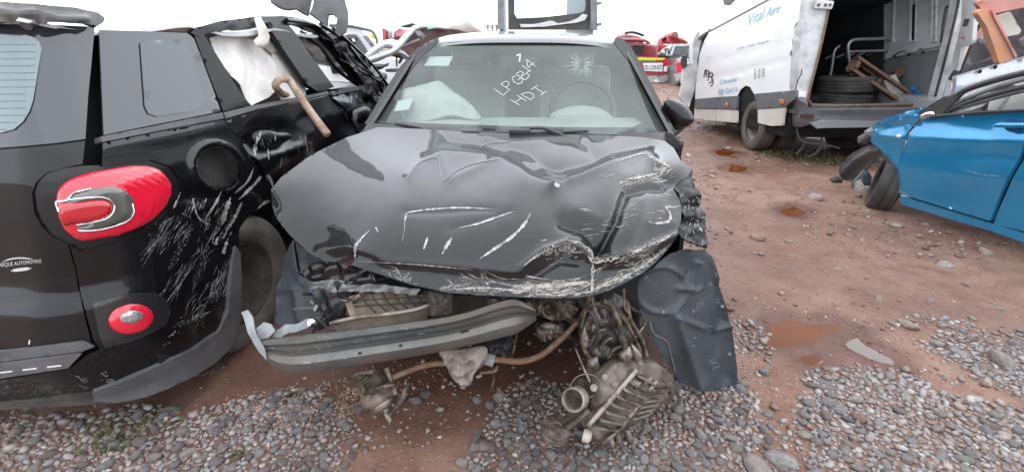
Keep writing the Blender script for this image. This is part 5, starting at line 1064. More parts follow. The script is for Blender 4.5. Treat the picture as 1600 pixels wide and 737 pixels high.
panel('torn_lining', [(468, 50), (480, 52), (492, 68), (512, 84), (526, 96), (518, 104), (505, 96), (490, 90), (474, 70)], svo(0.04), mat('dark_lining', (0.10, 0.085, 0.078), rough=0.9), SUV, step=4, thick=0.004, disp=crumple(0.04, 0.06, 56))
# scrapes
qs = Skin(quarter, bumper); rk = Skin(rdoor, quarter, hnd)
for pts, wd in [([(408, 205), (400, 225), (398, 240), (404, 258), (412, 268)], 5), ([(412, 268), (400, 285), (380, 305), (372, 312)], 4), ([(412, 268), (422, 280), (426, 292)], 4), ([(396, 262), (386, 284), (366, 302)], 3), ([(346, 298), (336, 318), (318, 345)], 3), ([(360, 308), (352, 330), (346, 352)], 7), ([(378, 315), (366, 340), (352, 362)], 5), ([(282, 300), (268, 330), (248, 360)], 2.5), ([(300, 310), (310, 340), (330, 352)], 2.5), ([(340, 370), (330, 400), (326, 415)], 5), ([(356, 372), (350, 390), (344, 412)], 4), ([(440, 246), (438, 262)], 1.5), ([(418, 232), (420, 250)], 1.5), ([(426, 312), (414, 316), (402, 326)], 4)]:
    stroke('scratch', rk, pts, wd, M_SCR, quarter, jitter=0.5) or stroke('scratch', qs, pts, wd, M_SCR, quarter, jitter=0.5)
scratches('scuffs', qs, [([(232, 325), (262, 335), (300, 355), (345, 405), (330, 470), (290, 440), (260, 400), (236, 390)], 34, 122, 5, (20, 62), (0.35, 1.0)), ([(285, 300), (340, 300), (370, 330), (350, 380), (300, 345)], 26, 118, 9, (12, 36), (0.4, 1.6)), ([(245, 505), (330, 470), (330, 520), (270, 545)], 12, 130, 20, (4, 14), (0.5, 1.6)), ([(110, 590), (175, 570), (180, 600), (130, 606)], 8, 20, 12, (6, 26), (0.4, 1.6)), ([(340, 400), (362, 420), (356, 470), (330, 450)], 14, 112, 8, (12, 34), (0.5, 1.8))], M_SCR, bumper)
for pts, wd in [([(262, 336), (244, 372), (232, 398)], 9), ([(300, 352), (280, 392), (262, 424)], 10), ([(326, 384), (312, 420), (300, 452)], 9), ([(350, 412), (340, 446), (330, 474)], 9), ([(352, 322), (342, 350), (330, 372)], 10), ([(300, 306), (292, 330), (284, 344)], 8), ([(268, 510), (300, 500), (318, 484)], 8)]: stroke('scuff_film', qs, pts, wd, M_SMW, bumper, off=0.0008, jitter=0.4)
scratches('scuffs', rk, [([(392, 215), (470, 200), (500, 250), (430, 310), (395, 262)], 8, 100, 20, (8, 26), (0.4, 1.2))], M_SCR, rdoor)
# rear wheel
M_TYD = mat('dusty_road_tyre', (0.075, 0.067, 0.06), (0.12, 0.105, 0.092), ns=7, rough=0.85, bump=0.0006, bs=80)  # dusty rubber, also lightened to offset shade from the cars around it
wc = sloc(0.76, 0.13, 0.318); wax = Vector(-SL) + Vector((0, -0.10, -0.04))
prof_t = [(0.19, -0.09), (0.24, -0.105), (0.29, -0.10), (0.31, -0.085)]
for k in range(5):
    h = -0.075 + 0.034 * k; prof_t += [(0.318, h), (0.318, h + 0.024), (0.310, h + 0.027), (0.310, h + 0.031)]
prof_t += [(0.318, 0.094), (0.305, 0.10), (0.26, 0.11), (0.215, 0.10), (0.20, 0.085)]
wheel = MB().lathe(prof_t, wc, wax, 60).build('wheel', M_TYD, SUV, auto=40)
sip = MB(); w3 = wax.normalized(); u3 = w3.orthogonal().normalized(); v3 = w3.cross(u3)
for k in range(96):
    a = 2 * math.pi * k / 96; rd = u3 * math.cos(a) + v3 * math.sin(a); tg = w3.cross(rd)
    for h in (-0.075, -0.041, -0.007, 0.027, 0.061):
        c = Vector(wc) + rd * 0.319 + w3 * (h + 0.012); Rm = Matrix((tg, w3, rd)).transposed(); sip.box(c, (0.011, 0.024, 0.012), Rm)
tag(sip.build('tread_blocks', M_TYD, wheel), kind='stuff')
MB().lathe([(0.0, 0.03), (0.04, 0.04), (0.06, 0.02), (0.15, 0.06), (0.195, 0.09), (0.205, 0.085), (0.20, 0.0), (0.0, -0.02)], wc, wax, 40).build('rim', mat('grimy_alloy', (0.05, 0.042, 0.036), (0.10, 0.08, 0.065), ns=14, rough=0.6, metal=0.4), wheel, auto=40)
mb = MB(); sbox(0.2, 0.34, 0.02, 0.3, 0.25, 0.6); mb.build('bumper_crash_block', M_DARK, SUV)

# ------------------------------------------------------------------ things lying on it
def sgo(px, py, off): return tuple(march(lambda p: suv_sdf(p) + off, np.array([px]), np.array([py]))[0])
pp = [sgo(452, 150, 0.10), sgo(438, 144, 0.02), sgo(430, 133, -0.03), sgo(440, 124, -0.05), sgo(452, 126, -0.06), sgo(462, 141, -0.09), sgo(486, 176, -0.15), sgo(512, 211, -0.22)]
mb = MB(); mb.tube(pp, [0.017, 0.018, 0.018, 0.018, 0.019, 0.019, 0.020, 0.021], 14, True, 6, cap=False)
tag(mb.build('bent_pipe', mat('rusty_tube', (0.36, 0.27, 0.20), (0.22, 0.14, 0.09), ns=25, rough=0.7, bump=0.0006, bs=90), smooth=True), 'bent rusty exhaust pipe poking out of the black car\'s side window', 'pipe')
onr = lambda Y: (lambda x, y: onY(x, y, Y))
M_LINP = mat('dark_grey_liner', (0.045, 0.047, 0.05), (0.07, 0.072, 0.075), rough=0.55, dust=0.2)
ap = panel('plastic_liner', [(486, -30), (520, -40), (537, -8), (544, 18), (545, 36), (540, 52), (530, 57), (523, 50), (527, 32), (520, 26), (512, 24), (511, 40), (500, 30), (484, 19), (490, 2)], fY([(486, -30, 3.0), (545, 36, 2.9), (484, 19, 2.85), (530, 57, 2.85)]), M_LINP, None, step=5, thick=0.012, disp=crumple(0.06, 0.03, 57))
tag(ap, 'torn dark grey plastic liner standing up on the crushed white roof', 'panel')
bp_ = panel('plastic_liner', [(420, -30), (490, -30), (488, 0), (484, 22), (470, 18), (452, 14), (436, 6), (424, 0)], fY([(420, -30, 2.9), (490, -30, 3.0), (484, 22, 2.85), (424, 0, 2.75)]), M_PLAS, None, step=6, thick=0.012, disp=crumple(0.06, 0.03, 58))
tag(bp_, 'black plastic scrap lying flat on the crushed white roof beside the upright liner', 'panel')
mb = MB()
# ================================================================== white delivery van, doors open at the back
VAN = thing('delivery_van', 'white delivery van with open rear doorway and blue lettering on its side', 'van', (4.1, 6.6, 0))
VX, VR, VY = 3.24, 4.98, 5.62
vs = lambda off=0.0: (lambda x, y: onX(x, y, VX - off))
vr = lambda off=0.0: (lambda x, y: onY(x, y, VY - off))
ARCH = [(1151, 192), (1151, 170), (1156, 156), (1163, 147), (1170, 145), (1176, 150), (1181, 164), (1184, 192)]
M_VG = mat('grey_van_moulding', (0.11, 0.115, 0.125), (0.085, 0.088, 0.095), rough=0.55, dust=0.35, dustcol=(0.25, 0.22, 0.2))
M_SKIRT = mat('dusty_white_skirt', (0.66, 0.63, 0.57), (0.58, 0.53, 0.46), ns=2, rough=0.5, dust=0.3)
side = panel('side_panel', [(1109, 49), (1125, 40), (1201, 0), (1262, -34), (1266, 0), (1258, 30), (1251, 63), (1247, 110), (1244, 141), (1178, 147), (1172, 136), (1165, 134), (1157, 140), (1152, 150), (1086, 155), (1087, 134), (1093, 85), (1101, 63)], vs(), M_WHITEP, VAN, step=6, thick=0.01,
    disp=creases([([(1089, 128), (1150, 114), (1245, 90)], 1.6, -0.012), ([(1094, 100), (1150, 88), (1250, 61)], 1.5, -0.006)]))
panel('upper_side', [(1110, 48), (1201, -1), (1264, -35), (1270, -75), (1225, -50), (1150, 0), (1116, 32)], vs(-0.03), M_WHITEP, VAN, step=8, thick=0.01)
mb = MB(); A, B = onX(np.array([1109]), np.array([49]), VX - 0.004)[0], onX(np.array([1264]), np.array([-34.5]), VX - 0.004)[0]
mb.tube([A, B], 0.012, 6, False); mb.build('roof_gutter', mat('gutter_grey', (0.30, 0.30, 0.31), rough=0.6), VAN)
for o_ in ([(1086, 155), (1118, 152), (1118, 170), (1085, 169)], [(1119, 152), (1152, 150), (1151, 171), (1119, 170)], [(1178, 147), (1244, 141), (1243, 153), (1226, 167), (1183, 170), (1181, 158)]):
    panel('side_moulding', o_, vs(0.025), M_VG, VAN, step=5, thick=0.03)
for o_ in ([(1085, 170), (1118, 171), (1118, 189), (1084, 185)], [(1119, 171), (1151, 172), (1151, 192), (1119, 189)], [(1184, 171), (1226, 168), (1223, 184), (1222, 196), (1205, 197), (1184, 192)]):
    panel('skirt', o_, vs(0.012), M_SKIRT, VAN, step=5, thick=0.03)
vk = Skin(side); hitv = lambda x, y: vk.hit(float(x), float(y), 0.004) or Vector(onX(np.array([x]), np.array([y]), VX - 0.004)[0])
M_VB = mat('lettering_blue', (0.13, 0.42, 0.55), rough=0.5); M_VB2 = mat('lettering_blue_pale', (0.28, 0.52, 0.62), rough=0.5); M_VG2 = mat('lettering_grey', (0.42, 0.45, 0.47), rough=0.5)
text_quad('van_lettering', 'Vital', [(1168.5, 41), (1194, 29), (1196, 12), (1170, 24)], hitv, M_VB2, side, 0.2)
text_quad('van_lettering', 'Aire', [(1196, 29), (1218, 20), (1221, 4.5), (1199, 13)], hitv, M_VB2, side, 0.25)
text_quad('van_tagline', 'una vida mejor', [(1152, 80), (1203, 67), (1203, 61), (1152, 74)], hitv, M_VG2, side, 0.3)
text_quad('van_lettering', 'Callcenter:', [(1125, 132.5), (1153.5, 127), (1153.5, 120), (1125, 125.5)], hitv, M_VB, side, 0.15)
text_quad('van_lettering', '800 4264114', [(1123, 149), (1153, 144.5), (1153, 136), (1123, 140)], hitv, M_VB, side)
M_BLKI = mat('black_marker', (0.01, 0.01, 0.012), rough=0.5)
for pts in [[(1100, 121), (1102, 111), (1103, 110), (1104, 121)], [(1108, 112), (1105, 109.5), (1103.5, 114), (1107, 116), (1108, 111), (1106.5, 127)], [(1112, 113), (1109, 114), (1108.5, 120), (1112, 120), (1112, 128), (1107, 130)], [(1111, 115), (1114.5, 116), (1112.5, 122), (1114.5, 126), (1113, 133), (1110, 135)]]:
    stroke('marker_digit', vk, pts, 1.5, M_BLKI, side, off=0.005, taper=False)
for c_ in range(3):
    for r_ in range(5):
        x, y = 1180 + 6.5 * c_, 110 + 3.1 * r_ - 1.2 * c_; stroke('vent_slot', vk, [(x - 2, y + 0.4), (x + 2, y - 0.4)], 1.1, M_VG, side, off=0.004, taper=False)
c = hitv(1240, 83); lathe('filler_lock', [(0, 0.02), (0.03, 0.02), (0.035, 0.012), (0.04, 0)], c, (-1, 0, 0), M_PLAS, side, 14)
M_AMB = mat('amber_lens', (0.55, 0.16, 0.03), rough=0.2, coat=1.0)
for (x, y) in [(1222, 159), (1136, 163.5)]:
    c = onX(np.array([x]), np.array([y]), VX - 0.035)[0]; MB().box(c, (0.02, 0.09, 0.05), None, 0.008).build('side_marker', M_AMB, VAN, auto=30)
# rear doorway
M_JAMB = mat('white_door_jamb', (0.62, 0.62, 0.62), (0.45, 0.44, 0.43), ns=9, rough=0.5, dust=0.3)
jamb = panel('door_jamb', [(1266, -40), (1304, -40), (1296, 10), (1281, 80), (1264, 150), (1262, 166), (1245, 158), (1246, 118), (1252, 60)], vr(), M_JAMB, VAN, step=5, thick=0.10, disp=creases([([(1258, 40), (1252, 140)], 3, -0.02)], 3, 0.006, 0.06))
panel('door_jamb', [(1504, -40), (1516, -40), (1508, 10), (1492, 80), (1473, 150), (1471, 160), (1458, 160), (1469, 120), (1488, 50)], vr(), M_JAMB, VAN, step=5, thick=0.10)
tube('door_seal', [onY(np.array([x]), np.array([y]), VY - 0.02)[0] for x, y in [(1304, -40), (1296, 10), (1281, 80), (1264, 148), (1266, 160), (1276, 165), (1340, 165), (1456, 162)]], 0.012, M_RUST, VAN, 6)
tube('door_seal', [onY(np.array([x]), np.array([y]), VY - 0.02)[0] for x, y in [(1504, -40), (1496, 12), (1480, 80), (1460, 156)]], 0.014, M_PLAS, VAN, 6)
rd = panel('open_rear_door', [(1508, -40), (1531, -40), (1526, 5), (1521, 30), (1519, 68), (1500, 76), (1495, 100), (1488, 120), (1485, 146), (1474, 152), (1486, 100), (1498, 50)], fY([(1508, -40, 5.5), (1531, -40, 4.9), (1521, 60, 4.9), (1485, 146, 5.4), (1474, 152, 5.5)]), M_WHITEP, VAN, step=6, thick=0.03, disp=creases([([(1505, 20), (1492, 110)], 3, -0.02)]))
MB().box(onY(np.array([1509]), np.array([36]), 5.1)[0], (0.03, 0.03, 0.07), None, 0.006).build('door_latch', M_PLAS, rd); MB().box(onY(np.array([1490]), np.array([118]), 5.2)[0], (0.05, 0.03, 0.10), (0, 0.3, 0), 0.006).build('door_latch', M_PLAS, rd)
hg_ = MB().box(onY(np.array([1287]), np.array([8]), VY - 0.04)[0], (0.18, 0.05, 0.08), (0, 0.05, 0), 0.012).build('door_hinge', M_JAMB, VAN, auto=30)
for x in (1279, 1290, 1297): lathe('hinge_bolt', [(0, 0.012), (0.014, 0.01), (0.016, 0)], onY(np.array([x]), np.array([8]), VY - 0.065)[0], (0, -1, 0), M_OILY, hg_, 10)
MB().box(onY(np.array([1252]), np.array([148]), VY - 0.02)[0], (0.09, 0.03, 0.06), None, 0.006).build('lamp_socket', M_WHITE, VAN)
tube('loose_wire', [onY(np.array([x]), np.array([y]), VY - 0.04)[0] for x, y in [(1253, 108), (1252, 116), (1247, 125), (1243, 140)]], 0.006, M_PLAS, VAN, 6)
# load space
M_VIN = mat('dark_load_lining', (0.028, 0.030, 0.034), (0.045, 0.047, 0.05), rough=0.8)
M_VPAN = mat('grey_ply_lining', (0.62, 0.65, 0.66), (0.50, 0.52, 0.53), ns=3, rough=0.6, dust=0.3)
zf = lambda Y: 0.66 - 0.09 * (Y - 5.6); zt = lambda Y: 2.10 - 0.175 * (Y - 5.6); YE = 8.7
def quad(name, P, m, parent, dv): return MB().prism(P, dv).build(name, m, parent)
quad('load_floor', [(VX + 0.05, 5.62, zf(5.62)), (VR, 5.62, zf(5.62)), (VR, YE, zf(YE)), (VX + 0.05, YE, zf(YE))], mat('worn_floor', (0.10, 0.085, 0.075), (0.16, 0.12, 0.10), ns=5, rough=0.8), VAN, (0, 0, -0.05))
quad('roof', [(VX + 0.06, 5.60, zt(5.6)), (VR, 5.60, zt(5.6)), (VR, YE, zt(YE)), (VX + 0.06, YE, zt(YE))], M_WHITEP, VAN, (0, 0, 0.04))
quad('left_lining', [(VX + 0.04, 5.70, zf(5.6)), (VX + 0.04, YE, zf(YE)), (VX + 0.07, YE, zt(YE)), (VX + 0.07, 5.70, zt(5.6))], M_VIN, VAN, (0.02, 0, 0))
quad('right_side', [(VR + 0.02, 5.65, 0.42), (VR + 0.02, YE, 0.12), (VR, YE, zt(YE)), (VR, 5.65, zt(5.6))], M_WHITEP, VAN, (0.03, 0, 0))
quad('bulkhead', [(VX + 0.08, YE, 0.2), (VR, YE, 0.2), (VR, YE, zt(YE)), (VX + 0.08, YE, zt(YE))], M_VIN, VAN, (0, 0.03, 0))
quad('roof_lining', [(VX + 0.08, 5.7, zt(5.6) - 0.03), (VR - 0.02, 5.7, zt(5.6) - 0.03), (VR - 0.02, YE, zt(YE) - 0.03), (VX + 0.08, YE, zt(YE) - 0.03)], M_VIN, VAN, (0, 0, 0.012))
rx = lambda off: (lambda x, y: onX(x, y, VR - 0.03 - off))
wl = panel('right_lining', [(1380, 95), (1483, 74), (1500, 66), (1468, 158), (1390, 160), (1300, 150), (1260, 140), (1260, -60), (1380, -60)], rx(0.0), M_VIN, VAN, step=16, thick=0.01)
panel('lining_board', [(1383, 95), (1440, 84), (1484, 75), (1466, 157), (1388, 150), (1376, 120)], rx(0.012), mat('dark_grey_board', (0.20, 0.22, 0.225), (0.14, 0.155, 0.16), ns=4, rough=0.55), wl, step=9, thick=0.008)
lb = panel('lining_board', [(1396, -40), (1510, -40), (1500, 12), (1486, 68), (1440, 78), (1384, 93), (1392, 60), (1394, 20)], rx(0.016), M_VPAN, wl, step=7, thick=0.008, disp=creases([([(1384, 86), (1440, 72), (1486, 62)], 2.0, 0.01)], 5, 0.004, 0.05))
rxp = lambda x, y, off: tuple(onX(np.array([x]), np.array([y]), VR - 0.05 - off)[0])
for x0 in (1397, 1423, 1432, 1457, 1463): tube('wall_rib', [rxp(x0 + 2, -40, 0.02), rxp(x0, 20, 0.02), rxp(x0 - 1, 66, 0.02)], 0.016, M_JAMB, wl, 6)
for x0 in (1427, 1460): panel('rib_slot', [(x0 - 2, 8), (x0 + 3, 7), (x0 + 1, 62), (x0 - 3, 64)], rx(0.022), M_DARK, wl, step=6, thick=0.003)
tube('grab_loop', [rxp(x, y, 0.05) for x, y in [(1501, 6), (1482, 10), (1477, 18), (1471, 60), (1473, 67), (1487, 66)]], 0.012, M_PLAS, VAN, 8)
stroke('wire_run', Skin(lb), [(1396, 88), (1412, 80), (1424, 86), (1440, 76), (1458, 82), (1474, 74), (1484, 76)], 1.4, M_PLAS, wl, off=0.01, taper=False)
for (x, y) in [(1420, 85), (1442, 82), (1398, 88)]: lathe('hole_plug', [(0, 0.006), (0.014, 0.005), (0.018, 0)], rxp(x, y, 0.0), (-1, 0, 0), M_DARK, wl, 10)
# bumper and underside
wr_later = []
bmp = panel('rear_bumper', [(1243, 154), (1256, 160), (1266, 168), (1280, 172), (1380, 171), (1468, 169), (1490, 175), (1488, 196), (1440, 196), (1380, 194), (1300, 193), (1268, 194), (1250, 199), (1222, 197), (1224, 184), (1227, 168)], fY([(1243, 154, 5.60), (1280, 172, 5.50), (1468, 170, 5.50), (1268, 194, 5.50), (1440, 196, 5.50), (1222, 197, 6.05), (1227, 168, 5.95), (1250, 190, 5.56)]), M_VG, VAN, step=5, thick=0.06, disp=creases([([(1275, 180), (1380, 182), (1470, 182)], 2, -0.02)]))
panel('step_strip', [(1268, 193), (1290, 188), (1370, 190), (1450, 190), (1450, 198), (1362, 199), (1290, 200), (1276, 201)], lambda x, y: onY(x, y, 5.42), mat('step_grey', (0.22, 0.235, 0.24), rough=0.6, dust=0.3), VAN, step=6, thick=0.05)
panel('bumper_reflector', [(1250, 178), (1272, 179), (1272, 186), (1251, 185)], fY([(1250, 178, 5.46), (1272, 186, 5.46), (1260, 180, 5.455)]), mat('dull_red_reflector', (0.10, 0.06, 0.05), rough=0.4), bmp, step=5, thick=0.01)
panel('floor_edge', [(1266, 162), (1340, 163), (1458, 160), (1466, 168), (1380, 171), (1280, 172), (1268, 168)], lambda x, y: onY(x, y, 5.60), M_STEEL, VAN, step=7, thick=0.03)
MB().box((4.12, 7.25, 0.40), (1.66, 3.0, 0.34), (-0.05, 0, 0), 0.04).build('chassis', M_DARK, VAN)  # chassis box made large and low to darken the ground under the van
tube('rear_axle', [(3.4, 6.55, 0.33), (4.9, 6.55, 0.33)], 0.06, M_DARK, VAN, 10, False); lathe('differential', [(0, 0.14), (0.1, 0.12), (0.15, 0.04), (0.15, -0.04), (0.1, -0.12), (0, -0.14)], (4.15, 6.5, 0.33), (0, 1, 0), M_OILY, VAN, 18)
for xw in (4.55, 4.84): wr_later.append((xw, 6.55, 0.33))
for k, pts in enumerate([[(1245, 200), (1247, 212), (1258, 222), (1290, 226), (1312, 232)], [(1282, 205), (1284, 222), (1276, 238), (1262, 246)], [(1296, 202), (1330, 218), (1345, 232)], [(1250, 205), (1256, 226), (1244, 240)]]):
    tube('hanging_cable', [onY(np.array([x]), np.array([y]), 5.75 + 0.05 * k)[0] for x, y in pts], [0.012, 0.014, 0.012, 0.010, 0.010][:len(pts)], M_VG if k != 2 else M_DARK, VAN, 6)
wr = lambda nm, c, R, parent: MB().lathe([(R * 0.58, 0.09), (R * 0.66, 0.105), (R * 0.85, 0.11), (R * 0.97, 0.09), (R, 0.06), (R, -0.06), (R * 0.97, -0.09), (R * 0.8, -0.11), (R * 0.58, -0.09)], c, (-1, 0.02, 0.0), 40).build(nm, MATS['dusty_tyre'], parent, auto=40)
mat('dusty_tyre', (0.09, 0.078, 0.066), (0.13, 0.11, 0.095), ns=5, rough=0.85, bump=0.001, bs=60)
for c in [(3.37, 6.55, 0.33), (3.66, 6.55, 0.33)] + wr_later:
    wv = wr('wheel', c, 0.335, VAN)
    MB().lathe([(0.0, 0.0), (0.05, 0.0), (0.055, 0.03), (0.09, 0.035), (0.10, 0.0), (0.15, -0.02), (0.185, 0.06), (0.20, 0.075), (0.195, 0.0)], c, (-1, 0.02, 0), 32).build('rim', mat('dusty_rim', (0.20, 0.165, 0.13), (0.13, 0.105, 0.085), ns=9, rough=0.7), wv, auto=40)
MB().box((3.75, 6.6, 0.6), (0.95, 0.85, 0.3)).build('wheel_house', M_DARK, VAN)
# smashed cab
cab = lambda Y=9.1: (lambda x, y: onY(x, y, Y))
cd = panel('cab_door', [(1084, 56), (1090, 50), (1096, 58), (1090, 96), (1090, 118), (1083, 150), (1077, 168), (1071, 164), (1062, 152), (1066, 126), (1069, 102), (1080, 97), (1081, 70)], cab(8.95), M_WHITEP, VAN, step=3.5, thick=0.05, disp=crumple(0.10, 0.05, 161))
panel('cab_shell', [(1090, 60), (1110, 48), (1094, 86), (1088, 134), (1086, 186), (1074, 184), (1082, 150), (1089, 118)], cab(9.25), M_PLAS, VAN, step=4, thick=0.05, disp=crumple(0.10, 0.06, 162))
tube('cab_frame', [onY(np.array([x]), np.array([y]), 8.9)[0] for x, y in [(1079, 100), (1080, 72), (1088, 52), (1092, 50)]], 0.03, M_WHITEP, VAN, 6)
tube('cab_frame', [onY(np.array([x]), np.array([y]), 8.9)[0] for x, y in [(1092, 62), (1100, 54), (1108, 50)]], 0.025, M_OILY, VAN, 6)
panel('cab_mirror', [(1066, 88), (1073, 86), (1074, 104), (1068, 108), (1065, 100)], cab(8.85), M_PLAS, cd, step=4, thick=0.06)
MB().box((4.45, 9.2, 0.55), (1.2, 0.9, 0.7), (-0.05, 0, 0), 0.08).build('cab_wreckage', M_WHITEP, VAN, auto=30)
panel('roof_hatch', [(1128, -6), (1150, -12), (1148, 0), (1136, 9), (1131, 8)], lambda x, y: onX(x, y, 3.55), M_PLAS, VAN, step=4, thick=0.05)
# ------------------------------------------------------------------ cargo in the doorway
def tyre(name, c, R, ax, label, grp=None):
    mb = MB(); pr = [(R * 0.6, 0.075), (R * 0.66, 0.09), (R * 0.88, 0.092), (R * 0.96, 0.08)]
    for k in range(4): h = 0.065 - 0.037 * k; pr += [(R, h), (R, h - 0.022), (R * 0.975, h - 0.026), (R * 0.975, h - 0.033)]
    pr += [(R, -0.085), (R * 0.95, -0.092), (R * 0.8, -0.095), (R * 0.62, -0.085), (R * 0.6, -0.075), (R * 0.6, 0.075)]
    mb.lathe(pr, c, ax, 44); o = mb.build(name, M_RUB, None, auto=40); return tag(o, label, 'tyre', grp)
tc = onY(np.array([1316]), np.array([158]), 6.25)[0]; zf0 = zf(6.25)
tyre('tyre', (tc[0], 6.25, zf0 + 0.10), 0.335, (0.03, 0, 1), 'worn black tyre lying flat on the van floor, the lower of two stacked', 'tyres stacked in the van')
tyre('tyre', (tc[0] - 0.02, 6.23, zf0 + 0.29), 0.325, (-0.04, 0.03, 1), 'worn black tyre on top of the other in the van doorway', 'tyres stacked in the van')
PAL = thing('wooden_pallet', 'broken brown wooden pallet leaning diagonally inside the van doorway', 'pallet', (4.3, 6.0, zf(6.0)))
M_WOOD = mat('weathered_wood', (0.20, 0.115, 0.075), (0.10, 0.055, 0.035), ns=20, rough=0.85, bump=0.002, bs=60, stretch=(1, 1, 4))
def plank(name, a, b, Ya, Yb, wd, th, m=None):
    A = Vector(onY(np.array([a[0]]), np.array([a[1]]), Ya)[0]); B = Vector(onY(np.array([b[0]]), np.array([b[1]]), Yb)[0]); d = B - A; z = d.normalized(); y = Vector((0, -1, 0)); x = y.cross(z).normalized(); y = z.cross(x)
    return MB().box((A + B) / 2, (th, wd, d.length), Matrix((x, y, z)).transposed(), 0.004).build(name, m or M_WOOD, PAL)
plank('plank', (1337, 90), (1432, 155), 6.1, 5.9, 0.14, 0.03); plank('plank', (1331, 96), (1424, 160), 6.2, 6.0, 0.10, 0.025); plank('plank', (1327, 107), (1414, 165), 6.05, 5.85, 0.12, 0.035); plank('plank', (1334, 104), (1404, 150), 6.3, 6.15, 0.10, 0.02)
for s in (0.03, 0.42, 0.95):
    a = (1336 + 95 * s, 92 + 65 * s); b = (1328 + 87 * s, 106 + 58 * s); plank('block', a, b, 6.12, 6.0, 0.12, 0.05)
plank('cross_board', (1386, 122), (1400, 150), 6.05, 6.0, 0.10, 0.14, mat('pale_board', (0.42, 0.40, 0.36), rough=0.8))
plank('cross_board', (1396, 118), (1412, 108), 6.3, 6.3, 0.08, 0.10)
RACK = thing('tubular_bed_frame', 'silver tubular metal bed frame standing inside the van behind the pallet', 'bed frame', (4.2, 6.8, zf(6.8)))
Rk = lambda pts, Y: [onY(np.array([x]), np.array([y]), Y)[0] for x, y in pts]
M_TUBE = mat('silver_tube', (0.50, 0.52, 0.53), rough=0.35, metal=0.6)
tube('head_loop', Rk([(1333, 128), (1328, 100), (1325, 75), (1329, 65), (1338, 62), (1370, 61), (1393, 60.5), (1395, 66), (1396, 80)], 6.7), 0.020, M_TUBE, RACK, 8)
tube('cross_tube', Rk([(1327, 81), (1360, 80), (1393, 79)], 6.7), 0.016, M_TUBE, RACK, 8)
tube('side_tube', Rk([(1295, 131), (1300, 105), (1304, 80), (1312, 72)], 6.9), 0.016, M_TUBE, RACK, 8)
tube('cross_tube', Rk([(1360, 116), (1397, 111)], 6.75), 0.014, M_TUBE, RACK, 8)
for k in range(6): tube('spring_bar', Rk([(1290 + 16 * k, 92 - 1.3 * k), (1303 + 16 * k, 86 - 1.0 * k)], 7.0), 0.013, M_TUBE, RACK, 6, False)
tube('leg', Rk([(1333, 128), (1334, 150)], 6.7), 0.018, M_TUBE, RACK, 8)
rg = puff('blue_cloth', spline([(1421, 138), (1430, 134), (1436, 143), (1444, 148), (1450, 152), (1446, 158), (1434, 160), (1424, 162), (1430, 152), (1426, 146)], True, 3), lambda x, y: onY(x, y, 5.85), mat('blue_cloth', (0.03, 0.16, 0.38), (0.02, 0.08, 0.22), ns=30, rough=0.9), None, 0.05, 0.04, 2.2, crumple(0.10, 0.14, 171))
tag(rg, 'crumpled bright blue cloth on the van floor beside the pallet', 'cloth')
# ================================================================== blue car
BN = np.array([0.989, 0.147, 0.0]); BC = np.array([3.81 / 0.989, 0, 0])
bl = lambda off=0.0: (lambda x, y: onP(x, y, BC - BN * off, BN))
BLUE = thing('blue_hatchback', 'metallic blue hatchback with its nose torn off and front wheel splayed', 'car', (4.0, 3.4, 0))
M_BLUE = mat('metallic_blue_paint', (0.016, 0.25, 0.48), rough=0.22, metal=0.5, coat=1.0, crough=0.04, dust=0.12, dustcol=(0.30, 0.30, 0.30))
tum = creases([([(1446, 190), (1600, 188), (1800, 186)], 30, -0.02), ([(1430, 215), (1600, 222), (1800, 226)], 14, 0.018), ([(1410, 262), (1600, 282), (1800, 300)], 26, 0.015), ([(1520, 245), (1560, 240), (1600, 250)], 18, -0.010), ([(1490, 200), (1540, 206)], 10, -0.008)], 61, 0.006, 0.012)
fd = panel('front_door', [(1446, 185), (1520, 179), (1600, 175), (1680, 172), (1660, 195), (1620, 215), (1600, 228), (1585, 260), (1572, 287), (1560, 312), (1551, 334), (1547, 345), (1480, 325), (1405, 302), (1402, 290), (1405, 272), (1411, 242), (1421, 208), (1436, 190)], bl(), M_BLUE, BLUE, step=5, thick=0.03, disp=tum)
rdb = panel('rear_door', [(1665, 198), (1760, 170), (1900, 168), (1900, 420), (1700, 385), (1553, 350), (1557, 336), (1568, 312), (1582, 284), (1596, 254), (1612, 228)], bl(-0.02), M_BLUE, BLUE, step=9, thick=0.03, disp=tum)
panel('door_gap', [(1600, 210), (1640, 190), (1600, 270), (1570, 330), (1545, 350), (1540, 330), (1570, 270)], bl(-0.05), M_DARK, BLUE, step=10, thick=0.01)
fw = panel('front_wing', [(1362, 206), (1384, 192), (1410, 184), (1435, 178), (1441, 184), (1430, 192), (1418, 208), (1408, 242), (1402, 272), (1399, 298), (1394, 290), (1388, 262), (1381, 240), (1370, 229), (1360, 222)], bl(), M_BLUE, BLUE, step=4, thick=0.006, disp=creases([([(1375, 212), (1410, 215)], 6, 0.012), ([(1390, 200), (1420, 192)], 6, -0.01)], 62, 0.008, 0.03))
panel('bonnet_edge', [(1361, 197), (1385, 184), (1421, 173), (1439, 169), (1436, 177), (1410, 183), (1385, 191), (1363, 204)], bl(-0.03), M_BLUE, BLUE, step=4, thick=0.01, disp=crumple(0.04, 0.05, 181))
grid('bonnet', patch([[tuple(np.array(onP(np.array([x]), np.array([y]), BC, BN)[0]) + np.array([1, 0, 0]) * o_ + np.array([0, 0, 0.02 + 0.04 * math.sin(3 * o_)])) for o_ in (0.05, 0.5, 1.0, 1.5)] for x, y in [(1439, 172), (1410, 180), (1385, 190), (1364, 202)]], 5, 4), M_BLUE, BLUE, 0.01)
panel('sill', [(1405, 305), (1480, 328), (1547, 348), (1600, 364), (1900, 432), (1900, 455), (1600, 379), (1549, 361), (1480, 341), (1408, 319)], bl(-0.015), M_BLUE, BLUE, step=7, thick=0.05)
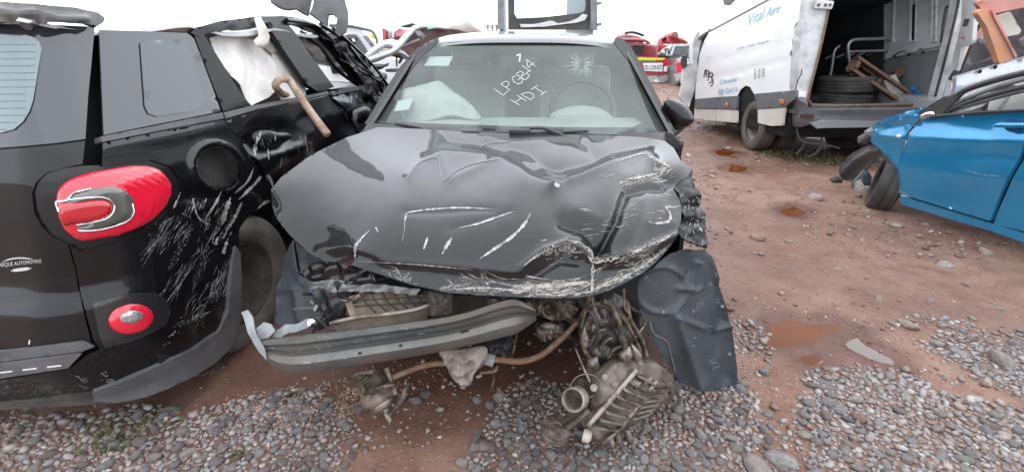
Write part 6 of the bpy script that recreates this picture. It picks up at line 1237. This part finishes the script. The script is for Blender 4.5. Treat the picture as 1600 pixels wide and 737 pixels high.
panel('sail_panel', [(1439, 178), (1450, 166), (1473, 152), (1503, 145), (1490, 160), (1472, 178), (1446, 184)], bl(0.004), M_PLAS, BLUE, step=5, thick=0.03)
tube('window_sill_trim', [tuple(bl(0.01)(np.array([x]), np.array([y]))[0]) for x, y in [(1455, 182), (1520, 177), (1600, 172.5), (1700, 168)]], 0.012, M_PLAS, BLUE, 6)
puff('mirror_stub', spline([(1437, 182), (1446, 175), (1458, 174), (1460, 180), (1450, 184), (1441, 188)], True, 3), bl(0.02), M_CHROME, BLUE, 0.02, 0.02, 3)
for pts, r, m_ in [([(1466, 176), (1500, 146), (1540, 130), (1600, 114), (1700, 92)], 0.022, M_PLAS), ([(1480, 170), (1520, 150), (1600, 124), (1700, 104)], 0.016, M_STEEL), ([(1478, 176), (1520, 158), (1600, 136), (1700, 116)], 0.020, M_PLAS), ([(1500, 168), (1545, 156), (1600, 142), (1700, 126)], 0.014, M_GREYP)]:
    tube('roof_pillar', [tuple(bl(-0.02)(np.array([x]), np.array([y]))[0]) for x, y in pts], r, m_, BLUE, 8)
panel('window_glass_remains', [(1500, 168), (1530, 160), (1545, 158), (1536, 166), (1520, 172), (1498, 176)], bl(-0.03), mat('cloudy_glass', (0.35, 0.38, 0.37), rough=0.3), BLUE, step=5, thick=0.005, disp=crumple(0.03, 0.05, 182))
bxp = lambda x, y, o_: np.array(bl(-o_)(np.array([x]), np.array([y]))[0])
for (x, y, o_, sz) in [(1560, 165, 0.35, (0.10, 0.12, 0.30)), (1620, 160, 0.35, (0.3, 0.14, 0.5))]: MB().box(bxp(x, y, o_), sz, (0.2, 0.1, 0), 0.04).build('seat', M_SEAT, BLUE, auto=30)
stc = Vector(bxp(1575, 172, 0.30)); MB().tube([stc + Vector((0.17 * math.cos(a), 0.06 * math.sin(a), 0.16 * math.sin(a))) for a in np.linspace(0, 6.283, 25)], 0.016, 6, False).build('steering_wheel', M_PLAS, BLUE, auto=60)
# handle, marker lamp
panel('handle_recess', ellipse(1584, 196, 16, 11, 0, 20), bl(0.021), mat('blue_shadowed_cup', (0.008, 0.07, 0.17), rough=0.3, coat=1.0), fd, step=4, thick=0.004)  # flat disc: the cup's shade is put into a darker blue
tube('door_handle', [tuple(bl(0.05)(np.array([x]), np.array([y]))[0]) for x, y in [(1554, 197), (1562, 195.5), (1580, 196), (1604, 196), (1616, 198)]], [0.010, 0.017, 0.018, 0.017, 0.012], M_BLUE, fd, 8)
puff('side_marker', ellipse(1404, 213, 5, 3.2, 0, 14), bl(0.006), mat('clear_marker', (0.62, 0.62, 0.58), rough=0.15, coat=1.0), fw, 0.008, 0.004, 2)
# arch liner, wheel, hub, nose debris
panel('wheel_arch_liner', [(1311, 268), (1314, 258), (1322, 248), (1334, 238), (1347, 231), (1362, 225), (1374, 229), (1384, 240), (1389, 254), (1382, 250), (1372, 246), (1362, 252), (1352, 266), (1342, 280), (1330, 284), (1316, 281)], fY([(1311, 268, 4.55), (1347, 231, 4.4), (1389, 254, 4.0), (1352, 266, 4.25), (1330, 284, 4.4)]), M_PLAS, BLUE, step=4, thick=0.008, disp=creases([([(1318, 270), (1340, 250), (1366, 236)], 4, 0.03), ([(1326, 278), (1346, 258), (1374, 242)], 4, -0.02)], 63, 0.01, 0.05))
wc = Vector(onY(np.array([1387]), np.array([286]), 4.12)[0]); wx = Vector((-0.82, 0.55, 0.14)); R = 0.28
wb = MB().lathe([(R * 0.6, 0.08), (R * 0.68, 0.09), (R * 0.9, 0.09), (R * 0.98, 0.07), (R, 0.05), (R, 0.025), (R * 0.975, 0.022), (R * 0.975, 0.014), (R, 0.01), (R, -0.03), (R * 0.975, -0.034), (R * 0.975, -0.042), (R, -0.046), (R * 0.98, -0.07), (R * 0.85, -0.09), (R * 0.6, -0.08), (R * 0.6, 0.08)], wc, wx, 40).build('wheel', M_RUB, BLUE, auto=40)
lathe('rim', [(0.0, 0.03), (0.05, 0.04), (0.06, 0.0), (0.14, 0.02), (0.17, 0.06), (0.172, -0.06), (0.0, -0.05)], wc, wx, M_STEEL, wb, 28)
for k, (o_, m_, Y) in enumerate([([(1344, 270), (1354, 264), (1362, 276), (1360, 290), (1350, 290), (1346, 282)], mat('blue_grey_caliper', (0.05, 0.075, 0.09), rough=0.5), 4.25), ([(1340, 214), (1354, 206), (1364, 210), (1362, 222), (1348, 228), (1340, 224)], M_PLAS, 4.35), ([(1350, 205), (1362, 198), (1366, 206), (1356, 214)], M_STEEL, 4.4), ([(1296, 280), (1306, 274), (1318, 278), (1316, 286), (1300, 286)], M_PLAS, 4.55)]):
    puff('nose_debris', o_, lambda x, y, Y=Y: onY(x, y, Y), m_, BLUE, 0.03, 0.03, 3, crumple(0.04, 0.09, 190 + k))
tube('loose_hose', [onY(np.array([x]), np.array([y]), 4.2)[0] for x, y in [(1350, 266), (1342, 276), (1334, 284), (1332, 294)]], 0.012, M_GREYP, BLUE, 6)
bk = Skin(fd, rdb, fw)
stroke('scratch', bk, [(1500, 262), (1530, 272), (1568, 276)], 0.8, M_SCR, fd, jitter=0.6); stroke('scratch', bk, [(1402, 297), (1418, 303)], 1.4, M_SCR, fd, jitter=0.6)
# rest of the shell
MB().box((4.35, 3.05, 0.42), (1.1, 2.4, 0.4), (0, 0, 0.148), 0.05).build('floor_shell', M_DARK, BLUE)
MB().box((4.95, 2.6, 0.60), (0.06, 3.2, 0.7), (0, 0, 0.148), 0.02).build('far_side', M_BLUE, BLUE)
MB().box((4.35, 1.9, 1.26), (1.2, 1.3, 0.06), (0.05, 0, 0.148), 0.025).build('roof', M_BLUE, BLUE, auto=30)
MB().box((4.25, 0.75, 0.6), (1.6, 0.3, 0.75), (0, 0, 0.148), 0.08).build('tail', M_BLUE, BLUE, auto=30)
for c in ((3.75, 1.5, 0.29), (5.05, 1.6, 0.29)): wr('wheel', c, 0.29, BLUE)

# ================================================================== orange and silver wreck between van and blue car
OW = thing('orange_wreck', 'wrecked car with pink roof, bare orange pillar and silver flank behind the blue car', 'car', (6.2, 5.0, 0))
ow = lambda Y: (lambda x, y: onY(x, y, Y))
M_PINK = mat('faded_red_roof', (0.50, 0.16, 0.13), (0.42, 0.20, 0.17), rough=0.45, coat=0.4); M_ORG = mat('orange_primer', (0.56, 0.24, 0.11), (0.48, 0.24, 0.14), ns=8, rough=0.6); M_SILV = mat('silver_paint', (0.50, 0.51, 0.53), (0.42, 0.43, 0.45), rough=0.3, metal=0.4, coat=0.8)
panel('roof', [(1527, 6), (1540, -4), (1600, -22), (1700, -40), (1720, -10), (1600, 12), (1556, 21), (1547, 18), (1534, 14)], ow(4.75), M_PINK, OW, step=6, thick=0.05, disp=crumple(0.03, 0.03, 201))
panel('front_pillar', [(1527, 20), (1536, 14), (1548, 17), (1556, 30), (1572, 60), (1587, 90), (1562, 100), (1552, 70), (1542, 42)], ow(4.70), M_ORG, OW, step=5, thick=0.06)
panel('pillar_edge', [(1550, 16), (1556, 22), (1573, 56), (1590, 88), (1587, 91), (1570, 58), (1553, 26)], ow(4.68), M_PINK, OW, step=5, thick=0.05)
panel('side_panel', [(1495, 120), (1530, 110), (1557, 102), (1600, 90), (1760, 50), (1760, 240), (1600, 200), (1494, 200), (1492, 145)], ow(4.72), M_SILV, OW, step=7, thick=0.05, disp=creases([([(1500, 135), (1560, 118), (1640, 98)], 4, 0.015)], 64, 0.006, 0.03))
ok_ = Skin('side_panel' if 'side_panel.001' not in SURF else 'side_panel.001')
for (x, y) in [(1531, 112), (1555, 105)]: lathe('plug', [(0, 0.008), (0.016, 0.006), (0.02, 0)], onY(np.array([x]), np.array([y]), 4.70)[0], (0, -1, 0), M_DARK, OW, 10)
panel('sun_visor', [(1554, 26), (1579, 19), (1596, 48), (1592, 54), (1570, 58)], ow(4.95), mat('cream_visor', (0.52, 0.50, 0.42), rough=0.8), OW, step=7, thick=0.02)
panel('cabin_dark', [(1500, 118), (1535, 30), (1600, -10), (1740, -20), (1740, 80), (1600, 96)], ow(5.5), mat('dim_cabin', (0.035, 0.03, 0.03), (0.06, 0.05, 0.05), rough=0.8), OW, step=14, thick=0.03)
panel('side_window', [(1501, 118), (1520, 72), (1540, 52), (1550, 72), (1560, 100), (1530, 109)], ow(4.85), glassmat('smoky_glass', (0.5, 0.52, 0.53), film=0.25, filmcol=(0.25, 0.25, 0.26)), OW, step=10, thick=0)
panel('lower_panel', [(1500, 60), (1530, 50), (1538, 40), (1546, 52), (1524, 64)], ow(5.2), M_PINK, OW, step=6, thick=0.02)
puff('door_mirror', [(1592, 62), (1600, 56), (1612, 60), (1610, 74), (1598, 76)], ow(4.6), M_GREYP, OW, 0.05, 0.05, 4)
for c in ((5.0, 5.1, 0.31), (6.9, 5.1, 0.31)): lathe('wheel', [(0.0, 0.05), (0.17, 0.06), (0.2, 0.09), (0.29, 0.09), (0.31, 0.05), (0.31, -0.08), (0.2, -0.09), (0.0, -0.05)], c, (0, -1, 0), M_RUB, OW, 28)
MB().box((5.9, 5.6, 0.55), (2.6, 1.2, 0.5), None, 0.05).build('body_shell', M_SILV, OW, auto=30)
# ================================================================== wrecks further back
def bY(Y): return lambda x, y: onY(x, y, Y)
def bp(x, y, Y): return onY(np.array([x]), np.array([y]), Y)[0]
M_REDP = mat('dark_red_paint', (0.28, 0.025, 0.035), rough=0.35, coat=0.8, dust=0.15); M_REDB = mat('bright_red_paint', (0.50, 0.05, 0.06), (0.40, 0.06, 0.06), rough=0.4, coat=0.5)
M_SILT = mat('silver_truck_paint', (0.46, 0.47, 0.48), (0.38, 0.39, 0.40), rough=0.3, metal=0.5, coat=0.7); M_YEL = mat('reflective_yellow', (0.75, 0.62, 0.02), rough=0.4); M_GRN = mat('stripe_green', (0.10, 0.28, 0.08), rough=0.5)
M_WIN = mat('dark_window', (0.05, 0.06, 0.065), (0.12, 0.13, 0.13), ns=3, rough=0.1, spec=0.6)
def wheelb(c, R, parent, ax=(1, 0, 0), m=None): return lathe('wheel', [(0.0, 0.06), (R * 0.5, 0.07), (R * 0.6, 0.10), (R * 0.9, 0.11), (R, 0.08), (R, -0.08), (R * 0.9, -0.11), (R * 0.5, -0.07), (0, -0.06)], c, ax, m or M_RUB, parent, 24)
# red pickup
RY = 15.0; zr = gz(4.0, 15.0)
RP = thing('red_pickup', 'dark red pickup truck with a yellow stripe and white plate on its tailgate', 'pickup', (3.6, 16.5, zr))
tg = panel('tailgate', [(948, 88), (1000, 88.5), (1040, 90), (1043, 96), (1044, 106), (1043, 117), (1000, 118), (950, 118)], bY(RY), M_REDP, RP, step=5, thick=0.08)
panel('yellow_stripe', [(960, 89.8), (1000, 90.2), (1039, 91.2), (1039, 94), (1000, 93.8), (960, 93.6)], bY(RY - 0.012), M_YEL, tg, step=6, thick=0.005)
panel('green_stripe', [(960, 93.9), (1000, 94.1), (1026, 94.4), (1024, 96.2), (1000, 96.2), (960, 96)], bY(RY - 0.012), M_GRN, tg, step=6, thick=0.005)
pt = panel('plate', [(1004.5, 98.8), (1036, 98.6), (1035, 112.2), (1007, 111)], bY(RY - 0.03), M_WHITE, tg, step=6, thick=0.01)
text_quad('plate_lettering', 'XSU-CUM-WTI', [(1007, 109.5), (1034, 110), (1034.6, 101.6), (1006, 101.6)], lambda x, y: bp(x, y, RY - 0.045), M_BLKI, tg)
panel('tail_light', [(1037, 93), (1044, 92), (1045, 102), (1038, 104)], bY(RY - 0.04), M_RED, RP, step=4, thick=0.06); panel('tail_light_lens', [(1038, 104.5), (1043, 103.5), (1042, 112), (1037, 112)], bY(RY - 0.04), M_WHITE, RP, step=4, thick=0.04)
panel('rear_bumper', [(995, 119), (1044, 118), (1043, 126), (1036, 129), (1000, 128)], bY(RY - 0.12), M_SILT, RP, step=5, thick=0.12)
panel('cab_back', [(960, 66), (985, 66), (1010, 68), (1018, 76), (1025, 88), (950, 88)], bY(RY + 1.6), M_REDP, RP, step=5, thick=0.06, holes=[[(972, 71), (1006, 72), (1014, 86), (965, 86)]])
panel('cab_window', [(971, 71), (1007, 71), (1015, 86.5), (964, 86.5)], bY(RY + 1.65), M_WIN, RP, step=9, thick=0.02)
tube('roll_bar', [bp(x, y, RY + 1.5) for x, y in [(1026, 90), (1020, 78), (1012, 66), (1000, 63), (960, 62)]], 0.05, M_REDP, RP, 8)
for s in (-1, 1): MB().box((3.45 + s * 0.86, RY + 2.6, zr + 0.75), (0.08, 5.0, 0.62), None, 0.03).build('bed_side', M_REDP, RP, auto=30)
MB().box((3.45, RY + 3.0, zr + 0.55), (1.6, 4.6, 0.25), None, 0.03).build('chassis', M_DARK, RP)
MB().box((3.45, RY + 2.5, bp(990, 66.5, RY + 1.6)[2] - 0.03), (1.4, 1.6, 0.06), None, 0.025).build('cab_roof', M_REDP, RP)
for s in (-1, 1): wheelb((3.45 + s * 0.72, RY + 0.95, zr + 0.36), 0.36, RP)
lathe('spare_hub', [(0, 0.05), (0.1, 0.05), (0.16, 0.0), (0.2, -0.03)], bp(1034, 137, RY + 0.3), (0, -1, 0), M_STEEL, RP, 16)
# silver pickup
SY = 14.2; zs = gz(5.0, 14.2)
SP_ = thing('silver_pickup', 'silver double-cab pickup parked between the red pickup and the white van', 'pickup', (5.3, 16.0, zs))
panel('bed_side', [(1041, 96), (1046, 90), (1062, 90), (1064, 94), (1060, 98), (1057, 112), (1056, 132), (1040, 134), (1040, 116)], fY([(1041, 96, 15.5), (1062, 92, 14.3), (1056, 132, 14.3), (1040, 134, 15.4)]), M_SILT, SP_, step=4, thick=0.08)
panel('tailgate', [(1060, 92), (1095, 91), (1095, 122), (1058, 120), (1059, 104)], bY(SY), M_SILT, SP_, step=5, thick=0.08)
panel('tail_light', [(1057.5, 98), (1064, 97), (1066, 106), (1064, 114), (1057, 113)], bY(SY - 0.05), M_RED, SP_, step=3, thick=0.07)
panel('rear_bumper', [(1055, 116), (1092, 116), (1092, 127), (1066, 128), (1055, 126)], bY(SY - 0.15), M_SILT, SP_, step=4, thick=0.12)
panel('cab_back', [(1046, 90), (1052, 74), (1056, 69), (1096, 68), (1098, 92), (1060, 92)], bY(SY + 1.7), M_SILT, SP_, step=4, thick=0.06, holes=[[(1055, 73), (1092, 72), (1092, 87), (1050, 88)]])
panel('cab_window', [(1054, 72.5), (1093, 71.5), (1093, 87.5), (1049, 88.5)], bY(SY + 1.75), M_WIN, SP_, step=9, thick=0.02)
panel('cab_side', [(1026, 88), (1036, 77), (1046, 70.5), (1054, 69.5), (1049, 80), (1045, 91), (1028, 94)], fY([(1026, 88, 17.8), (1054, 70, 15.9), (1045, 91, 15.9), (1028, 94, 17.8)]), M_SILT, SP_, step=3, thick=0.05)
panel('side_window', [(1031, 86), (1038, 78), (1042, 75), (1038, 86), (1036, 88)], fY([(1026, 88, 17.7), (1054, 70, 15.8), (1045, 91, 15.8), (1028, 94, 17.7)]), M_WIN, SP_, step=3, thick=0.02); panel('side_window', [(1043, 76), (1050, 71.5), (1046, 82), (1042, 88), (1041, 85)], fY([(1026, 88, 17.7), (1054, 70, 15.8), (1045, 91, 15.8), (1028, 94, 17.7)]), M_WIN, SP_, step=3, thick=0.02)
MB().box((5.6, SY + 2.2, zs + 0.6), (1.5, 4.2, 0.35), None, 0.03).build('chassis', M_DARK, SP_); MB().box((5.75, SY + 2.6, bp(1070, 69, SY + 1.7)[2] - 0.04), (1.1, 1.6, 0.06), None, 0.025).build('cab_roof', M_SILT, SP_)
for c in ((5.0, SY + 0.9, zs + 0.36), (6.3, SY + 0.9, zs + 0.36), (5.0, SY + 4.0, zs + 0.36)): wheelb(c, 0.36, SP_)
# red wrecks heaped behind the pickups
def wreck(name, label, outline, Y, m, seed, extra=(), depth=1.4):
    e = thing(name, label, 'car', tuple(bp(np.mean([p[0] for p in outline]), max(p[1] for p in outline), Y + 0.5)))
    puff('crushed_shell', outline, bY(Y), m, e, 0.25, depth, 2.2, crumple(0.45, 0.09, seed, 1.1))
    for nm, o_, m_, dY in extra: panel(nm, o_, bY(Y + dY), m_, e, step=2.5, thick=0.06, disp=crumple(0.15, 0.12, seed + 1))
    return e
wreck('crushed_red_car', 'crushed red car heaped behind the silver pickup cab', [(1026, 84), (1027, 70), (1030, 60), (1040, 54), (1050, 50), (1056, 49), (1062, 56), (1070, 62), (1076, 67), (1072, 70), (1056, 69), (1046, 70), (1036, 76), (1030, 82)], 19.5, M_REDB, 211, [('dark_opening', [(1034, 62), (1041, 58), (1042, 63), (1036, 66)], M_DARK, -0.5), ('bent_sill', [(1050, 52), (1058, 50), (1060, 58), (1054, 60)], M_OILY, -0.5)])
rc = thing('stacked_red_car', 'red hatchback wreck stacked behind the red pickup cab', 'car', tuple(bp(990, 66, 19.5)))
puff('crushed_shell', [(960, 64), (964, 56), (975, 53), (990, 54), (1003, 58), (1008, 64), (1004, 68), (980, 68)], bY(19.5), M_REDB, rc, 0.2, 1.2, 3, crumple(0.15, 0.05, 213)); panel('rear_window', [(972, 57), (986, 57), (992, 63), (974, 63)], bY(19.2), M_WIN, rc, step=4, thick=0.05); tube('roof_bar', [bp(x, y, 19.3) for x, y in [(976, 52), (990, 51), (1006, 56)]], 0.05, M_PLAS, rc, 6)
# frame of a tall vehicle standing behind the sedan
TV = thing('stripped_van_body', 'tall grey stripped vehicle body with a pale glass pane, rising behind the sedan roof', 'van', (0.5, 8.4, gz(0.5, 8.4)))
M_FRM = mat('primer_grey_frame', (0.20, 0.22, 0.24), (0.13, 0.14, 0.15), rough=0.5, dust=0.3); TY = 7.4
panel('corner_post', [(777, -60), (787, -60), (787, 46), (777, 46)], bY(TY), M_FRM, TV, step=8, thick=0.12); panel('corner_post', [(921, -60), (932, -60), (934, 48), (924, 48)], bY(TY), M_FRM, TV, step=8, thick=0.12)
panel('door_frame', [(793, -60), (926, -60), (924, 47), (794, 47)], bY(TY + 0.06), M_PLAS, TV, step=8, thick=0.06, holes=[[(804, -45), (916, -45), (915, 10), (913, 18), (905, 21), (850, 27), (808, 29), (804, 22)]])
panel('glass_pane', [(803, -46), (917, -46), (916, 12), (913, 19), (905, 22), (850, 28), (808, 30), (803, 24)], bY(TY + 0.09), glassmat('pale_cyan_glass', (0.80, 0.97, 0.97)), TV, step=20, thick=0.0)
panel('torn_lining', [(812, 38), (834, 38), (846, 36), (858, 33), (864, 33), (872, 37), (890, 34), (904, 28), (910, 22), (918, 24), (914, 32), (900, 36), (880, 38), (850, 42), (814, 43)], bY(TY + 0.02), mat('torn_white_trim', (0.60, 0.60, 0.59), rough=0.7), TV, step=3, thick=0.02, disp=crumple(0.04, 0.06, 215))
for y in (6, 39): tube('hinge', [bp(933, y, TY), bp(938, y - 1, TY - 0.02), bp(938, y - 3, TY - 0.02)], 0.02, M_FRM, TV, 6)
for s, x0 in ((-1, 779), (1, 931)):
    c = bp(x0, 20, TY); MB().box((c[0] - s * 0.04, TY + 1.7, 1.25), (0.06, 3.3, 1.9), None, 0.02).build('side_wall', M_FRM, TV)
MB().box((0.48, TY + 1.8, 0.5), (1.4, 3.4, 0.3), None, 0.03).build('floor_pan', M_DARK, TV); MB().box((0.48, TY + 0.1, 0.8), (1.4, 0.1, 0.8), None, 0.03).build('tail_panel', M_FRM, TV)
for s in (-1, 1): wheelb((0.48 + s * 0.62, TY + 0.8, 0.33), 0.33, TV)
# white car behind the black SUV
WC = thing('white_hatchback', 'white car with a dark tinted window behind the crumpled black wing', 'car', tuple(bp(545, 100, 6.6)))
panel('body_side', [(430, 60), (505, 40), (530, 38), (548, 42), (565, 47), (578, 62), (592, 78), (600, 96), (604, 140), (430, 150)], bY(6.4), mat('bright_white_paint', (0.80, 0.80, 0.81), rough=0.3, coat=0.6), WC, step=8, thick=0.06, disp=creases([([(530, 96), (575, 94)], 4, 0.02)]))
panel('side_window', [(534, 58), (544, 54), (556, 54), (566, 68), (576, 84), (570, 92), (556, 96), (542, 74)], bY(6.36), M_TINT, WC, step=6, thick=0.01); panel('rear_window', [(566, 56), (574, 56), (588, 74), (584, 78)], bY(6.36), mat('grey_pane', (0.22, 0.23, 0.24), rough=0.2), WC, step=5, thick=0.01)
panel('lower_window', [(510, 90), (545, 84), (556, 110), (520, 116)], bY(6.36), M_TINT, WC, step=6, thick=0.01)
tube('roof_rail', [bp(x, y, 6.35) for x, y in [(515, 40), (545, 41), (570, 46), (582, 50), (588, 60), (590, 70)]], 0.02, M_STEEL, WC, 6)
panel('window_sticker', [(549, 61), (553, 60), (556, 65), (552, 66)], bY(6.33), M_WHITE, WC, step=4, thick=0.004)
MB().box((-2.6, 7.2, 0.8), (2.6, 1.4, 0.7), None, 0.1).build('body_shell', bpy.data.materials['bright_white_paint'], WC, auto=30); wheelb((-1.9, 6.5, 0.31), 0.31, WC, (0, -1, 0)); wheelb((-3.6, 6.5, 0.31), 0.31, WC, (0, -1, 0))
# silver car with a raised bonnet
SC = thing('silver_sedan', 'silver car with its bonnet raised behind the black sedan pillar', 'car', tuple(bp(620, 110, 6.0)))
M_HU = mat('bonnet_underside', (0.09, 0.045, 0.04), (0.14, 0.08, 0.07), ns=8, rough=0.8)
bn = panel('raised_bonnet', [(612, 82), (630, 64), (642, 52), (650, 44), (664, 42), (690, 44), (720, 48), (735, 52), (700, 56), (690, 58), (670, 70), (655, 84), (640, 92), (622, 90)], fY([(612, 82, 5.2), (650, 44, 5.6), (720, 48, 6.0), (640, 92, 5.5), (690, 58, 5.9)]), M_HU, SC, step=5, thick=0.03, disp=crumple(0.03, 0.05, 221))
tube('bonnet_edge', [bp(x, y, Y) for x, y, Y in [(568, 98, 5.0), (590, 90, 5.0), (614, 80, 5.1), (626, 68, 5.2), (638, 54, 5.4), (650, 44, 5.5), (668, 42, 5.7), (700, 45, 5.9)]], [0.03, 0.035, 0.03, 0.035, 0.035, 0.03, 0.02, 0.02], M_SILT, bn, 8)
tube('bonnet_edge', [bp(x, y, Y) for x, y, Y in [(572, 92, 5.05), (588, 78, 5.05), (600, 70, 5.1), (612, 72, 5.15), (618, 80, 5.15)]], 0.035, M_SILT, bn, 8); tube('bonnet_edge', [bp(x, y, Y) for x, y, Y in [(612, 84, 5.3), (625, 82, 5.3), (638, 92, 5.4)]], 0.03, M_SILT, bn, 8)
tube('bonnet_prop', [bp(627, 73, 5.25), bp(655, 62, 5.5)], 0.012, M_STEEL, SC, 6)
panel('bonnet_plate', [(648, 49), (655, 48), (664, 56), (662, 61), (652, 55)], bY(5.3), M_TORN, bn, step=4, thick=0.02); panel('green_tape', [(668, 42), (678, 41), (680, 44), (668, 46)], bY(5.35), mat('mint_tape', (0.30, 0.62, 0.50), rough=0.5), bn, step=4, thick=0.01)
panel('body_side', [(570, 100), (600, 92), (650, 92), (670, 100), (670, 160), (570, 160)], bY(6.3), M_WHITEP, SC, step=8, thick=0.05, disp=crumple(0.05, 0.04, 222))
for o_ in ([(585, 100), (604, 101), (606, 104), (582, 104)], [(604, 108), (640, 106), (640, 110), (604, 113)]): panel('bay_clutter', o_, bY(6.0), M_PLAS, SC, step=4, thick=0.05, disp=crumple(0.1, 0.08, 223))
tube('strut', [bp(619, 84, 5.6), bp(620, 104, 5.7)], 0.01, M_STEEL, SC, 6); tube('strut', [bp(629, 90, 5.6), bp(624, 98, 5.7)], 0.016, M_PLAS, SC, 6)
wheelb((-1.35, 6.5, 0.31), 0.31, SC)
# far red heap and tarp-wrapped car
fr_ = thing('red_truck_wreck', 'far red truck wreck with grey crumpled cab above the raised bonnet', 'truck', tuple(bp(618, 66, 16)))
panel('red_post', [(597, 44), (603, 46), (602, 62), (598, 64)], bY(15.8), M_REDB, fr_, step=3, thick=0.2); puff('grey_cab', [(603, 50), (608, 45), (616, 45), (616, 62), (604, 62)], bY(16), M_SILT, fr_, 0.1, 1.0, 3, crumple(0.1, 0.08, 231))
puff('crumpled_cab', [(615, 50), (624, 44), (634, 47), (640, 46), (638, 60), (620, 64), (614, 62)], bY(16.2), M_REDP, fr_, 0.2, 1.0, 2.5, crumple(0.3, 0.1, 232)); puff('torn_roof', [(624, 42), (632, 39), (644, 36), (655, 39), (650, 43), (636, 44)], bY(16.4), M_PLAS, fr_, 0.1, 0.6, 2.5, crumple(0.2, 0.1, 233))
tp = puff('wrapped_car', spline([(652, 56), (660, 38), (668, 30), (690, 24), (716, 19), (736, 17), (746, 24), (754, 38), (758, 56)], True, 3), bY(13), mat('white_tarp', (0.80, 0.80, 0.79), (0.70, 0.69, 0.66), ns=2, rough=0.7), None, 0.5, 1.4, 4, crumple(0.25, 0.03, 235))
tag(tp, 'car wrapped in pale crumpled tarp in the distance behind the sedan', 'car')
ye = MB().box(bp(584, 57, 12), (0.12, 0.1, 0.1), (0.2, 0.4, 0), 0.03).build('yellow_bracket', M_YEL); tag(ye, 'small yellow piece on the wreckage behind the white car', 'scrap'); ye.location = (0, 0, 0)
fe = MB()
FE = thing('wire_fence', 'low grey wire fence far behind the sedan, left of the stripped body', 'fence', tuple(bp(768, 60, 16)))
for y in (40, 43): tube('rail', [bp(x, y, 16) for x in (752, 766, 780)], 0.015, M_STEEL, FE, 5, False)
for x in (755, 762, 769, 776): tube('post', [bp(x, 39, 16), (*bp(x, 39, 16)[:2], gz(0, 16))], 0.03, M_STEEL, FE, 5, False)
